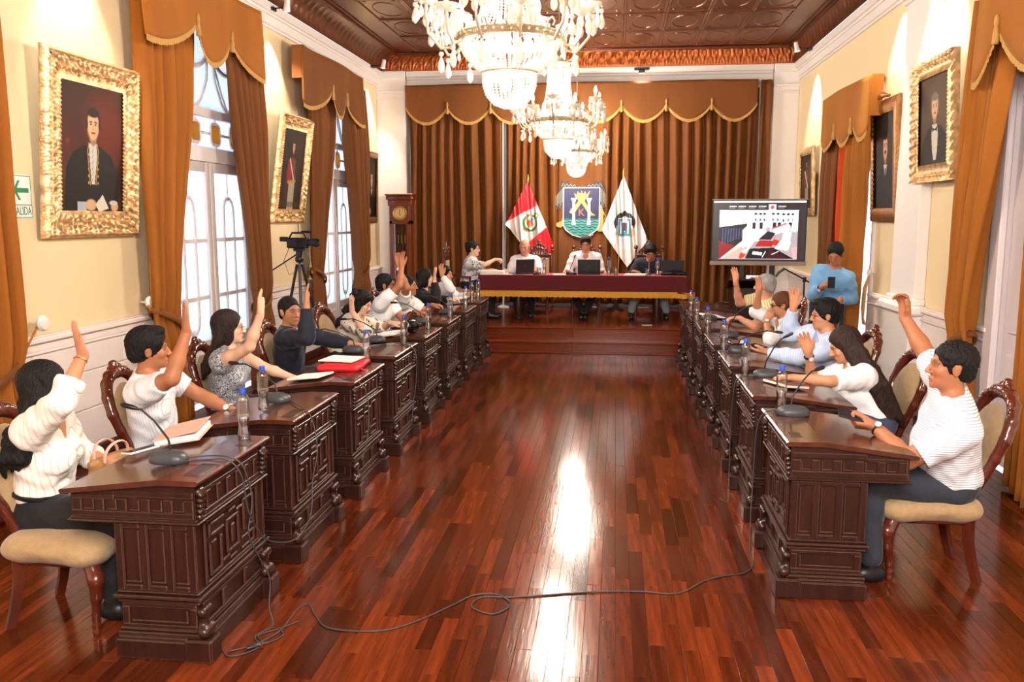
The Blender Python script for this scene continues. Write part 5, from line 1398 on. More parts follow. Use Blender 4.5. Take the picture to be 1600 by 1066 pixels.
def frg(u, v):
    p = skirt(u, 1.0); n = .006+.003*((int(u*520) % 2)); q = Vector((p[0], p[1], 0)).normalized()
    return (p[0]+q.x*n, p[1]-n, p[2]+.02-v*(.085+.012*(int(u*700) % 3 == 0)))
MB().grid(521, 3, frg).build('fringe', mat('golden_yellow_fringe', (214, 156, 48), .6, bump=.8, bscale=30, stretch=(12,12,1), var=.3, vscale=30), tcl, smooth=0)
# ================================================================ THINGS ON THE DESKS
def clear_mat(name, tint, gl=.10, rough=.03):
    m = bpy.data.materials.new(name); m.use_nodes = True; nt = m.node_tree; N = nt.nodes; L = nt.links
    for n in list(N): N.remove(n)
    o = N.new('ShaderNodeOutputMaterial'); mx = N.new('ShaderNodeMixShader'); tr = N.new('ShaderNodeBsdfTransparent'); g = N.new('ShaderNodeBsdfGlossy'); fr = N.new('ShaderNodeLayerWeight'); fr.inputs[0].default_value = .35
    tr.inputs[0].default_value = (*lin(tint), 1); g.inputs[1].default_value = rough; g.inputs[0].default_value = (1,1,1,1)
    ad = N.new('ShaderNodeMath'); ad.operation = 'MULTIPLY_ADD'; L.new(fr.outputs['Fresnel'], ad.inputs[0]); ad.inputs[1].default_value = .75; ad.inputs[2].default_value = gl
    L.new(ad.outputs[0], mx.inputs[0]); L.new(tr.outputs[0], mx.inputs[1]); L.new(g.outputs[0], mx.inputs[2]); L.new(mx.outputs[0], o.inputs[0]); return m
M_pet = clear_mat('clear_plastic', (254, 255, 255), .16, .12); M_water = clear_mat('water', (244, 248, 252), .10); M_clearglass = clear_mat('clear_glass', (240, 246, 246), .10)
def make_bottle():
    r = empty('water_bottle')
    prof = [(.020,0),(.029,.004),(.031,.015),(.0305,.03),(.0265,.058),(.0245,.078),(.027,.098),(.0305,.115)]
    for k in range(4): z = .125+k*.016; prof += [(.0312,z),(.0285,z+.008)]
    prof += [(.0312,.190),(.029,.202),(.022,.216),(.013,.226),(.0125,.234)]
    MB().lathe(prof, 20).build('bottle_wall', M_pet, r)
    MB().lathe([(.018,.002),(.028,.006),(.0295,.03),(.0255,.058),(.0236,.078),(.026,.098),(.0262,.104)], 16).build('water', M_water, r)
    MB().lathe([(.015,.228),(.0152,.245),(.014,.249)], 16).lathe([(.0165,.222),(.0165,.226)], 16).build('bottle_cap', M_blue, r)
    return r
bt0 = make_bottle(); nb = 0
def bottle(p, lb, grp, sc=1.0):
    global nb
    b = bt0 if nb == 0 else copy_tree(bt0); nb += 1
    b.location = p; b.rotation_euler.z = random.random()*6; b.scale = (sc, sc, sc)
    tag(b, lb, 'bottle'); b['group'] = grp
BL = [(-1.76,3.84,'half-full water bottle with blue cap beside the pink notebook'), (-1.92,4.45,'half-full water bottle on the second desk on the left'), (-1.79,6.02,'water bottle beside the red folder'), (-1.75,6.98,'water bottle on the desk of the curly-haired woman'),
      (-1.76,7.98,'water bottle beside the black handbag'), (-1.74,8.98,'water bottle on the sixth desk on the left'), (-1.76,10.05,'water bottle on the seventh desk on the left'), (-1.80,10.75,'water bottle near end of the farthest left desk'), (-1.80,11.25,'water bottle on the corner of the left row beside the red table')]
for x, y, lb in BL: bottle((x, y, .791), lb, 'water bottles on the left desks')
BR = [(.93,4.80,'water bottle with blue cap on the nearest right desk, by the microphone'), (.89,5.86,'water bottle on the second right desk'), (.88,6.95,'water bottle on the third right desk'), (.86,7.98,'water bottle on the fourth right desk'), (.85,8.95,'water bottle on the fifth right desk'), (.86,9.75,'water bottle farthest but one on the right row'), (.86,10.35,'water bottle farthest on the right row')]
for x, y, lb in BR[:6]: bottle((x, y, .791), lb, 'water bottles on the right desks')
# conference microphones
def mic(base, head, lb, grp, dirx, onz=.79, big=1.0):
    r = empty('gooseneck_microphone', base, label=lb, cat='microphone', group=grp)
    F = Field(); F.ell((0,0,.014), (.085*big,.052*big,.044), None, .01); F.ell((-.045*dirx,0,.018), (.05,.045,.030), None, .02)
    V, Q = F.mesh(.007); V[:,2] = np.maximum(V[:,2], 0); raw_mesh('microphone_base', V, Q, M_grey, r)
    h = Vector(head)-Vector(base); p0 = Vector((dirx*-.02,0,.045)); d = (h-p0)
    pts = [p0, p0+Vector((d.x*.06, d.y*.06, .06)), p0+d*.4+Vector((0,0,.06)), p0+d*.72+Vector((0,0,.045)), h-(d.normalized()*.01)]
    MB().tube(pts, [.006,.005,.0045,.0045,.005], 8).build('gooseneck', M_rubber, r)
    e = (h-pts[3]).normalized(); MB().tube([h-e*.03, h-e*.01, h+e*.03, h+e*.04], [.007,.011,.011,.006], 10).build('microphone_head', M_black, r)
    b = MB(); 
    for k in range(2): b.box(.0-.02*k, .012-.02*k, -.012+.012*k, -.002+.012*k, .052, .057)
    b.build('button', M_black, r, smooth=0)
    return r
ML = 'microphones on the left desks'; MR = 'microphones on the right desks'
mic((-1.93,3.43,.789), (-2.07,3.40,1.04), 'conference microphone beside the white phone on the nearest left desk', ML, -1)
mic((-1.95,4.68,.789), (-2.22,4.75,1.00), 'conference microphone in front of the woman in printed top', ML, -1)
mic((-2.08,6.60,.780), (-2.38,6.55,.96), 'conference microphone in front of the navy suit jacket', ML, -1)
mic((-2.05,7.15,.784), (-2.35,7.22,.97), 'conference microphone in front of the floral blouse', ML, -1)
mic((-1.96,8.48,.788), (-2.20,8.40,1.00), 'conference microphone in front of the bespectacled man with high arm', ML, -1)
mic((-1.86,9.35,.789), (-2.10,9.30,.99), 'conference microphone farthest along the left desks', ML, -1)
mic((.98,4.68,.789), (1.12,4.78,1.03), 'conference microphone on the nearest right desk', MR, 1)
mic((1.03,5.82,.789), (1.14,5.76,1.08), 'upright conference microphone in front of the long-haired young woman', MR, 1)
mic((1.00,6.88,.789), (1.24,6.62,.99), 'low-bent conference microphone in front of the pale blue shirt', MR, 1)
mic((1.04,7.80,.789), (1.18,7.72,1.07), 'conference microphone in front of the woman in white blouse on the right', MR, 1)
mic((1.00,9.10,.789), (1.14,9.05,.98), 'conference microphone farthest along the right desks', MR, 1)
# notebook, phone, papers
def desk_z(u): return .7925 if u < .2 else .792-.127*(u-.2)
r = empty('notebook', (-2.12,3.92,.776), RZ=0) if False else empty('notebook', (-2.10,3.90,.781), R(14), label='pink leather-covered notebook on the nearest left desk', cat='notebook')
SL = RY(R(-7.2)).inverted() if False else RY(R(7.2)).inverted()
MB().box(-.10, .10, -.15, .15, .004, .030, .003, M=SL).build('pages', M_paper, r, smooth=0)
MB().box(-.105, .108, -.155, .155, 0, .004, .001, M=SL).build('back_cover', M_rose, r, smooth=0)
MB().box(-.105, .108, -.155, .155, .030, .036, .002, M=SL@T(.0,0,.0)@RY(R(-5))@T(0,0,.004)).build('front_cover', M_rose, r, smooth=0)
r = empty('mobile_phone', (-2.19,3.66,.767), R(-22), label='white-cased smartphone lying beside the pink notebook', cat='phone')
MB().box(-.038, .038, -.08, .08, 0, .010, .003, M=SL).build('phone_case', mat('pinkish_white_plastic', (240,226,226), .4), r, smooth=0)
MB().box(-.034, .034, -.074, .074, .010, .0108, .0003, M=SL).build('phone_screen', mat('black_glass', (18,18,26), .06), r, smooth=0)
r = empty('tan_handbag', (-2.46,3.85,.50), R(80), label='tan leather handbag behind the nearest left desk', cat='bag')
F = Field(); F.ell((0,0,.09), (.16,.05,.10), None, .02); F.cap((-.13,0,.17), (.13,0,.17), .022, None, .03)
sdf_obj('bag_body', F, .008, M_tan, r)
for s in (1, -1): MB().tube([(.08*math.cos(PI*k/12), s*(.03+.015*math.sin(PI*k/12)), .17+.09*math.sin(PI*k/12)**.7) for k in range(13)], .009, 8, flat=.5).build('strap', M_rose, r)
r = empty('spiral_notebook', (-2.02,5.50,.783), R(-12), label='open white spiral notebook beside the red folder', cat='notebook')
MB().box(-.13, .11, -.11, .10, 0, .012, .002, M=SL).build('pages', M_paper, r, smooth=0); mb = MB()
for k in range(16): mb.tube([(-.12+k*.014, .10+.006*math.cos(a), .010+.010*math.sin(a)) for a in np.linspace(0, 2*PI, 7)], .0014, 4)
mb.build('spiral_binding', M_black, r)
r = empty('red_folder', (-1.89,5.84,.793), R(4), label='red zipped folder hanging over a desk edge with white papers on it', cat='folder')
F = Field(); F.cap((-.14,-.17,.018), (.10,-.17,.018), .018, None, .0); 
for y in np.linspace(-.17, .17, 9): F.cap((-.14,y,.018), (.12,y,.018), .020, None, .03)
sdf_obj('folder_cover', F, .008, M_red, r, disp=lambda X, Y, Z: .0015*np.sin(X*60+Y*20)*np.sin(Y*50))
MB().box(-.13, .13, -.185, -.155, .012, .024, .004).build('zip_band', M_black, r, smooth=0)
MB().tube([(.10,-.10,.01), (.16,-.12,.0), (.19,-.12,-.02), (.185,-.11,-.05)], .011, 8, flat=.5).build('strap', M_red, r)
r2 = empty('paper_sheets', (-1.93,5.90,.838), R(-6), label='white sheets of paper lying on the red folder', cat='paper')
MB().box(-.14, .12, -.12, .13, 0, .006, .001).build('sheets', M_paper, r2, smooth=0)
def papers(name, lb, cat, p, rz, sx, sy, sz=.008, m=M_paper, slope=True, extra=None):
    r = empty(name, p, R(rz), label=lb, cat=cat); M_ = SL if slope == 1 else (SL.inverted() if slope == -1 else Matrix.Identity(4))
    rr = random.Random(int(abs(p[1])*100)); n = max(1, int(sz/.004))
    for k in range(n):
        dx, dy, a = rr.uniform(-.008,.008), rr.uniform(-.008,.008), rr.uniform(-.05,.05)
        o = MB().box(-sx/2, sx/2, -sy/2, sy/2, k*sz/n, (k+.9)*sz/n, .0006, M=M_@T(dx,dy,0)@RZ(a)).build('sheet', m, r, smooth=0)
    return r
papers('magazine', 'printed magazine under the hand of the man in navy suit', 'magazine', (-2.12,6.80,.782), 12, .21, .29, .012, mat('magazine_page', (190,196,208), .4, var=.4, vscale=25), 1)
papers('paper_sheets', 'papers in front of the curly-haired woman', 'paper', (-2.06,7.62,.785), -8, .22, .32, .016, M_paper, 1)
papers('paper_sheets', 'papers in front of the woman with the black ribbon', 'paper', (-2.03,11.2,.785), 5, .22, .3, .012, M_paper, 1)
papers('book', 'closed brown book on the second right desk', 'book', (1.10,5.53,.793), 32, .17, .25, .016, mat('brown_leather_cover', (112,70,46), .5), -1) if False else None
bk = empty('book', (1.10,5.55,.787), R(28), label='closed brown book on the second right desk', cat='book'); SR = RY(R(7.2))
MB().box(-.085, .085, -.12, .12, .003, .018, .001, M=SR).build('pages', M_paper, bk, smooth=0)
for z in (0, .018): MB().box(-.09, .09, -.125, .125, z, z+.003, .001, M=SR).build('cover', mat('brown_leather_cover', (112,70,46), .5), bk, smooth=0)
def handset(name, lb, cat, p, rot, sx, sy, m2=None, scr=(30,34,44), em=0):
    r = empty(name, p, label=lb, cat=cat); r.rotation_euler = rot
    MB().box(-sx/2, sx/2, -sy/2, sy/2, 0, .009, .003).build('case', M_black, r, smooth=0)
    MB().box(-sx/2+.004, sx/2-.004, -sy/2+.006, sy/2-.006, .009, .0096, .0002).build('screen', mat('screen_'+name, scr, .08, emit=em), r, smooth=0); return r
handset('mobile_phone', 'black smartphone in the hand of the striped-shirt man', 'phone', (1.225,4.455,.842), (R(15), R(-25), R(80)), .075, .155)
handset('tablet', 'black tablet held by the man in pale blue shirt', 'tablet', (1.10,6.86,.835), (0, R(-8), R(20)), .14, .20)
handset('mobile_phone', 'black smartphone held by the standing man in sky blue', 'phone', (2.285,9.40,1.165), (R(50), 0, R(-15)), .075, .15, em=0)
handset('tablet', 'black tablet lying on the fourth right desk', 'tablet', (1.05,7.40,.793), (0, 0, R(8)), .15, .22)
papers('paper_sheets', 'papers near the far end of the right row', 'paper', (1.05,9.45,.789), 14, .22, .30, .012, M_paper, -1)
r = empty('black_handbag', (-1.86,7.72,.789), R(60), label='small black leather handbag with ring handles on the left desks', cat='bag')
F = Field(); F.ell((0,0,.062), (.095,.055,.066), None, .01); F.cap((-.06,0,.11), (.06,0,.11), .016, None, .03)
V, Q = F.mesh(.007); V[:,2] = np.maximum(V[:,2], 0); raw_mesh('bag_body', V, Q, mat('black_leather', (16,15,17), .22, coat=.4), r)
for s in (1, -1):
    mb = MB()
    for k in range(11): a = PI*k/10; mb.ball((-.055*math.cos(a), s*.02, .115+.075*math.sin(a)), .010, 6, 5)
    mb.build('beaded_handle', mat('brown_beads', (60,30,24), .3), r)
# ================================================================ THINGS ON THE RED TABLE
tz = TZ+.004
def laptop(lb, x, y, rz, w, m, tilt=12, h=.0):
    r = empty('laptop', (x, y, tz), R(rz), label=lb, cat='laptop')
    MB().box(-w/2, w/2, -.02, w*.62, 0, .014, .004).build('keyboard_base', m, r, smooth=0)
    hh = w*.66; M_ = T(0,-.02,.012)@RX(R(tilt))
    MB().box(-w/2, w/2, -.010, 0, 0, hh, .004, M=M_).build('lid', m, r, smooth=0)
    MB().box(-w/2+.008, w/2-.008, 0, .001, .01, hh-.008, M=M_).build('screen', mat('lcd_panel', (150,170,190), .3, emit=.6), r, smooth=0)
    MB().box(-.02, .02, -.0108, -.010, hh*.45, hh*.55, M=M_).build('lid_emblem', M_grey, r, smooth=0)
    return r
laptop('open grey laptop turned sideways before the older balding man', -1.33, 12.62, 38, .32, mat('dark_laptop', (46,46,50), .35), 4)
laptop('black laptop in the middle of the red table', -.37, 12.62, 0, .33, mat('black_laptop', (24,22,26), .35), 10)
laptop('open dark grey laptop at the right end of the red table', .84, 12.66, -6, .33, mat('slate_laptop', (52,54,60), .35), 16)
bottle((-1.03,12.62,tz), 'upright water bottle right of the older balding man', 'water bottles on the red table', 1.0)
bottle((-.08,12.66,tz), 'upright water bottle right of the middle laptop', 'water bottles on the red table', 1.05)
bottle((.62,12.62,tz), 'water bottle beside the bent-over man in navy jacket', 'water bottles on the red table', 1.0)
def glass(x, y, lb, water=True):
    r = empty('drinking_glass', (x, y, tz), label=lb, cat='glass', group='glasses on the red table')
    MB().lathe([(.028,0),(.030,.004),(.036,.10),(.034,.10),(.028,.008),(.002,.006)], 18).build('glass_wall', M_clearglass, r)
    MB().lathe([(.026,.008),(.031,.05)], 16).build('water', M_water, r)
glass(-1.10, 12.56, 'drinking glass beside the grey laptop'); glass(.02, 12.56, 'drinking glass beside the middle bottle'); glass(.48, 12.56, 'drinking glass before the man in navy jacket')
papers('paper_sheets', 'tall stack of papers at the left end of the red table', 'paper', (-1.80,12.60,tz), 4, .34, .24, .05, M_paper, 0)
papers('paper_sheets', 'sheets of paper left of the middle laptop', 'paper', (-.78,12.60,tz), 4, .22, .16, .008, M_paper, 0)
papers('paper_sheets', 'loose papers in front of the man in navy jacket', 'paper', (.30,12.60,tz), -4, .30, .20, .02, M_paper, 0)
papers('place_card', 'sheet of paper under the hands of the older balding man', 'paper', (-1.56,12.66,tz), 10, .24, .18, .005, M_paper, 0)
r = empty('gooseneck_microphone', (-.63,12.56,tz), label='conference microphone on the red table left of the middle laptop', cat='microphone')
F = Field(); F.ell((0,0,.01), (.085,.06,.045), None, .01); V, Q = F.mesh(.009); V[:,2] = np.maximum(V[:,2], 0); raw_mesh('microphone_base', V, Q, M_black, r)
MB().tube([(-.02,0,.04), (-.01,0,.10), (.03,.01,.20), (.05,.02,.26)], .005, 8).build('gooseneck', M_rubber, r); MB().tube([(.045,.02,.25), (.058,.022,.29)], .011, 10).build('microphone_head', M_black, r)
r = empty('gooseneck_microphone', (.50,12.70,tz), label='slim silver microphone before the man in navy jacket', cat='microphone')
MB().lathe([(.05,0),(.05,.01),(.02,.02),(.005,.022),(.005,.2),(.009,.205),(.009,.24),(.004,.245)], 14).build('microphone_stem', M_silver, r)
r = empty('camera_bag', (.86,12.56,tz), R(4), label='low black bag lying before the right-hand laptop', cat='bag')
F = Field(); F.cap((-.17,0,.028), (.16,.0,.028), .034, .028, .02); F.ell((-.05,0,.04), (.07,.05,.03), None, .02); V, Q = F.mesh(.010); V[:,2] = np.maximum(V[:,2], 0); raw_mesh('bag_body', V, Q, M_black, r)
MB().tube([(-.15,-.02,.05), (-.05,-.04,.08), (.08,-.03,.075), (.17,-.01,.03)], .008, 6).build('strap', M_black, r)
r = empty('folded_spectacle_case', (-1.14,12.52,tz), label='small dark case beside the drinking glass on the red table', cat='case')
MB().box(-.05, .05, -.02, .02, 0, .025, .010).build('case_body', M_black, r, smooth=30)
# ================================================================ CABLES
def cable(lb, pts, rad=.0035, m=None, name='microphone_cable'):
    q = [Vector(p) for p in pts]; out = []
    for i in range(len(q)-1):
        p0, p1, p2, p3 = q[max(i-1,0)], q[i], q[i+1], q[min(i+2, len(q)-1)]
        for k in range(6):
            t = k/6; out.append(.5*((2*p1)+(p2-p0)*t+(2*p0-5*p1+4*p2-p3)*t*t+(-p0+3*p1-3*p2+p3)*t**3))
    out.append(q[-1])
    for v in out: v.z = max(v.z, rad) if v.z < .05 else v.z
    o = MB().tube(out, rad, 6).build(name, m or M_cable, smooth=180); tag(o, lb, 'cable'); return o
cable('long thin cable wandering across the hardwood floor between the two rows',
  [(x, y, .004) for x, y in [(-1.62,3.28),(-1.56,3.32),(-1.51,3.38),(-1.47,3.49),(-1.47,3.68),(-1.44,3.76),(-1.36,3.64),(-1.25,3.53),(-1.01,3.54),(-.86,3.67),(-.74,3.84),(-.66,3.95),(-.55,3.97),(-.47,3.87),(-.54,3.76),(-.65,3.82),(-.62,3.93),(-.47,3.95),(-.29,4.0),(-.07,4.06),(.15,4.09),(.34,4.09),(.48,4.25),(.59,4.33),(.70,4.38),(.76,4.48)]]+[(.77,4.62,.004),(.775,4.70,.1),(.79,4.76,.4),(.80,4.74,.72),(.86,4.70,.81),(.94,4.69,.80)], .0042)
cable('twisted pair of cables hanging from the microphone down the nearest left desk', [(-1.88,3.45,.80),(-1.78,3.50,.803),(-1.68,3.50,.80),(-1.625,3.52,.75),(-1.60,3.54,.60),(-1.605,3.50,.45),(-1.59,3.56,.32),(-1.56,3.60,.20),(-1.55,3.56,.08),(-1.52,3.52,.006),(-1.56,3.42,.005),(-1.50,3.36,.005),(-1.44,3.44,.005),(-1.50,3.52,.005)])
cable('second cable looping from the nearest left desk to its neighbour', [(-1.88,3.40,.80),(-1.76,3.44,.803),(-1.66,3.45,.80),(-1.61,3.47,.72),(-1.60,3.50,.55),(-1.59,3.66,.36),(-1.57,3.95,.25),(-1.56,4.15,.30),(-1.59,4.28,.45),(-1.58,4.34,.60),(-1.62,4.40,.74),(-1.68,4.45,.80),(-1.85,4.66,.80)])
cable('small coil of cable with connector on the floor by the nearest left desk', [(-1.66,3.30,.005),(-1.60,3.24,.005),(-1.53,3.28,.005),(-1.50,3.36,.005),(-1.55,3.43,.005),(-1.48,3.50,.005),(-1.42,3.58,.005)])
cable('cable hanging down the second desk on the right', [(1.00,5.80,.80),(.92,5.76,.802),(.84,5.72,.80),(.80,5.70,.74),(.79,5.72,.45),(.785,5.68,.2),(.77,5.60,.07),(.76,5.52,.004),(.72,5.60,.004)])
cable('cable hanging down the third desk on the left', [(-1.92,5.60,.80),(-1.72,5.40,.80),(-1.62,5.37,.74),(-1.59,5.36,.6),(-1.585,5.28,.40),(-1.60,5.20,.30)])
cable('cable hanging down the fourth desk on the left', [(-2.0,7.1,.80),(-1.72,6.90,.80),(-1.61,6.80,.74),(-1.59,6.72,.55),(-1.60,6.62,.30),(-1.58,6.50,.22)])
cable('cable from the lectern down to the floor', [(1.62,11.42,1.02),(1.50,11.38,1.06),(1.46,11.36,.9),(1.47,11.36,.5),(1.45,11.30,.06),(1.40,11.2,.004)])
o = MB().lathe([(.006,-.03),(.009,-.02),(.009,.02),(.006,.03)], 8, M=T(-1.525,3.32,.011)@RZ(.6)@RY(PI/2)).build('cable_connector', M_black); tag(o, 'black plug joining cables on the floor by the nearest left desk', 'connector')
MB().box(.40,.54,12.16,12.22,.340,.345,.001).build('floor_outlet', M_silver, None, smooth=0)
tag(bpy.data.objects['floor_outlet'], 'small metal floor outlet on the platform under the red table', 'outlet')
# ================================================================ CHANDELIERS
M_crystal = mat('cut_crystal', (252, 246, 236), .10, trans=.35, ior=1.5, spec=.8)
tl = M_crystal.node_tree; _b = tl.nodes['Principled BSDF']; _t = tl.nodes.new('ShaderNodeBsdfTranslucent'); _t.inputs[0].default_value = (1, .96, .88, 1)
_m = tl.nodes.new('ShaderNodeMixShader'); _m.inputs[0].default_value = .55; tl.links.new(_b.outputs[0], _m.inputs[1]); tl.links.new(_t.outputs[0], _m.inputs[2]); tl.links.new(_m.outputs[0], tl.nodes['Material Output'].inputs[0])
M_bulb = mat('lit_candle_bulb', (255, 236, 200), .3, emit=22, ecol=(255, 226, 178))
M_inner = mat('lit_inner_bulb', (255, 236, 200), .3, emit=16, ecol=(255, 228, 184))
M_arm = mat('aged_silver_gilt', (206, 190, 160), .28, metal=.7)
M_candle = mat('ivory_candle_sleeve', (246, 240, 226), .5)
OCT_V = [(1,0,0),(-1,0,0),(0,1,0),(0,-1,0),(0,0,1),(0,0,-1)]; OCT_F = [(0,2,4),(2,1,4),(1,3,4),(3,0,4),(2,0,5),(1,2,5),(3,1,5),(0,3,5)]
def beads(mb, pts, r, step):
    pts = [Vector(p) for p in pts]; acc = 0
    for a, b in zip(pts, pts[1:]):
        L_ = (b-a).length; d = (b-a)/max(L_, 1e-6); t = (step-acc) % step
        while t < L_:
            c = a+d*t; mb.add([(c.x+v[0]*r, c.y+v[1]*r, c.z+v[2]*r*1.15) for v in OCT_V], OCT_F); t += step
        acc = (acc+L_) % step
def drop(mb, p, s=1.0):
    x, y, z = p; mb.lathe([(.001,0),(.0035*s,-.012*s)], 4, p)
    mb.ball((x, y, z-.010*s), .009*s, 6, 4)
    mb.lathe([(.003*s,-.020*s),(.009*s,-.036*s),(.0125*s,-.052*s),(.010*s,-.064*s),(.002*s,-.072*s)], 7, p)
def make_chandelier():
    r = empty('chandelier')
    # local z = 0 at the big ring
    ZR = 0.0
    b = MB()
    NS = 44
    for k in range(NS):     # strings from the top crown flaring to the ring
        a = 2*PI*k/NS; prof = [(.11, .58), (.112, .48), (.118, .36), (.135, .24), (.165, .13), (.215, .05), (.285, .0)]
        beads(b, [(q*math.cos(a), q*math.sin(a), z) for q, z in prof], .0075, .0155)
    b.build('crystal_strings', M_crystal, r, smooth=0, kind='stuff')
    b = MB()
    for k in range(56):     # the bowl below the ring
        a = 2*PI*k/56; beads(b, [(q*math.cos(a), q*math.sin(a), z) for q, z in [(.285,-.01),(.255,-.08),(.205,-.14),(.150,-.18)]], .0085, .0165)
    b.build('crystal_bowl', M_crystal, r, smooth=0, kind='stuff')
    b = MB()
    for k in range(34):     # the lower basket
        a = 2*PI*k/34; beads(b, [(q*math.cos(a), q*math.sin(a), z) for q, z in [(.150,-.185),(.146,-.25),(.128,-.305),(.090,-.345),(.035,-.366)]], .0085, .0165)
    b.build('crystal_basket', M_crystal, r, smooth=0, kind='stuff')
    for (q, z, w) in ((.287, 0, .012), (.292, .016, .006), (.292, -.016, .006), (.152, -.182, .007), (.112, .58, .010)):
        MB().tube([(q*math.cos(a), q*math.sin(a), z) for a in np.linspace(0, 2*PI, 37)], w, 6, cap=False).build('ring', M_arm, r)
    rg = MB()
    for k in range(40): a = 2*PI*k/40; rg.ball((.300*math.cos(a), .300*math.sin(a), 0), .010, 6, 4)
    rg.build('ring_beads', M_arm, r, kind='stuff')
    st = MB().tube([(0,0,-.10),(0,0,1.45)], .010, 8).lathe([(.02,.54),(.11,.58),(.12,.61),(.05,.64),(.02,.72),(.035,.76),(.015,.82)], 16)
    st.build('stem', M_arm, r)
    MB().lathe([(.012,1.34),(.05,1.38),(.08,1.43),(.085,1.44)], 16).build('ceiling_rose', M_brass, r)
    for k in range(6): a = 2*PI*k/6; MB().ball((.10*math.cos(a), .10*math.sin(a), -.03), (.022,.022,.032), 10, 8).build('inner_bulb', M_inner, r)
    for k in range(3): a = 2*PI*k/3+.4; MB().ball((.045*math.cos(a), .045*math.sin(a), -.25), (.024,.024,.034), 10, 8).build('inner_bulb', M_inner, r)
    for k in range(3): a = 2*PI*k/3; MB().ball((.035*math.cos(a), .035*math.sin(a), .35), (.02,.02,.03), 10, 8).build('inner_bulb', M_inner, r)
    cr = MB()
    for k in range(10):
        a = 2*PI*k/10; cr.tube([(.11*math.cos(a), .11*math.sin(a), .59), (.16*math.cos(a), .16*math.sin(a), .62), (.19*math.cos(a), .19*math.sin(a), .58), (.17*math.cos(a), .17*math.sin(a), .55)], .006, 6)
    cr.build('top_crown', M_arm, r)
    cd_ = MB()
    for k in range(10): a = 2*PI*k/10; drop(cd_, (.17*math.cos(a), .17*math.sin(a), .54), 1.0); drop(cd_, (.13*math.cos(a+.3), .13*math.sin(a+.3), .56), .8)
    cd_.build('crown_drops', M_crystal, r, smooth=0, kind='stuff')
    for k in range(12):
        a = 2*PI*(k+.5)/12; u = Vector((math.cos(a), math.sin(a), 0)); hi = .10 if k % 2 == 0 else .02; RO = .46 if k % 2 == 0 else .42
        P = lambda q, z: u*q+Vector((0,0,z))
        am = MB().tube([P(.29,-.01), P(.33,-.055), P(.38,-.06), P(RO-.01,-.02+hi*.4), P(RO,.06+hi*.5), P(RO,.085+hi)], .008, 8)
        am.tube([P(.31,.0), P(.335,.045), P(.365,.055), P(.385,.03), P(.372,.012)], .005, 6)
        ao = am.build('arm', M_arm, r)
        zc = .085+hi
        MB().lathe([(.010,-.02),(.020,-.015),(.056,.005),(.064,.020),(.060,.020),(.050,.010),(.010,.0)], 16, tuple(P(RO, zc))).build('bobeche', M_crystal, ao)
        MB().lathe([(.012,0),(.0125,.055),(.011,.058)], 10, tuple(P(RO, zc))).build('candle_sleeve', M_candle, ao)
        MB().lathe([(.009,.058),(.015,.075),(.0145,.095),(.008,.118),(.002,.130)], 10, tuple(P(RO, zc))).build('bulb', M_bulb, ao)
        dm = MB()
        for j in range(7):
            t = 2*PI*j/7; c = P(RO, zc+.012)+Vector((.060*math.cos(t), .060*math.sin(t), 0)); dm.ball(tuple(c+Vector((0,0,-.01))), .007, 6, 4); drop(dm, (c.x, c.y, c.z-.018), 1.25 if j % 2 else 1.6)
        drop(dm, tuple(P(.38,-.075)), 1.6); drop(dm, tuple(P(.31,-.035)), .9)
        dm.build('crystal_drops', M_crystal, ao, smooth=0, kind='stuff')
    return r
ch0 = make_chandelier()
for i, y in enumerate(CHANDELIERS):
    c = ch0 if i == 0 else copy_tree(ch0)
    c.location = (CHX, y, 2.83); c.scale.z = 1.0
    c.rotation_euler.z = .2*i
    tag(c, ['largest, nearest crystal chandelier, cut by the top edge of the picture', 'middle crystal chandelier, seen below the nearest one', 'farthest crystal chandelier, hanging before the coat of arms', 'crystal chandelier hanging above the photographer'][i], 'chandelier')
    c['group'] = 'crystal chandeliers down the middle of the hall'
    MB().tube([(0,0,1.4),(0,0,4.5-2.83-.0)], .008, 6).build('chain', M_arm, c)

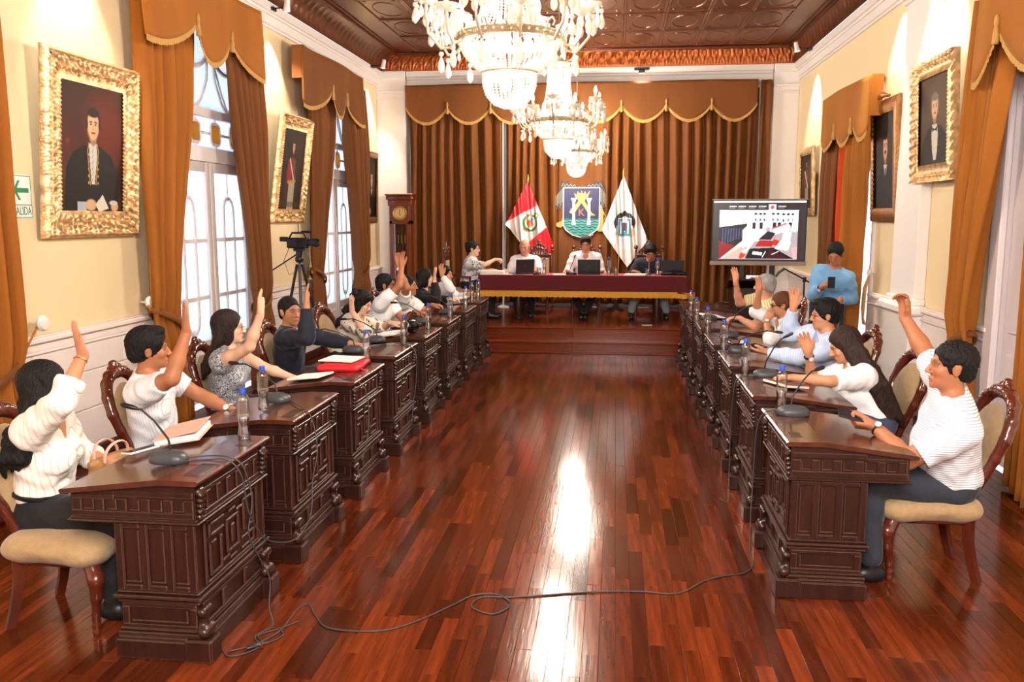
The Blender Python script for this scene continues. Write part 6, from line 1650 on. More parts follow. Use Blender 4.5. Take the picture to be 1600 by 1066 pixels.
# ================================================================ PAINTED SURFACES (flat colour carried by a fine mesh)
class Pic:
    def __init__(s, w, h, bg):
        s.w, s.h = w, h; s.a = np.zeros((h, w, 3)); s.a[:] = lin(bg); s.Y, s.X = np.mgrid[0:h, 0:w]; s.X = (s.X+.5)/w; s.Y = (s.Y+.5)/h
    def mixm(s, m, col): m = np.clip(m, 0, 1)[..., None]; s.a = s.a*(1-m)+np.array(lin(col))*m; return s
    def ell(s, cx, cy, rx, ry, col, soft=.15, rot=0, al=1.0):
        x, y = s.X-cx, s.Y-cy; c, q = math.cos(rot), math.sin(rot); u, v = (x*c+y*q)/rx, (-x*q+y*c)/ry
        d = np.sqrt(u*u+v*v); return s.mixm(al*np.clip((1-d)/soft+.5, 0, 1), col)
    def poly(s, pts, col, al=1.0):
        n = len(pts); inside = np.zeros(s.X.shape, bool); j = n-1
        for i in range(n):
            xi, yi = pts[i]; xj, yj = pts[j]
            if yi != yj: inside ^= ((yi > s.Y) != (yj > s.Y)) & (s.X < (xj-xi)*(s.Y-yi)/(yj-yi)+xi)
            j = i
        return s.mixm(inside*al, col)
    def rect(s, x0, y0, x1, y1, col, al=1.0): return s.mixm(((s.X >= x0)&(s.X < x1)&(s.Y >= y0)&(s.Y < y1))*al, col)
    def line(s, pts, w, col, al=1.0, asp=1.0):
        for (x0, y0), (x1, y1) in zip(pts, pts[1:]):
            dx, dy = x1-x0, (y1-y0)*asp; L2 = dx*dx+dy*dy+1e-9; px, py = s.X-x0, (s.Y-y0)*asp
            t = np.clip((px*dx+py*dy)/L2, 0, 1); d = np.hypot(px-t*dx, py-t*dy); s.mixm(np.clip((w-d)/(w*.4)+.5, 0, 1)*al, col)
        return s
    def noise(s, amt, sc, seed=0):
        rr = np.random.RandomState(seed); n = np.zeros(s.X.shape)
        for k in range(8): f = rr.uniform(.5, 1)*sc; p = rr.uniform(0, 6.3, 3); n += np.sin(s.X*f*rr.uniform(.4,1.6)+p[0]+2*np.sin(s.Y*f*.7+p[1]))*np.sin(s.Y*f*rr.uniform(.4,1.6)+p[2])
        s.a = np.clip(s.a*(1+amt*n[..., None]/3), 0, 1); return s
    def obj(s, name, m, parent, fn):
        """fn(u, v) -> point; u to the right, v downwards"""
        h, w = s.h, s.w; U, V = np.meshgrid(np.linspace(0,1,w+1), np.linspace(0,1,h+1))
        P = np.array([fn(u, v) for u, v in zip(U.ravel(), V.ravel())]); idx = np.arange((w+1)*(h+1)).reshape(h+1, w+1)
        F = np.stack([idx[:-1,:-1], idx[1:,:-1], idx[1:,1:], idx[:-1,1:]], -1).reshape(-1, 4)
        A_ = np.pad(s.a, ((0,1),(0,1),(0,0)), 'edge')
        return raw_mesh(name, P, F, m, parent, A_.reshape(-1, 3))
def frame_mesh(w, h, fw, depth, style):
    """four mitred carved sides round an opening; local: x right, z up, y towards the room is -"""
    sides = []
    for k in range(4):
        L_ = w if k % 2 == 0 else h; n = int((L_)/.012); m = 16
        def fn(u, v, k=k, L_=L_):
            d = v*fw                                # outer edge 0 -> sight edge fw
            s_ = u*(L_-2*d)+d - L_/2
            t = v
            if style == 'wide': base = depth*(.55*math.sin(min(1, t/.16)*PI/2)+.45*math.exp(-((t-.10)/.06)**2)*.6 - .30*smoothstep(.25,.85,t)); car = .018*(math.sin(s_*52+6*math.sin(t*9))*math.sin(t*13+2.4*math.sin(s_*26))) if .2 < t < .8 else (.006*math.sin(s_*210) if t > .86 or t < .14 else 0)
            elif style == 'leafy': base = depth*(.5+.3*math.cos(t*5)); car = (.020*abs(math.sin(s_*40))*math.sin(t*16+math.sin(s_*80)*1.5) if t < .45 else (.004*math.sin(s_*200) if t > .85 else 0))
            else: base = depth*(.35+.45*math.sin(t*PI*.8)); car = .006*math.sin(s_*120)*math.sin(t*20) if t < .3 or t > .8 else 0
            y = -(base+car+.01)
            o = (h if k % 2 == 0 else w)/2-d
            ed = .005*math.sin(s_*60)*max(0, 1-t*5) if style in ('wide','leafy') else 0
            o += ed*.5
            if k == 0: return (s_, y, o)
            if k == 1: return (o, y, -s_)
            if k == 2: return (-s_, y, -o)
            return (-o, y, s_)
        mb = MB().grid(n, m, fn)
        # outer edge back to the wall
        mb.grid(n, 2, lambda u, v, fn=fn: (lambda p: (p[0], p[1]*(1-v), p[2]))(fn(u, 0)))
        sides.append(mb)
    return sides
def smoothstep(a, b, x): t = min(1, max(0, (x-a)/(b-a))); return t*t*(3-2*t)
def painting(lb, pic, pos, side, w, h, fw, depth, style, gm, tilt=4, crest=False):
    """side: 'L' hangs on the left wall facing +x, 'R' on the right wall facing -x; tilt leans the top forward"""
    r = empty('framed_portrait', pos, R(90) if side == 'L' else R(-90), label=lb, cat='painting', group=None)
    tl_ = empty if False else None
    M_ = T(0, 0, h/2)@RX(R(tilt))@T(0, 0, -h/2)
    Mt = RX(R(tilt)) if True else None
    for mb in frame_mesh(w, h, fw, depth, style):
        o = mb.build('frame_side', gm, r, smooth=60); o.data.transform(Mt)
    o = MB().box(-w/2+.01, w/2-.01, -.012, 0, -h/2+.01, h/2-.01).build('backing', M_wood, r, smooth=0); o.data.transform(Mt)
    iw, ih = w-2*fw+.02, h-2*fw+.02
    o = pic.obj('canvas', M_paint, r, lambda u, v: (-iw/2+u*iw, -.018, ih/2-v*ih)); o.data.transform(Mt)
    if crest:
        F = Field(); 
        for x in np.linspace(-.2, .2, 9): F.ell((x, -.05, h/2+.02+.03*math.cos(x/.2*PI/2)), (.03,.02,.022+.02*math.cos(x/.2*PI/2)), None, .012)
        o = sdf_obj('carved_crest', F, .009, gm, r); o.data.transform(Mt)
    return r
def portrait(bg, bg2, coat, skin, hair, kind=0, seed=0, w=110, h=150):
    p = Pic(w, h, bg); p.noise(.5, 9, seed); p.ell(.72,.35,.3,.28, bg2, .9, al=.7); p.ell(.2,.7,.25,.5, bg2, .9, al=.25)
    if kind == 0:      # seated gentleman in black tail coat, white frill, letter in hand
        p.poly([(.06,1.0),(.10,.66),(.20,.54),(.38,.48),(.62,.48),(.80,.55),(.90,.68),(.93,1.0)], coat); p.ell(.5,.80,.38,.30, coat, .4)
        p.poly([(.09,.55),(.13,.45),(.16,.55)], (90,24,14)); p.ell(.12,.46,.03,.02, (120,40,20)); p.poly([(.86,.58),(.89,.5),(.92,.6)], (90,24,14))
        p.poly([(.44,.46),(.56,.46),(.57,.56),(.53,.78),(.48,.78),(.45,.56)], (206,202,196)); 
        for k in range(6): p.line([(.51,.50+k*.045),(.49,.53+k*.045)], .006, (160,156,150))
        for k in range(5):
            for s_ in (-1, 1): p.ell(.51+s_*.075,.55+k*.055,.011,.009, (200,160,80))
        p.line([(.44,.46),(.42,.52),(.46,.78)], .008, (170,130,60)); p.line([(.57,.46),(.59,.52),(.55,.78)], .008, (170,130,60))
        p.poly([(.26,.92),(.40,.92),(.40,1),(.26,1)], (170,180,190)); p.ell(.47,.945,.085,.045, skin, .3); p.poly([(.54,.94),(.66,.86),(.76,.97),(.60,1.0)], (220,212,196)); p.ell(.86,.955,.06,.04, skin, .3); p.ell(.84,.925,.07,.02, (200,196,190))
        fx, fy, fr = .51, .32, .105
    elif kind == 1:    # standing officer, red and white uniform
        p.poly([(.20,1),(.24,.5),(.34,.36),(.50,.33),(.66,.36),(.76,.52),(.74,.72),(.62,.78),(.66,1)], coat); p.poly([(.30,.40),(.46,.35),(.50,.66),(.30,.66)], (150,34,24)); p.poly([(.50,.35),(.62,.38),(.66,.62),(.52,.66)], (120,70,50))
        p.poly([(.40,.66),(.66,.66),(.68,1),(.40,1)], (176,160,136)); p.line([(.38,.38),(.62,.64)], .02, (200,190,170)); p.line([(.36,.66),(.68,.64)], .018, (180,150,80))
        p.rect(0,.90,1,.97, (60,50,36), .6); fx, fy, fr = .50, .22, .062
    else:              # half-length gentleman in dark coat
        p.poly([(.02,1),(.10,.72),(.30,.58),(.50,.54),(.72,.58),(.92,.72),(.98,1)], coat)
        if kind == 2: p.poly([(.38,.55),(.62,.55),(.58,.95),(.44,.95)], (206,196,176)); p.poly([(.42,.575),(.5,.60),(.58,.575),(.58,.63),(.5,.61),(.42,.63)], (26,20,18)); p.line([(.40,.56),(.36,.75),(.46,.97)], .02, coat); p.line([(.60,.56),(.66,.75),(.56,.97)], .02, coat)
        if kind == 3: p.poly([(.42,.54),(.58,.54),(.52,.68),(.47,.66)], (196,190,184)); p.poly([(.47,.58),(.53,.58),(.52,.72),(.48,.70)], (40,36,50))
        if kind == 4: p.poly([(.42,.53),(.58,.53),(.50,.64)], (200,190,176)); p.ell(.30,.90,.10,.05, skin, .4)
        if kind == 5: p.poly([(.30,.30),(.62,.26),(.66,.5),(.60,1),(.34,1),(.30,.5)], (120,52,34)); p.line([(.34,.32),(.60,.62)], .03, (210,200,180)); p.poly([(.36,.62),(.62,.62),(.64,1),(.38,1)], (160,140,112)); p.ell(.5,.95,.3,.05, (80,60,40), .5)
        fx, fy, fr = (.50, .36, .122) if kind != 5 else (.48, .18, .05)
    asp = w/h
    p.ell(fx, fy+fr*.9, fr*.5, fr*.7*asp*1.2, tuple(int(c*.75) for c in skin), .3)
    p.ell(fx, fy-fr*.35, fr*1.08, fr*1.35*asp*1.0, hair, .2); p.ell(fx, fy, fr*.86, fr*1.42*asp*1.0, skin, .15); p.ell(fx-fr*.25, fy, fr*.55, fr*1.2*asp, tuple(min(255, int(c*1.12)) for c in skin), .9, al=.6)
    p.ell(fx, fy-fr*1.25*asp, fr*.9, fr*.45*asp, hair, .25)
    for s_ in (-1, 1):
        p.ell(fx+s_*fr*.34, fy-fr*.12*asp, fr*.15, fr*.09*asp, (30,18,14), .4); p.line([(fx+s_*fr*.18, fy-fr*.36*asp), (fx+s_*fr*.55, fy-fr*.34*asp)], fr*.05, hair); p.ell(fx+s_*fr*.92, fy-fr*.05, fr*.14, fr*.45*asp, hair, .4)
    p.line([(fx, fy-fr*.05), (fx-fr*.08, fy+fr*.38*asp), (fx+fr*.08, fy+fr*.40*asp)], fr*.04, tuple(int(c*.7) for c in skin)); p.line([(fx-fr*.25, fy+fr*.72*asp), (fx+fr*.25, fy+fr*.72*asp)], fr*.07, (140,66,54))
    if kind in (3, 5): p.line([(fx-fr*.35, fy+fr*.58*asp), (fx, fy+fr*.5*asp), (fx+fr*.35, fy+fr*.58*asp)], fr*.08, hair)
    return p
painting('large gilt-framed portrait of a seated man in black coat with white frill, left wall near', portrait((52,28,18),(116,36,18),(20,17,18),(214,168,128),(46,28,18),0,1,150,200), (XL+.075, 6.15, 2.36), 'L', 1.17, 1.32, .20, .07, 'wide', M_gold, 4)
painting('gilt-framed portrait of a standing officer in red and white, left wall above the video camera', portrait((38,26,18),(60,40,26),(60,40,32),(200,150,112),(30,20,16),1,2), (XL+.11, 10.10, 2.42), 'L', 1.02, 1.28, .17, .06, 'wide', M_gold, 8)
painting('small portrait of a man in black by the white corner on the left wall', portrait((28,20,18),(52,34,24),(14,13,15),(206,160,122),(22,16,14),4,3), (XL+.05, 13.72, 2.33), 'L', .66, 1.14, .10, .045, 'plain', M_golddark, 2)
painting('gilt leafy-framed portrait of a man with black bow tie and white shirt front', portrait((74,56,40),(92,70,48),(26,20,18),(200,156,120),(120,104,90),2,4), (XR-.12, 7.93, 2.68), 'R', .98, 1.04, .15, .055, 'leafy', M_gold, 3)
painting('dark bronze-framed portrait of a moustached man in a dark suit, beside the white pilaster', portrait((36,32,28),(52,46,38),(26,28,38),(196,146,112),(20,16,14),3,5), (XR-.07, 9.42, 2.43), 'R', .94, 1.24, .14, .055, 'plain', M_golddark, 3, crest=True)
painting('small gilt-framed full-length portrait on the right wall behind the screen', portrait((60,48,38),(96,80,60),(60,40,32),(200,150,112),(40,30,26),5,6), (XR-.05, 13.2, 2.37), 'R', .92, .98, .11, .04, 'plain', M_gold, 2)

# ================================================================ SIGN, LIGHT FITTINGS
def text_mesh(s, size, depth, m, parent, M_, name='lettering'):
    c = bpy.data.curves.new(name, 'FONT'); c.body = s; c.size = size; c.extrude = depth; c.align_x = 'CENTER'; c.align_y = 'CENTER'; c.resolution_u = 3
    t = bpy.data.objects.new(name, c); COL.objects.link(t); dg = bpy.context.evaluated_depsgraph_get(); me = bpy.data.meshes.new_from_object(t.evaluated_get(dg)); bpy.data.objects.remove(t)
    me.transform(M_); me.materials.clear(); me.materials.append(m); o = bpy.data.objects.new(name, me); COL.objects.link(o)
    if parent: o.parent = parent
    return o
M_green = mat('sign_green', (22, 130, 84), .5); M_signw = mat('sign_white', (240, 244, 240), .4)
r = empty('exit_sign', (XL+.004, 5.43, 1.99), R(90), label='green and white exit sign with an arrow pointing left and the word SALIDA', cat='sign')
r.scale = (.64, 1, .94); MB().box(-.16, .16, -.006, 0, -.155, .155, .002).build('sign_board', M_signw, r, smooth=0)
g = MB()
for (a, b, c, d) in ((-.155,.155,.145,.150), (-.155,.155,-.150,-.145), (-.155,.155,-.062,-.056), (-.155,-.150,-.15,.15), (.150,.155,-.15,.15)): g.box(a, b, -.0075, -.006, c, d)
AR = Matrix(((1,0,0,0),(0,0,1,0),(0,1,0,0),(0,0,0,1)))
g.prism([(-.115,.045),(-.045,.115),(-.012,.115),(-.062,.062),(.115,.062),(.115,.028),(-.062,.028),(-.012,-.025),(-.045,-.025)], -.0078, -.006, M=AR)
g.build('arrow_and_border', M_green, r, smooth=0)
text_mesh('SALIDA', .085, .0008, M_green, r, Matrix.Translation((0,-.0072,-.104))@RX(PI/2))
SPL = ['white spot lamp on the left cornice above the large near portrait', 'white spot lamp on the left cornice between the two tall windows', 'white spot lamp on the left cornice near the back corner', 'spot lamp on the right cornice near the pilaster', 'spot lamp on the right cornice above the moustached portrait', 'spot lamp on the right cornice near the back corner']
M_lens = mat('lit_lamp_lens', (255,250,235), .3, emit=12, ecol=(255,238,205))
for (x, y, z, tx, ty, tz_), lb in zip(SPOTS, SPL):
    r = empty('spot_lamp', (x, y, z), label=lb, cat='lamp', group='picture spot lamps along the cornices'); d = Vector((tx-x, ty-y, tz_-z)).normalized(); s = -1 if x < 0 else 1
    q = d.to_track_quat('Z', 'Y').to_matrix().to_4x4()
    MB().lathe([(.018,-.16),(.030,-.15),(.034,-.08),(.042,-.03),(.044,-.02),(.040,-.02)], 16, M=q@T(0,0,.0)).build('lamp_head', M_white, r)
    MB().lathe([(.002,-.024),(.038,-.024),(.038,-.020),(.002,-.018)], 16, M=q).build('lens', M_lens, r)
    MB().tube([tuple(-d*.12), (s*.05, 0, .06), (s*.14, 0, .06)], .008, 6).box(*sorted((s*.13, s*.19)), -.05, .05, .03, .07, .005).build('bracket', M_black, r, smooth=40)
r = empty('spot_lamp', (.38, 14.33, 4.17), label='small black flood lamp fixed over the middle of the back valance', cat='lamp')
MB().box(-.12, .12, -.06, .04, .02, .05, .005).box(-.05, .05, -.08, -.02, -.04, .02, .008).build('lamp_body', M_black, r, smooth=0)
MB().box(-.04, .04, -.07, -.03, -.045, -.041).build('lens', M_lens, r, smooth=0)
lamp('SPOT', 'back_flood_light', (.38, 14.24, 4.11), 25, WARM, .03, (R(-8), 0, 0), R(120), .8)
# ================================================================ COAT OF ARMS
r = empty('coat_of_arms', (-.56, 14.36, 1.93), label='painted city coat of arms with two white pillars, letter K and green waves', cat='emblem')
def flat(pts, d0, d1, m, nm, cx=0, cz=0): return MB().prism([(x+cx, z+cz) for x, z in pts], -d1, -d0, M=AR).build(nm, m, r, smooth=0, fixn=True)
def E_(rgb, rough=.55): return mat('emblem_%d_%d_%d' % rgb, rgb, rough)
sw_, sh_ = .29, .40
shield = [(-sw_,.40),(sw_,.40),(sw_,-.20),(sw_*.86,-.28),(.14,-.36),(0,-.40),(-.14,-.36),(-sw_*.86,-.28),(-sw_,-.20)]
flat([(x*1.05, z*1.035) for x, z in shield], 0, .022, M_signw, 'shield_border')
flat(shield, .0, .028, E_((34,36,78)), 'shield_field')
zW = -.10
flat([(-sw_+.003,zW),(sw_-.003,zW),(sw_-.003,-.20),(sw_*.86,-.278),(.14,-.355),(0,-.393),(-.14,-.355),(-sw_*.86,-.278),(-sw_+.003,-.20)], .026, .031, E_((70,150,140)), 'water_field')
def halfw(z): return sw_-.01 if z > -.2 else np.interp(z, [-.40,-.36,-.28,-.20], [.0,.14,sw_*.86,sw_])-.012
wv = MB()
for k in range(7):
    z = zW-.02-k*.042; hw = halfw(z-.01)
    if hw < .04: continue
    xs_ = np.linspace(-hw, hw, 28)
    for x0, x1 in zip(xs_, xs_[1:]):
        z0, z1 = z+.008*math.sin(x0*60+k), z+.008*math.sin(x1*60+k)
        wv.add([(x0,-.033,z0),(x1,-.033,z1),(x1,-.033,z1+.014),(x0,-.033,z0+.014)], [(0,1,2,3)])
wv.build('wave_lines', E_((20,44,70)), r, smooth=0)
wv = MB()
for s_ in (-1, 1):
    c = s_*.125
    wv.prism([(c-.035,-.20),(c+.035,-.20),(c+.03,-.15),(c+.022,-.14),(c+.020,.17),(c+.034,.20),(c+.034,.215),(c+.045,.22),(c+.045,.24),(c-.045,.24),(c-.045,.22),(c-.034,.215),(c-.034,.20),(c-.020,.17),(c-.022,-.14),(c-.03,-.15)], -.045, -.028, M=AR)
wv.build('pillars', E_((232,216,216)), r, smooth=0, fixn=True)
M_och = E_((206,150,84))
flat([(-.20,.0),(-.13,-.03),(-.02,.13),(0,.16),(.02,.13),(.14,-.05),(.235,-.045),(.17,.0),(.05,.19),(.09,.27),(-.09,.27),(-.05,.19),(-.15,.06),(-.17,.075)], .028, .036, M_och, 'saltire')
flat([(-.10,.24),(-.12,.32),(-.08,.29),(-.06,.35),(-.02,.30),(0,.36),(.02,.30),(.06,.35),(.08,.29),(.14,.36),(.10,.24)], .028, .040, M_och, 'crown')
text_mesh('K', .17, .004, E_((186,100,70)), r, Matrix.Translation((0,-.034,.0))@RX(PI/2), 'letter')
for s_ in (-1, 1):        # dark wings with long feathers, their pale edges, and the supporters' paws below
    flat([(s_*x, z) for x, z in [(.06,.42),(.10,.47),(.17,.46),(.22,.52),(.29,.50),(.33,.52),(.36,.42),(.39,.34),(.41,.24),(.43,.20),(.425,.06),(.40,.13),(.385,.01),(.365,.12),(.345,.05),(.325,.14),(.305,.10),(.305,.40)]], 0, .014, E_((36,32,28)), 'wing')
    fe = MB()
    for k in range(7): x = .315+k*.018; z1 = .17-.04*(k % 3)-k*.008; fe.prism([(s_*x,.40-k*.022),(s_*(x+.003),.40-k*.022),(s_*(x+.004),z1),(s_*(x+.001),z1)], -.020, -.014, M=AR)
    for k in range(4): fe.tube([(s_*(.10+k*.06), -.016, .43), (s_*(.12+k*.06), -.018, .455+.01*k), (s_*(.15+k*.06), -.016, .43)], .003, 4)
    fe.build('feather_edges', E_((206,196,176)), r, smooth=0, fixn=True)
flat([(-.30,-.06),(-.33,-.14),(-.41,-.17),(-.42,-.21),(-.39,-.24),(-.33,-.24),(-.30,-.20)], 0, .014, M_och, 'lion_paw')
flat([(.30,.16),(.34,.10),(.37,.0),(.36,-.08),(.37,-.14),(.36,-.22),(.36,-.30),(.30,-.31),(.25,-.29),(.28,-.22),(.31,-.16),(.30,-.05)], 0, .014, M_och, 'lion_flank')
MB().tube([(.04,-.010,-.41),(.10,-.014,-.42),(.16,-.014,-.38),(.20,-.010,-.36)], .010, 6).tube([(.36,-.01,.02),(.40,-.012,-.06),(.375,-.01,-.12)], .008, 6).build('scroll_ends', M_och, r)

# ================================================================ FLAGS
def flag(lb, top, left, bottom, right, pic, polex, seed, sheen=.35):
    """cloth hanging cornerwise from the tip of its pole; corner points are world positions"""
    base = Vector((polex, 14.08, .34))
    r = empty('flag_on_pole', base, label=lb, cat='flag')
    P4 = [Vector(p)-base for p in (top, left, bottom, right)]; rr = random.Random(seed); ph = [rr.uniform(0,6) for _ in range(4)]
    n = pic.w
    def fn(u, v):   # (0,0)=top (1,0)=right, (0,1)=left, (1,1)=bottom
        p = P4[0]*(1-u)*(1-v)+P4[3]*u*(1-v)+P4[1]*(1-u)*v+P4[2]*u*v
        s = (u-v); t = (u+v)/2
        y = .05*math.sin(s*9+ph[0]+1.2*t)*min(1, t*3)+.025*math.sin(s*19+ph[1]+3*t)*min(1, t*2)+.012*math.sin(s*34+ph[2]-4*t)
        pinch = 1-.10*math.sin(PI*min(1, t))*math.cos(s*2)
        return (p.x, p.y+y, p.z)
    M_sat = mat('satin_flag', (255,255,255), .32, attr=True, sheen=.4, bump=.05, bscale=20, spec=.6)
    pic.obj('flag_cloth', M_sat, r, fn)
    MB().tube([(0,0,0),tuple(P4[0]+Vector((0,.04,.03)))], .014, 10).build('pole', M_brass, r)
    MB().lathe([(.01,0),(.02,.02),(.012,.05),(.002,.10)], 10, tuple(P4[0]+Vector((0,.04,.02)))).build('finial', M_brass, r)
    MB().lathe([(.14,0),(.14,.02),(.05,.05),(.025,.12),(.02,.18)], 20).build('stand', M_wood, r)
# Peruvian flag: three vertical bands hang here as red corner, white diagonal band with arms, red corner
pc = Pic(150, 150, (222, 30, 38)); pc.mixm(((pc.Y > .38) & (pc.Y < .73)) if False else (pc.Y > .0)*0., (255,255,255))
pc.mixm(((pc.Y-pc.X*.0) > .48)*((pc.Y) < 9)*1., (238, 224, 214)) if False else None
# bands cross the cloth from its left side (v=1 corner) to its right side
sV = pc.Y; pc.a[:] = np.array(lin((226, 28, 40))); pc.mixm((sV > .44)*1., (236, 222, 212)); pc.mixm((pc.X > .60)*((pc.Y) > -1)*0., (226,28,40))
pc.a[:] = np.array(lin((226,28,40)))
q_ = pc.Y*.0+ (pc.X*.55+pc.Y*.45)
pcx = pc.X; pcy = pc.Y
# image-plane coordinates of the hanging cloth: corners T(0,0), L(-.36,-.69), B(.11,-1.26)*, R(.46,-1.09)
TX = (1-pcx)*pcy*(-.36)+pcx*(1-pcy)*(.46)+pcx*pcy*(.11); TZ_ = (1-pcx)*pcy*(-.69)+pcx*(1-pcy)*(-1.09)+pcx*pcy*(-1.26)
dline = lambda x0, z0, x1, z1: (TX-x0)*(z1-z0)-(TZ_-z0)*(x1-x0)
m1 = dline(-.36,-.66,.18,-.38) > 0; m2 = dline(0,-1.0,.36,-.70) > 0
pc.mixm(m1*1., (238,224,216)); pc.mixm((m2 & m1)*1., (226,28,40))
def blob(p, cx, cz, rx, rz, col, rot=0, soft=.2):
    x, z = TX-cx, TZ_-cz; c, s_ = math.cos(rot), math.sin(rot); d = np.hypot((x*c+z*s_)/rx, (-x*s_+z*c)/rz); p.mixm(np.clip((1-d)/soft+.5, 0, 1), col)
ex, ez = .045, -.67
for k in range(26):
    a = R(110)+k/26*R(320)
    blob(pc, ex+.105*math.cos(a), ez+.125*math.sin(a), .034, .020, (36,116,58), a+PI/2)
blob(pc, ex, ez, .075, .085, (238,224,216)); blob(pc, ex-.012, ez-.012, .052, .062, (206,60,40)); blob(pc, ex-.012, ez-.03, .040, .036, (226,120,50)); blob(pc, ex+.02, ez+.055, .032, .028, (120,130,160)); 
blob(pc, ex+.10, ez+.115, .044, .050, (50,130,60)); blob(pc, ex+.10, ez+.115, .018, .022, (238,232,200)); blob(pc, ex-.09, ez-.11, .012, .05, (170,60,50), .7)
flag('red and white national flag with green-wreathed arms, left of the coat of arms', (-1.42,14.02,2.43), (-1.78,14.0,1.74), (-1.31,13.98,1.17), (-.96,14.0,1.34), pc, -1.50, 3)
pw = Pic(150, 150, (240, 228, 224)); TXw = (1-pcx)*pcy*(-.34)+pcx*(1-pcy)*(.40)+pcx*pcy*(.08); TZw = (1-pcx)*pcy*(-.86)+pcx*(1-pcy)*(-1.02)+pcx*pcy*(-1.46)
TX, TZ_ = TXw, TZw
ex, ez = .03, -.79
def bx_(p, x0, x1, z0, z1, col): p.mixm(((TX > x0)&(TX < x1)&(TZ_ > z0)&(TZ_ < z1))*1., col)
for s_ in (-1, 1): blob(pw, ex+s_*.11, ez+.08, .055, .10, (30,26,28), s_*.5); blob(pw, ex+s_*.06, ez+.16, .05, .04, (36,32,32)); blob(pw, ex+s_*.145, ez+.01, .016, .06, (30,26,28))
blob(pw, ex, ez+.19, .04, .045, (34,30,32)); blob(pw, ex+.11, ez-.12, .05, .07, (214,176,130)); blob(pw, ex-.12, ez-.13, .04, .03, (214,176,130))
blob(pw, ex, ez-.12, .10, .09, (236,240,240)); bx_(pw, ex-.105, ex+.105, ez-.13, ez+.115, (236,240,240)); bx_(pw, ex-.095, ex+.095, ez-.12, ez+.105, (44,104,140)); bx_(pw, ex-.095, ex+.095, ez-.17, ez-.12, (70,140,140))
for s_ in (-1, 1): bx_(pw, ex+s_*.055-.012, ex+s_*.055+.012, ez-.13, ez+.05, (236,236,240))
bx_(pw, ex-.07, ex+.07, ez+.045, ez+.065, (236,236,240)); blob(pw, ex, ez+.085, .035, .022, (230,220,210)); blob(pw, ex, ez-.03, .03, .07, (120,60,40)); bx_(pw, ex-.018, ex+.018, ez-.12, ez-.04, (30,70,110)); blob(pw, ex, ez-.10, .010, .012, (230,220,200))
for k in range(3): bx_(pw, ex-.08, ex+.08, ez-.145-k*.018, ez-.138-k*.018, (30,70,110))
flag('white satin city flag with small coat of arms, hanging right of the painted emblem', (.12,14.02,2.51), (-.22,14.0,1.65), (.20,13.98,1.05), (.52,14.0,1.49), pw, .03, 8)
r = empty('gap_light_pole', (-1.86, 14.30, .34), label='tall thin white pole shape added for the light gap between the back curtains', cat='pole')  # added white shape stands in for light showing between two curtains
MB().tube([(0,0,0),(0,0,1.2),(0,0,3.1)], [.016,.012,.007], 10).build('gap_light_shaft', M_white, r); MB().lathe([(.10,0),(.10,.02),(.03,.05)], 16).build('gap_light_base', M_white, r)
# ================================================================ TALL CLOCK
M_clock = mat('clock_mahogany', (112, 52, 24), .3, bump=.1, bscale=8, stretch=(6,6,1), var=.3, vscale=3, coat=.4)
r = empty('longcase_clock', (-3.56, 14.16, .34), label='tall wooden longcase clock with brass dial in the left back corner', cat='clock')
MB().box(-.20, .20, -.12, .14, 0, .42, .01).box(-.22, .22, -.14, .15, 0, .08, .01).box(-.21, .21, -.13, .145, .40, .45, .01).build('clock_base', M_clock, r, smooth=0)
MB().box(-.18, -.13, -.10, .13, .45, 1.70, .004).box(.13, .18, -.10, .13, .45, 1.70, .004).box(-.13, .13, .06, .13, .45, 1.70).box(-.18, .18, -.10, .13, 1.40, 1.46, .004).build('clock_trunk', M_clock, r, smooth=0)
MB().box(-.20, .20, -.11, .14, 1.70, 1.80, .008).box(-.225, .225, -.14, .15, 1.80, 1.87, .012).box(-.24, .24, -.16, .15, 1.87, 1.90, .008).build('clock_cornice', M_clock, r, smooth=0)
MB().box(-.15, .15, -.105, -.085, 1.44, 1.72, .004).build('dial_board', M_clock, r, smooth=0)
MB().lathe([(.001,0),(.115,0),(.120,.006),(.115,.012),(.105,.010),(.001,.006)], 32, M=T(0,-.10,1.585)@RX(PI/2)).build('dial_ring', M_brass, r)
dl = MB().lathe([(.001,.008),(.088,.010),(.001,.012)], 28, M=T(0,-.10,1.585)@RX(PI/2)).build('dial', mat('pale_brass_dial', (228,190,120), .4, metal=.3), r)
nm = MB()
for k in range(12): a = k*PI/6; nm.box(-.003, .003, -.116, -.113, .074, .092, M=T(0,0,1.585)@RY(a))
nm.build('hour_marks', M_black, r, smooth=0)
MB().box(-.004, .004, -.118, -.115, 0, .070, M=T(0,0,1.585)@RY(R(8))).box(-.005, .005, -.118, -.115, 0, .048, M=T(0,0,1.585)@RY(R(170))).build('clock_hands', M_black, r, smooth=0)
MB().box(-.13, .13, -.092, -.088, .50, 1.40).build('door_glass', M_clearglass, r, smooth=0)
for x in (-.125, .105): MB().box(x, x+.02, -.10, -.08, .48, 1.42, .003).build('door_stile', M_clock, r, smooth=0)
MB().tube([(0,.02,1.40),(0,.02,.78)], .006, 6).lathe([(.001,0),(.065,0),(.07,.008),(.065,.014),(.001,.016)], 24, M=T(0,.02,.74)@RX(PI/2)).build('pendulum', M_brass, r)
for x in (-.06, 0, .06): MB().tube([(x,.0,1.38),(x,.0,1.22)], .002, 4).lathe([(.001,0),(.018,0),(.018,.14),(.001,.14)], 12, (x,0,1.08)).build('weight', M_brass, r)
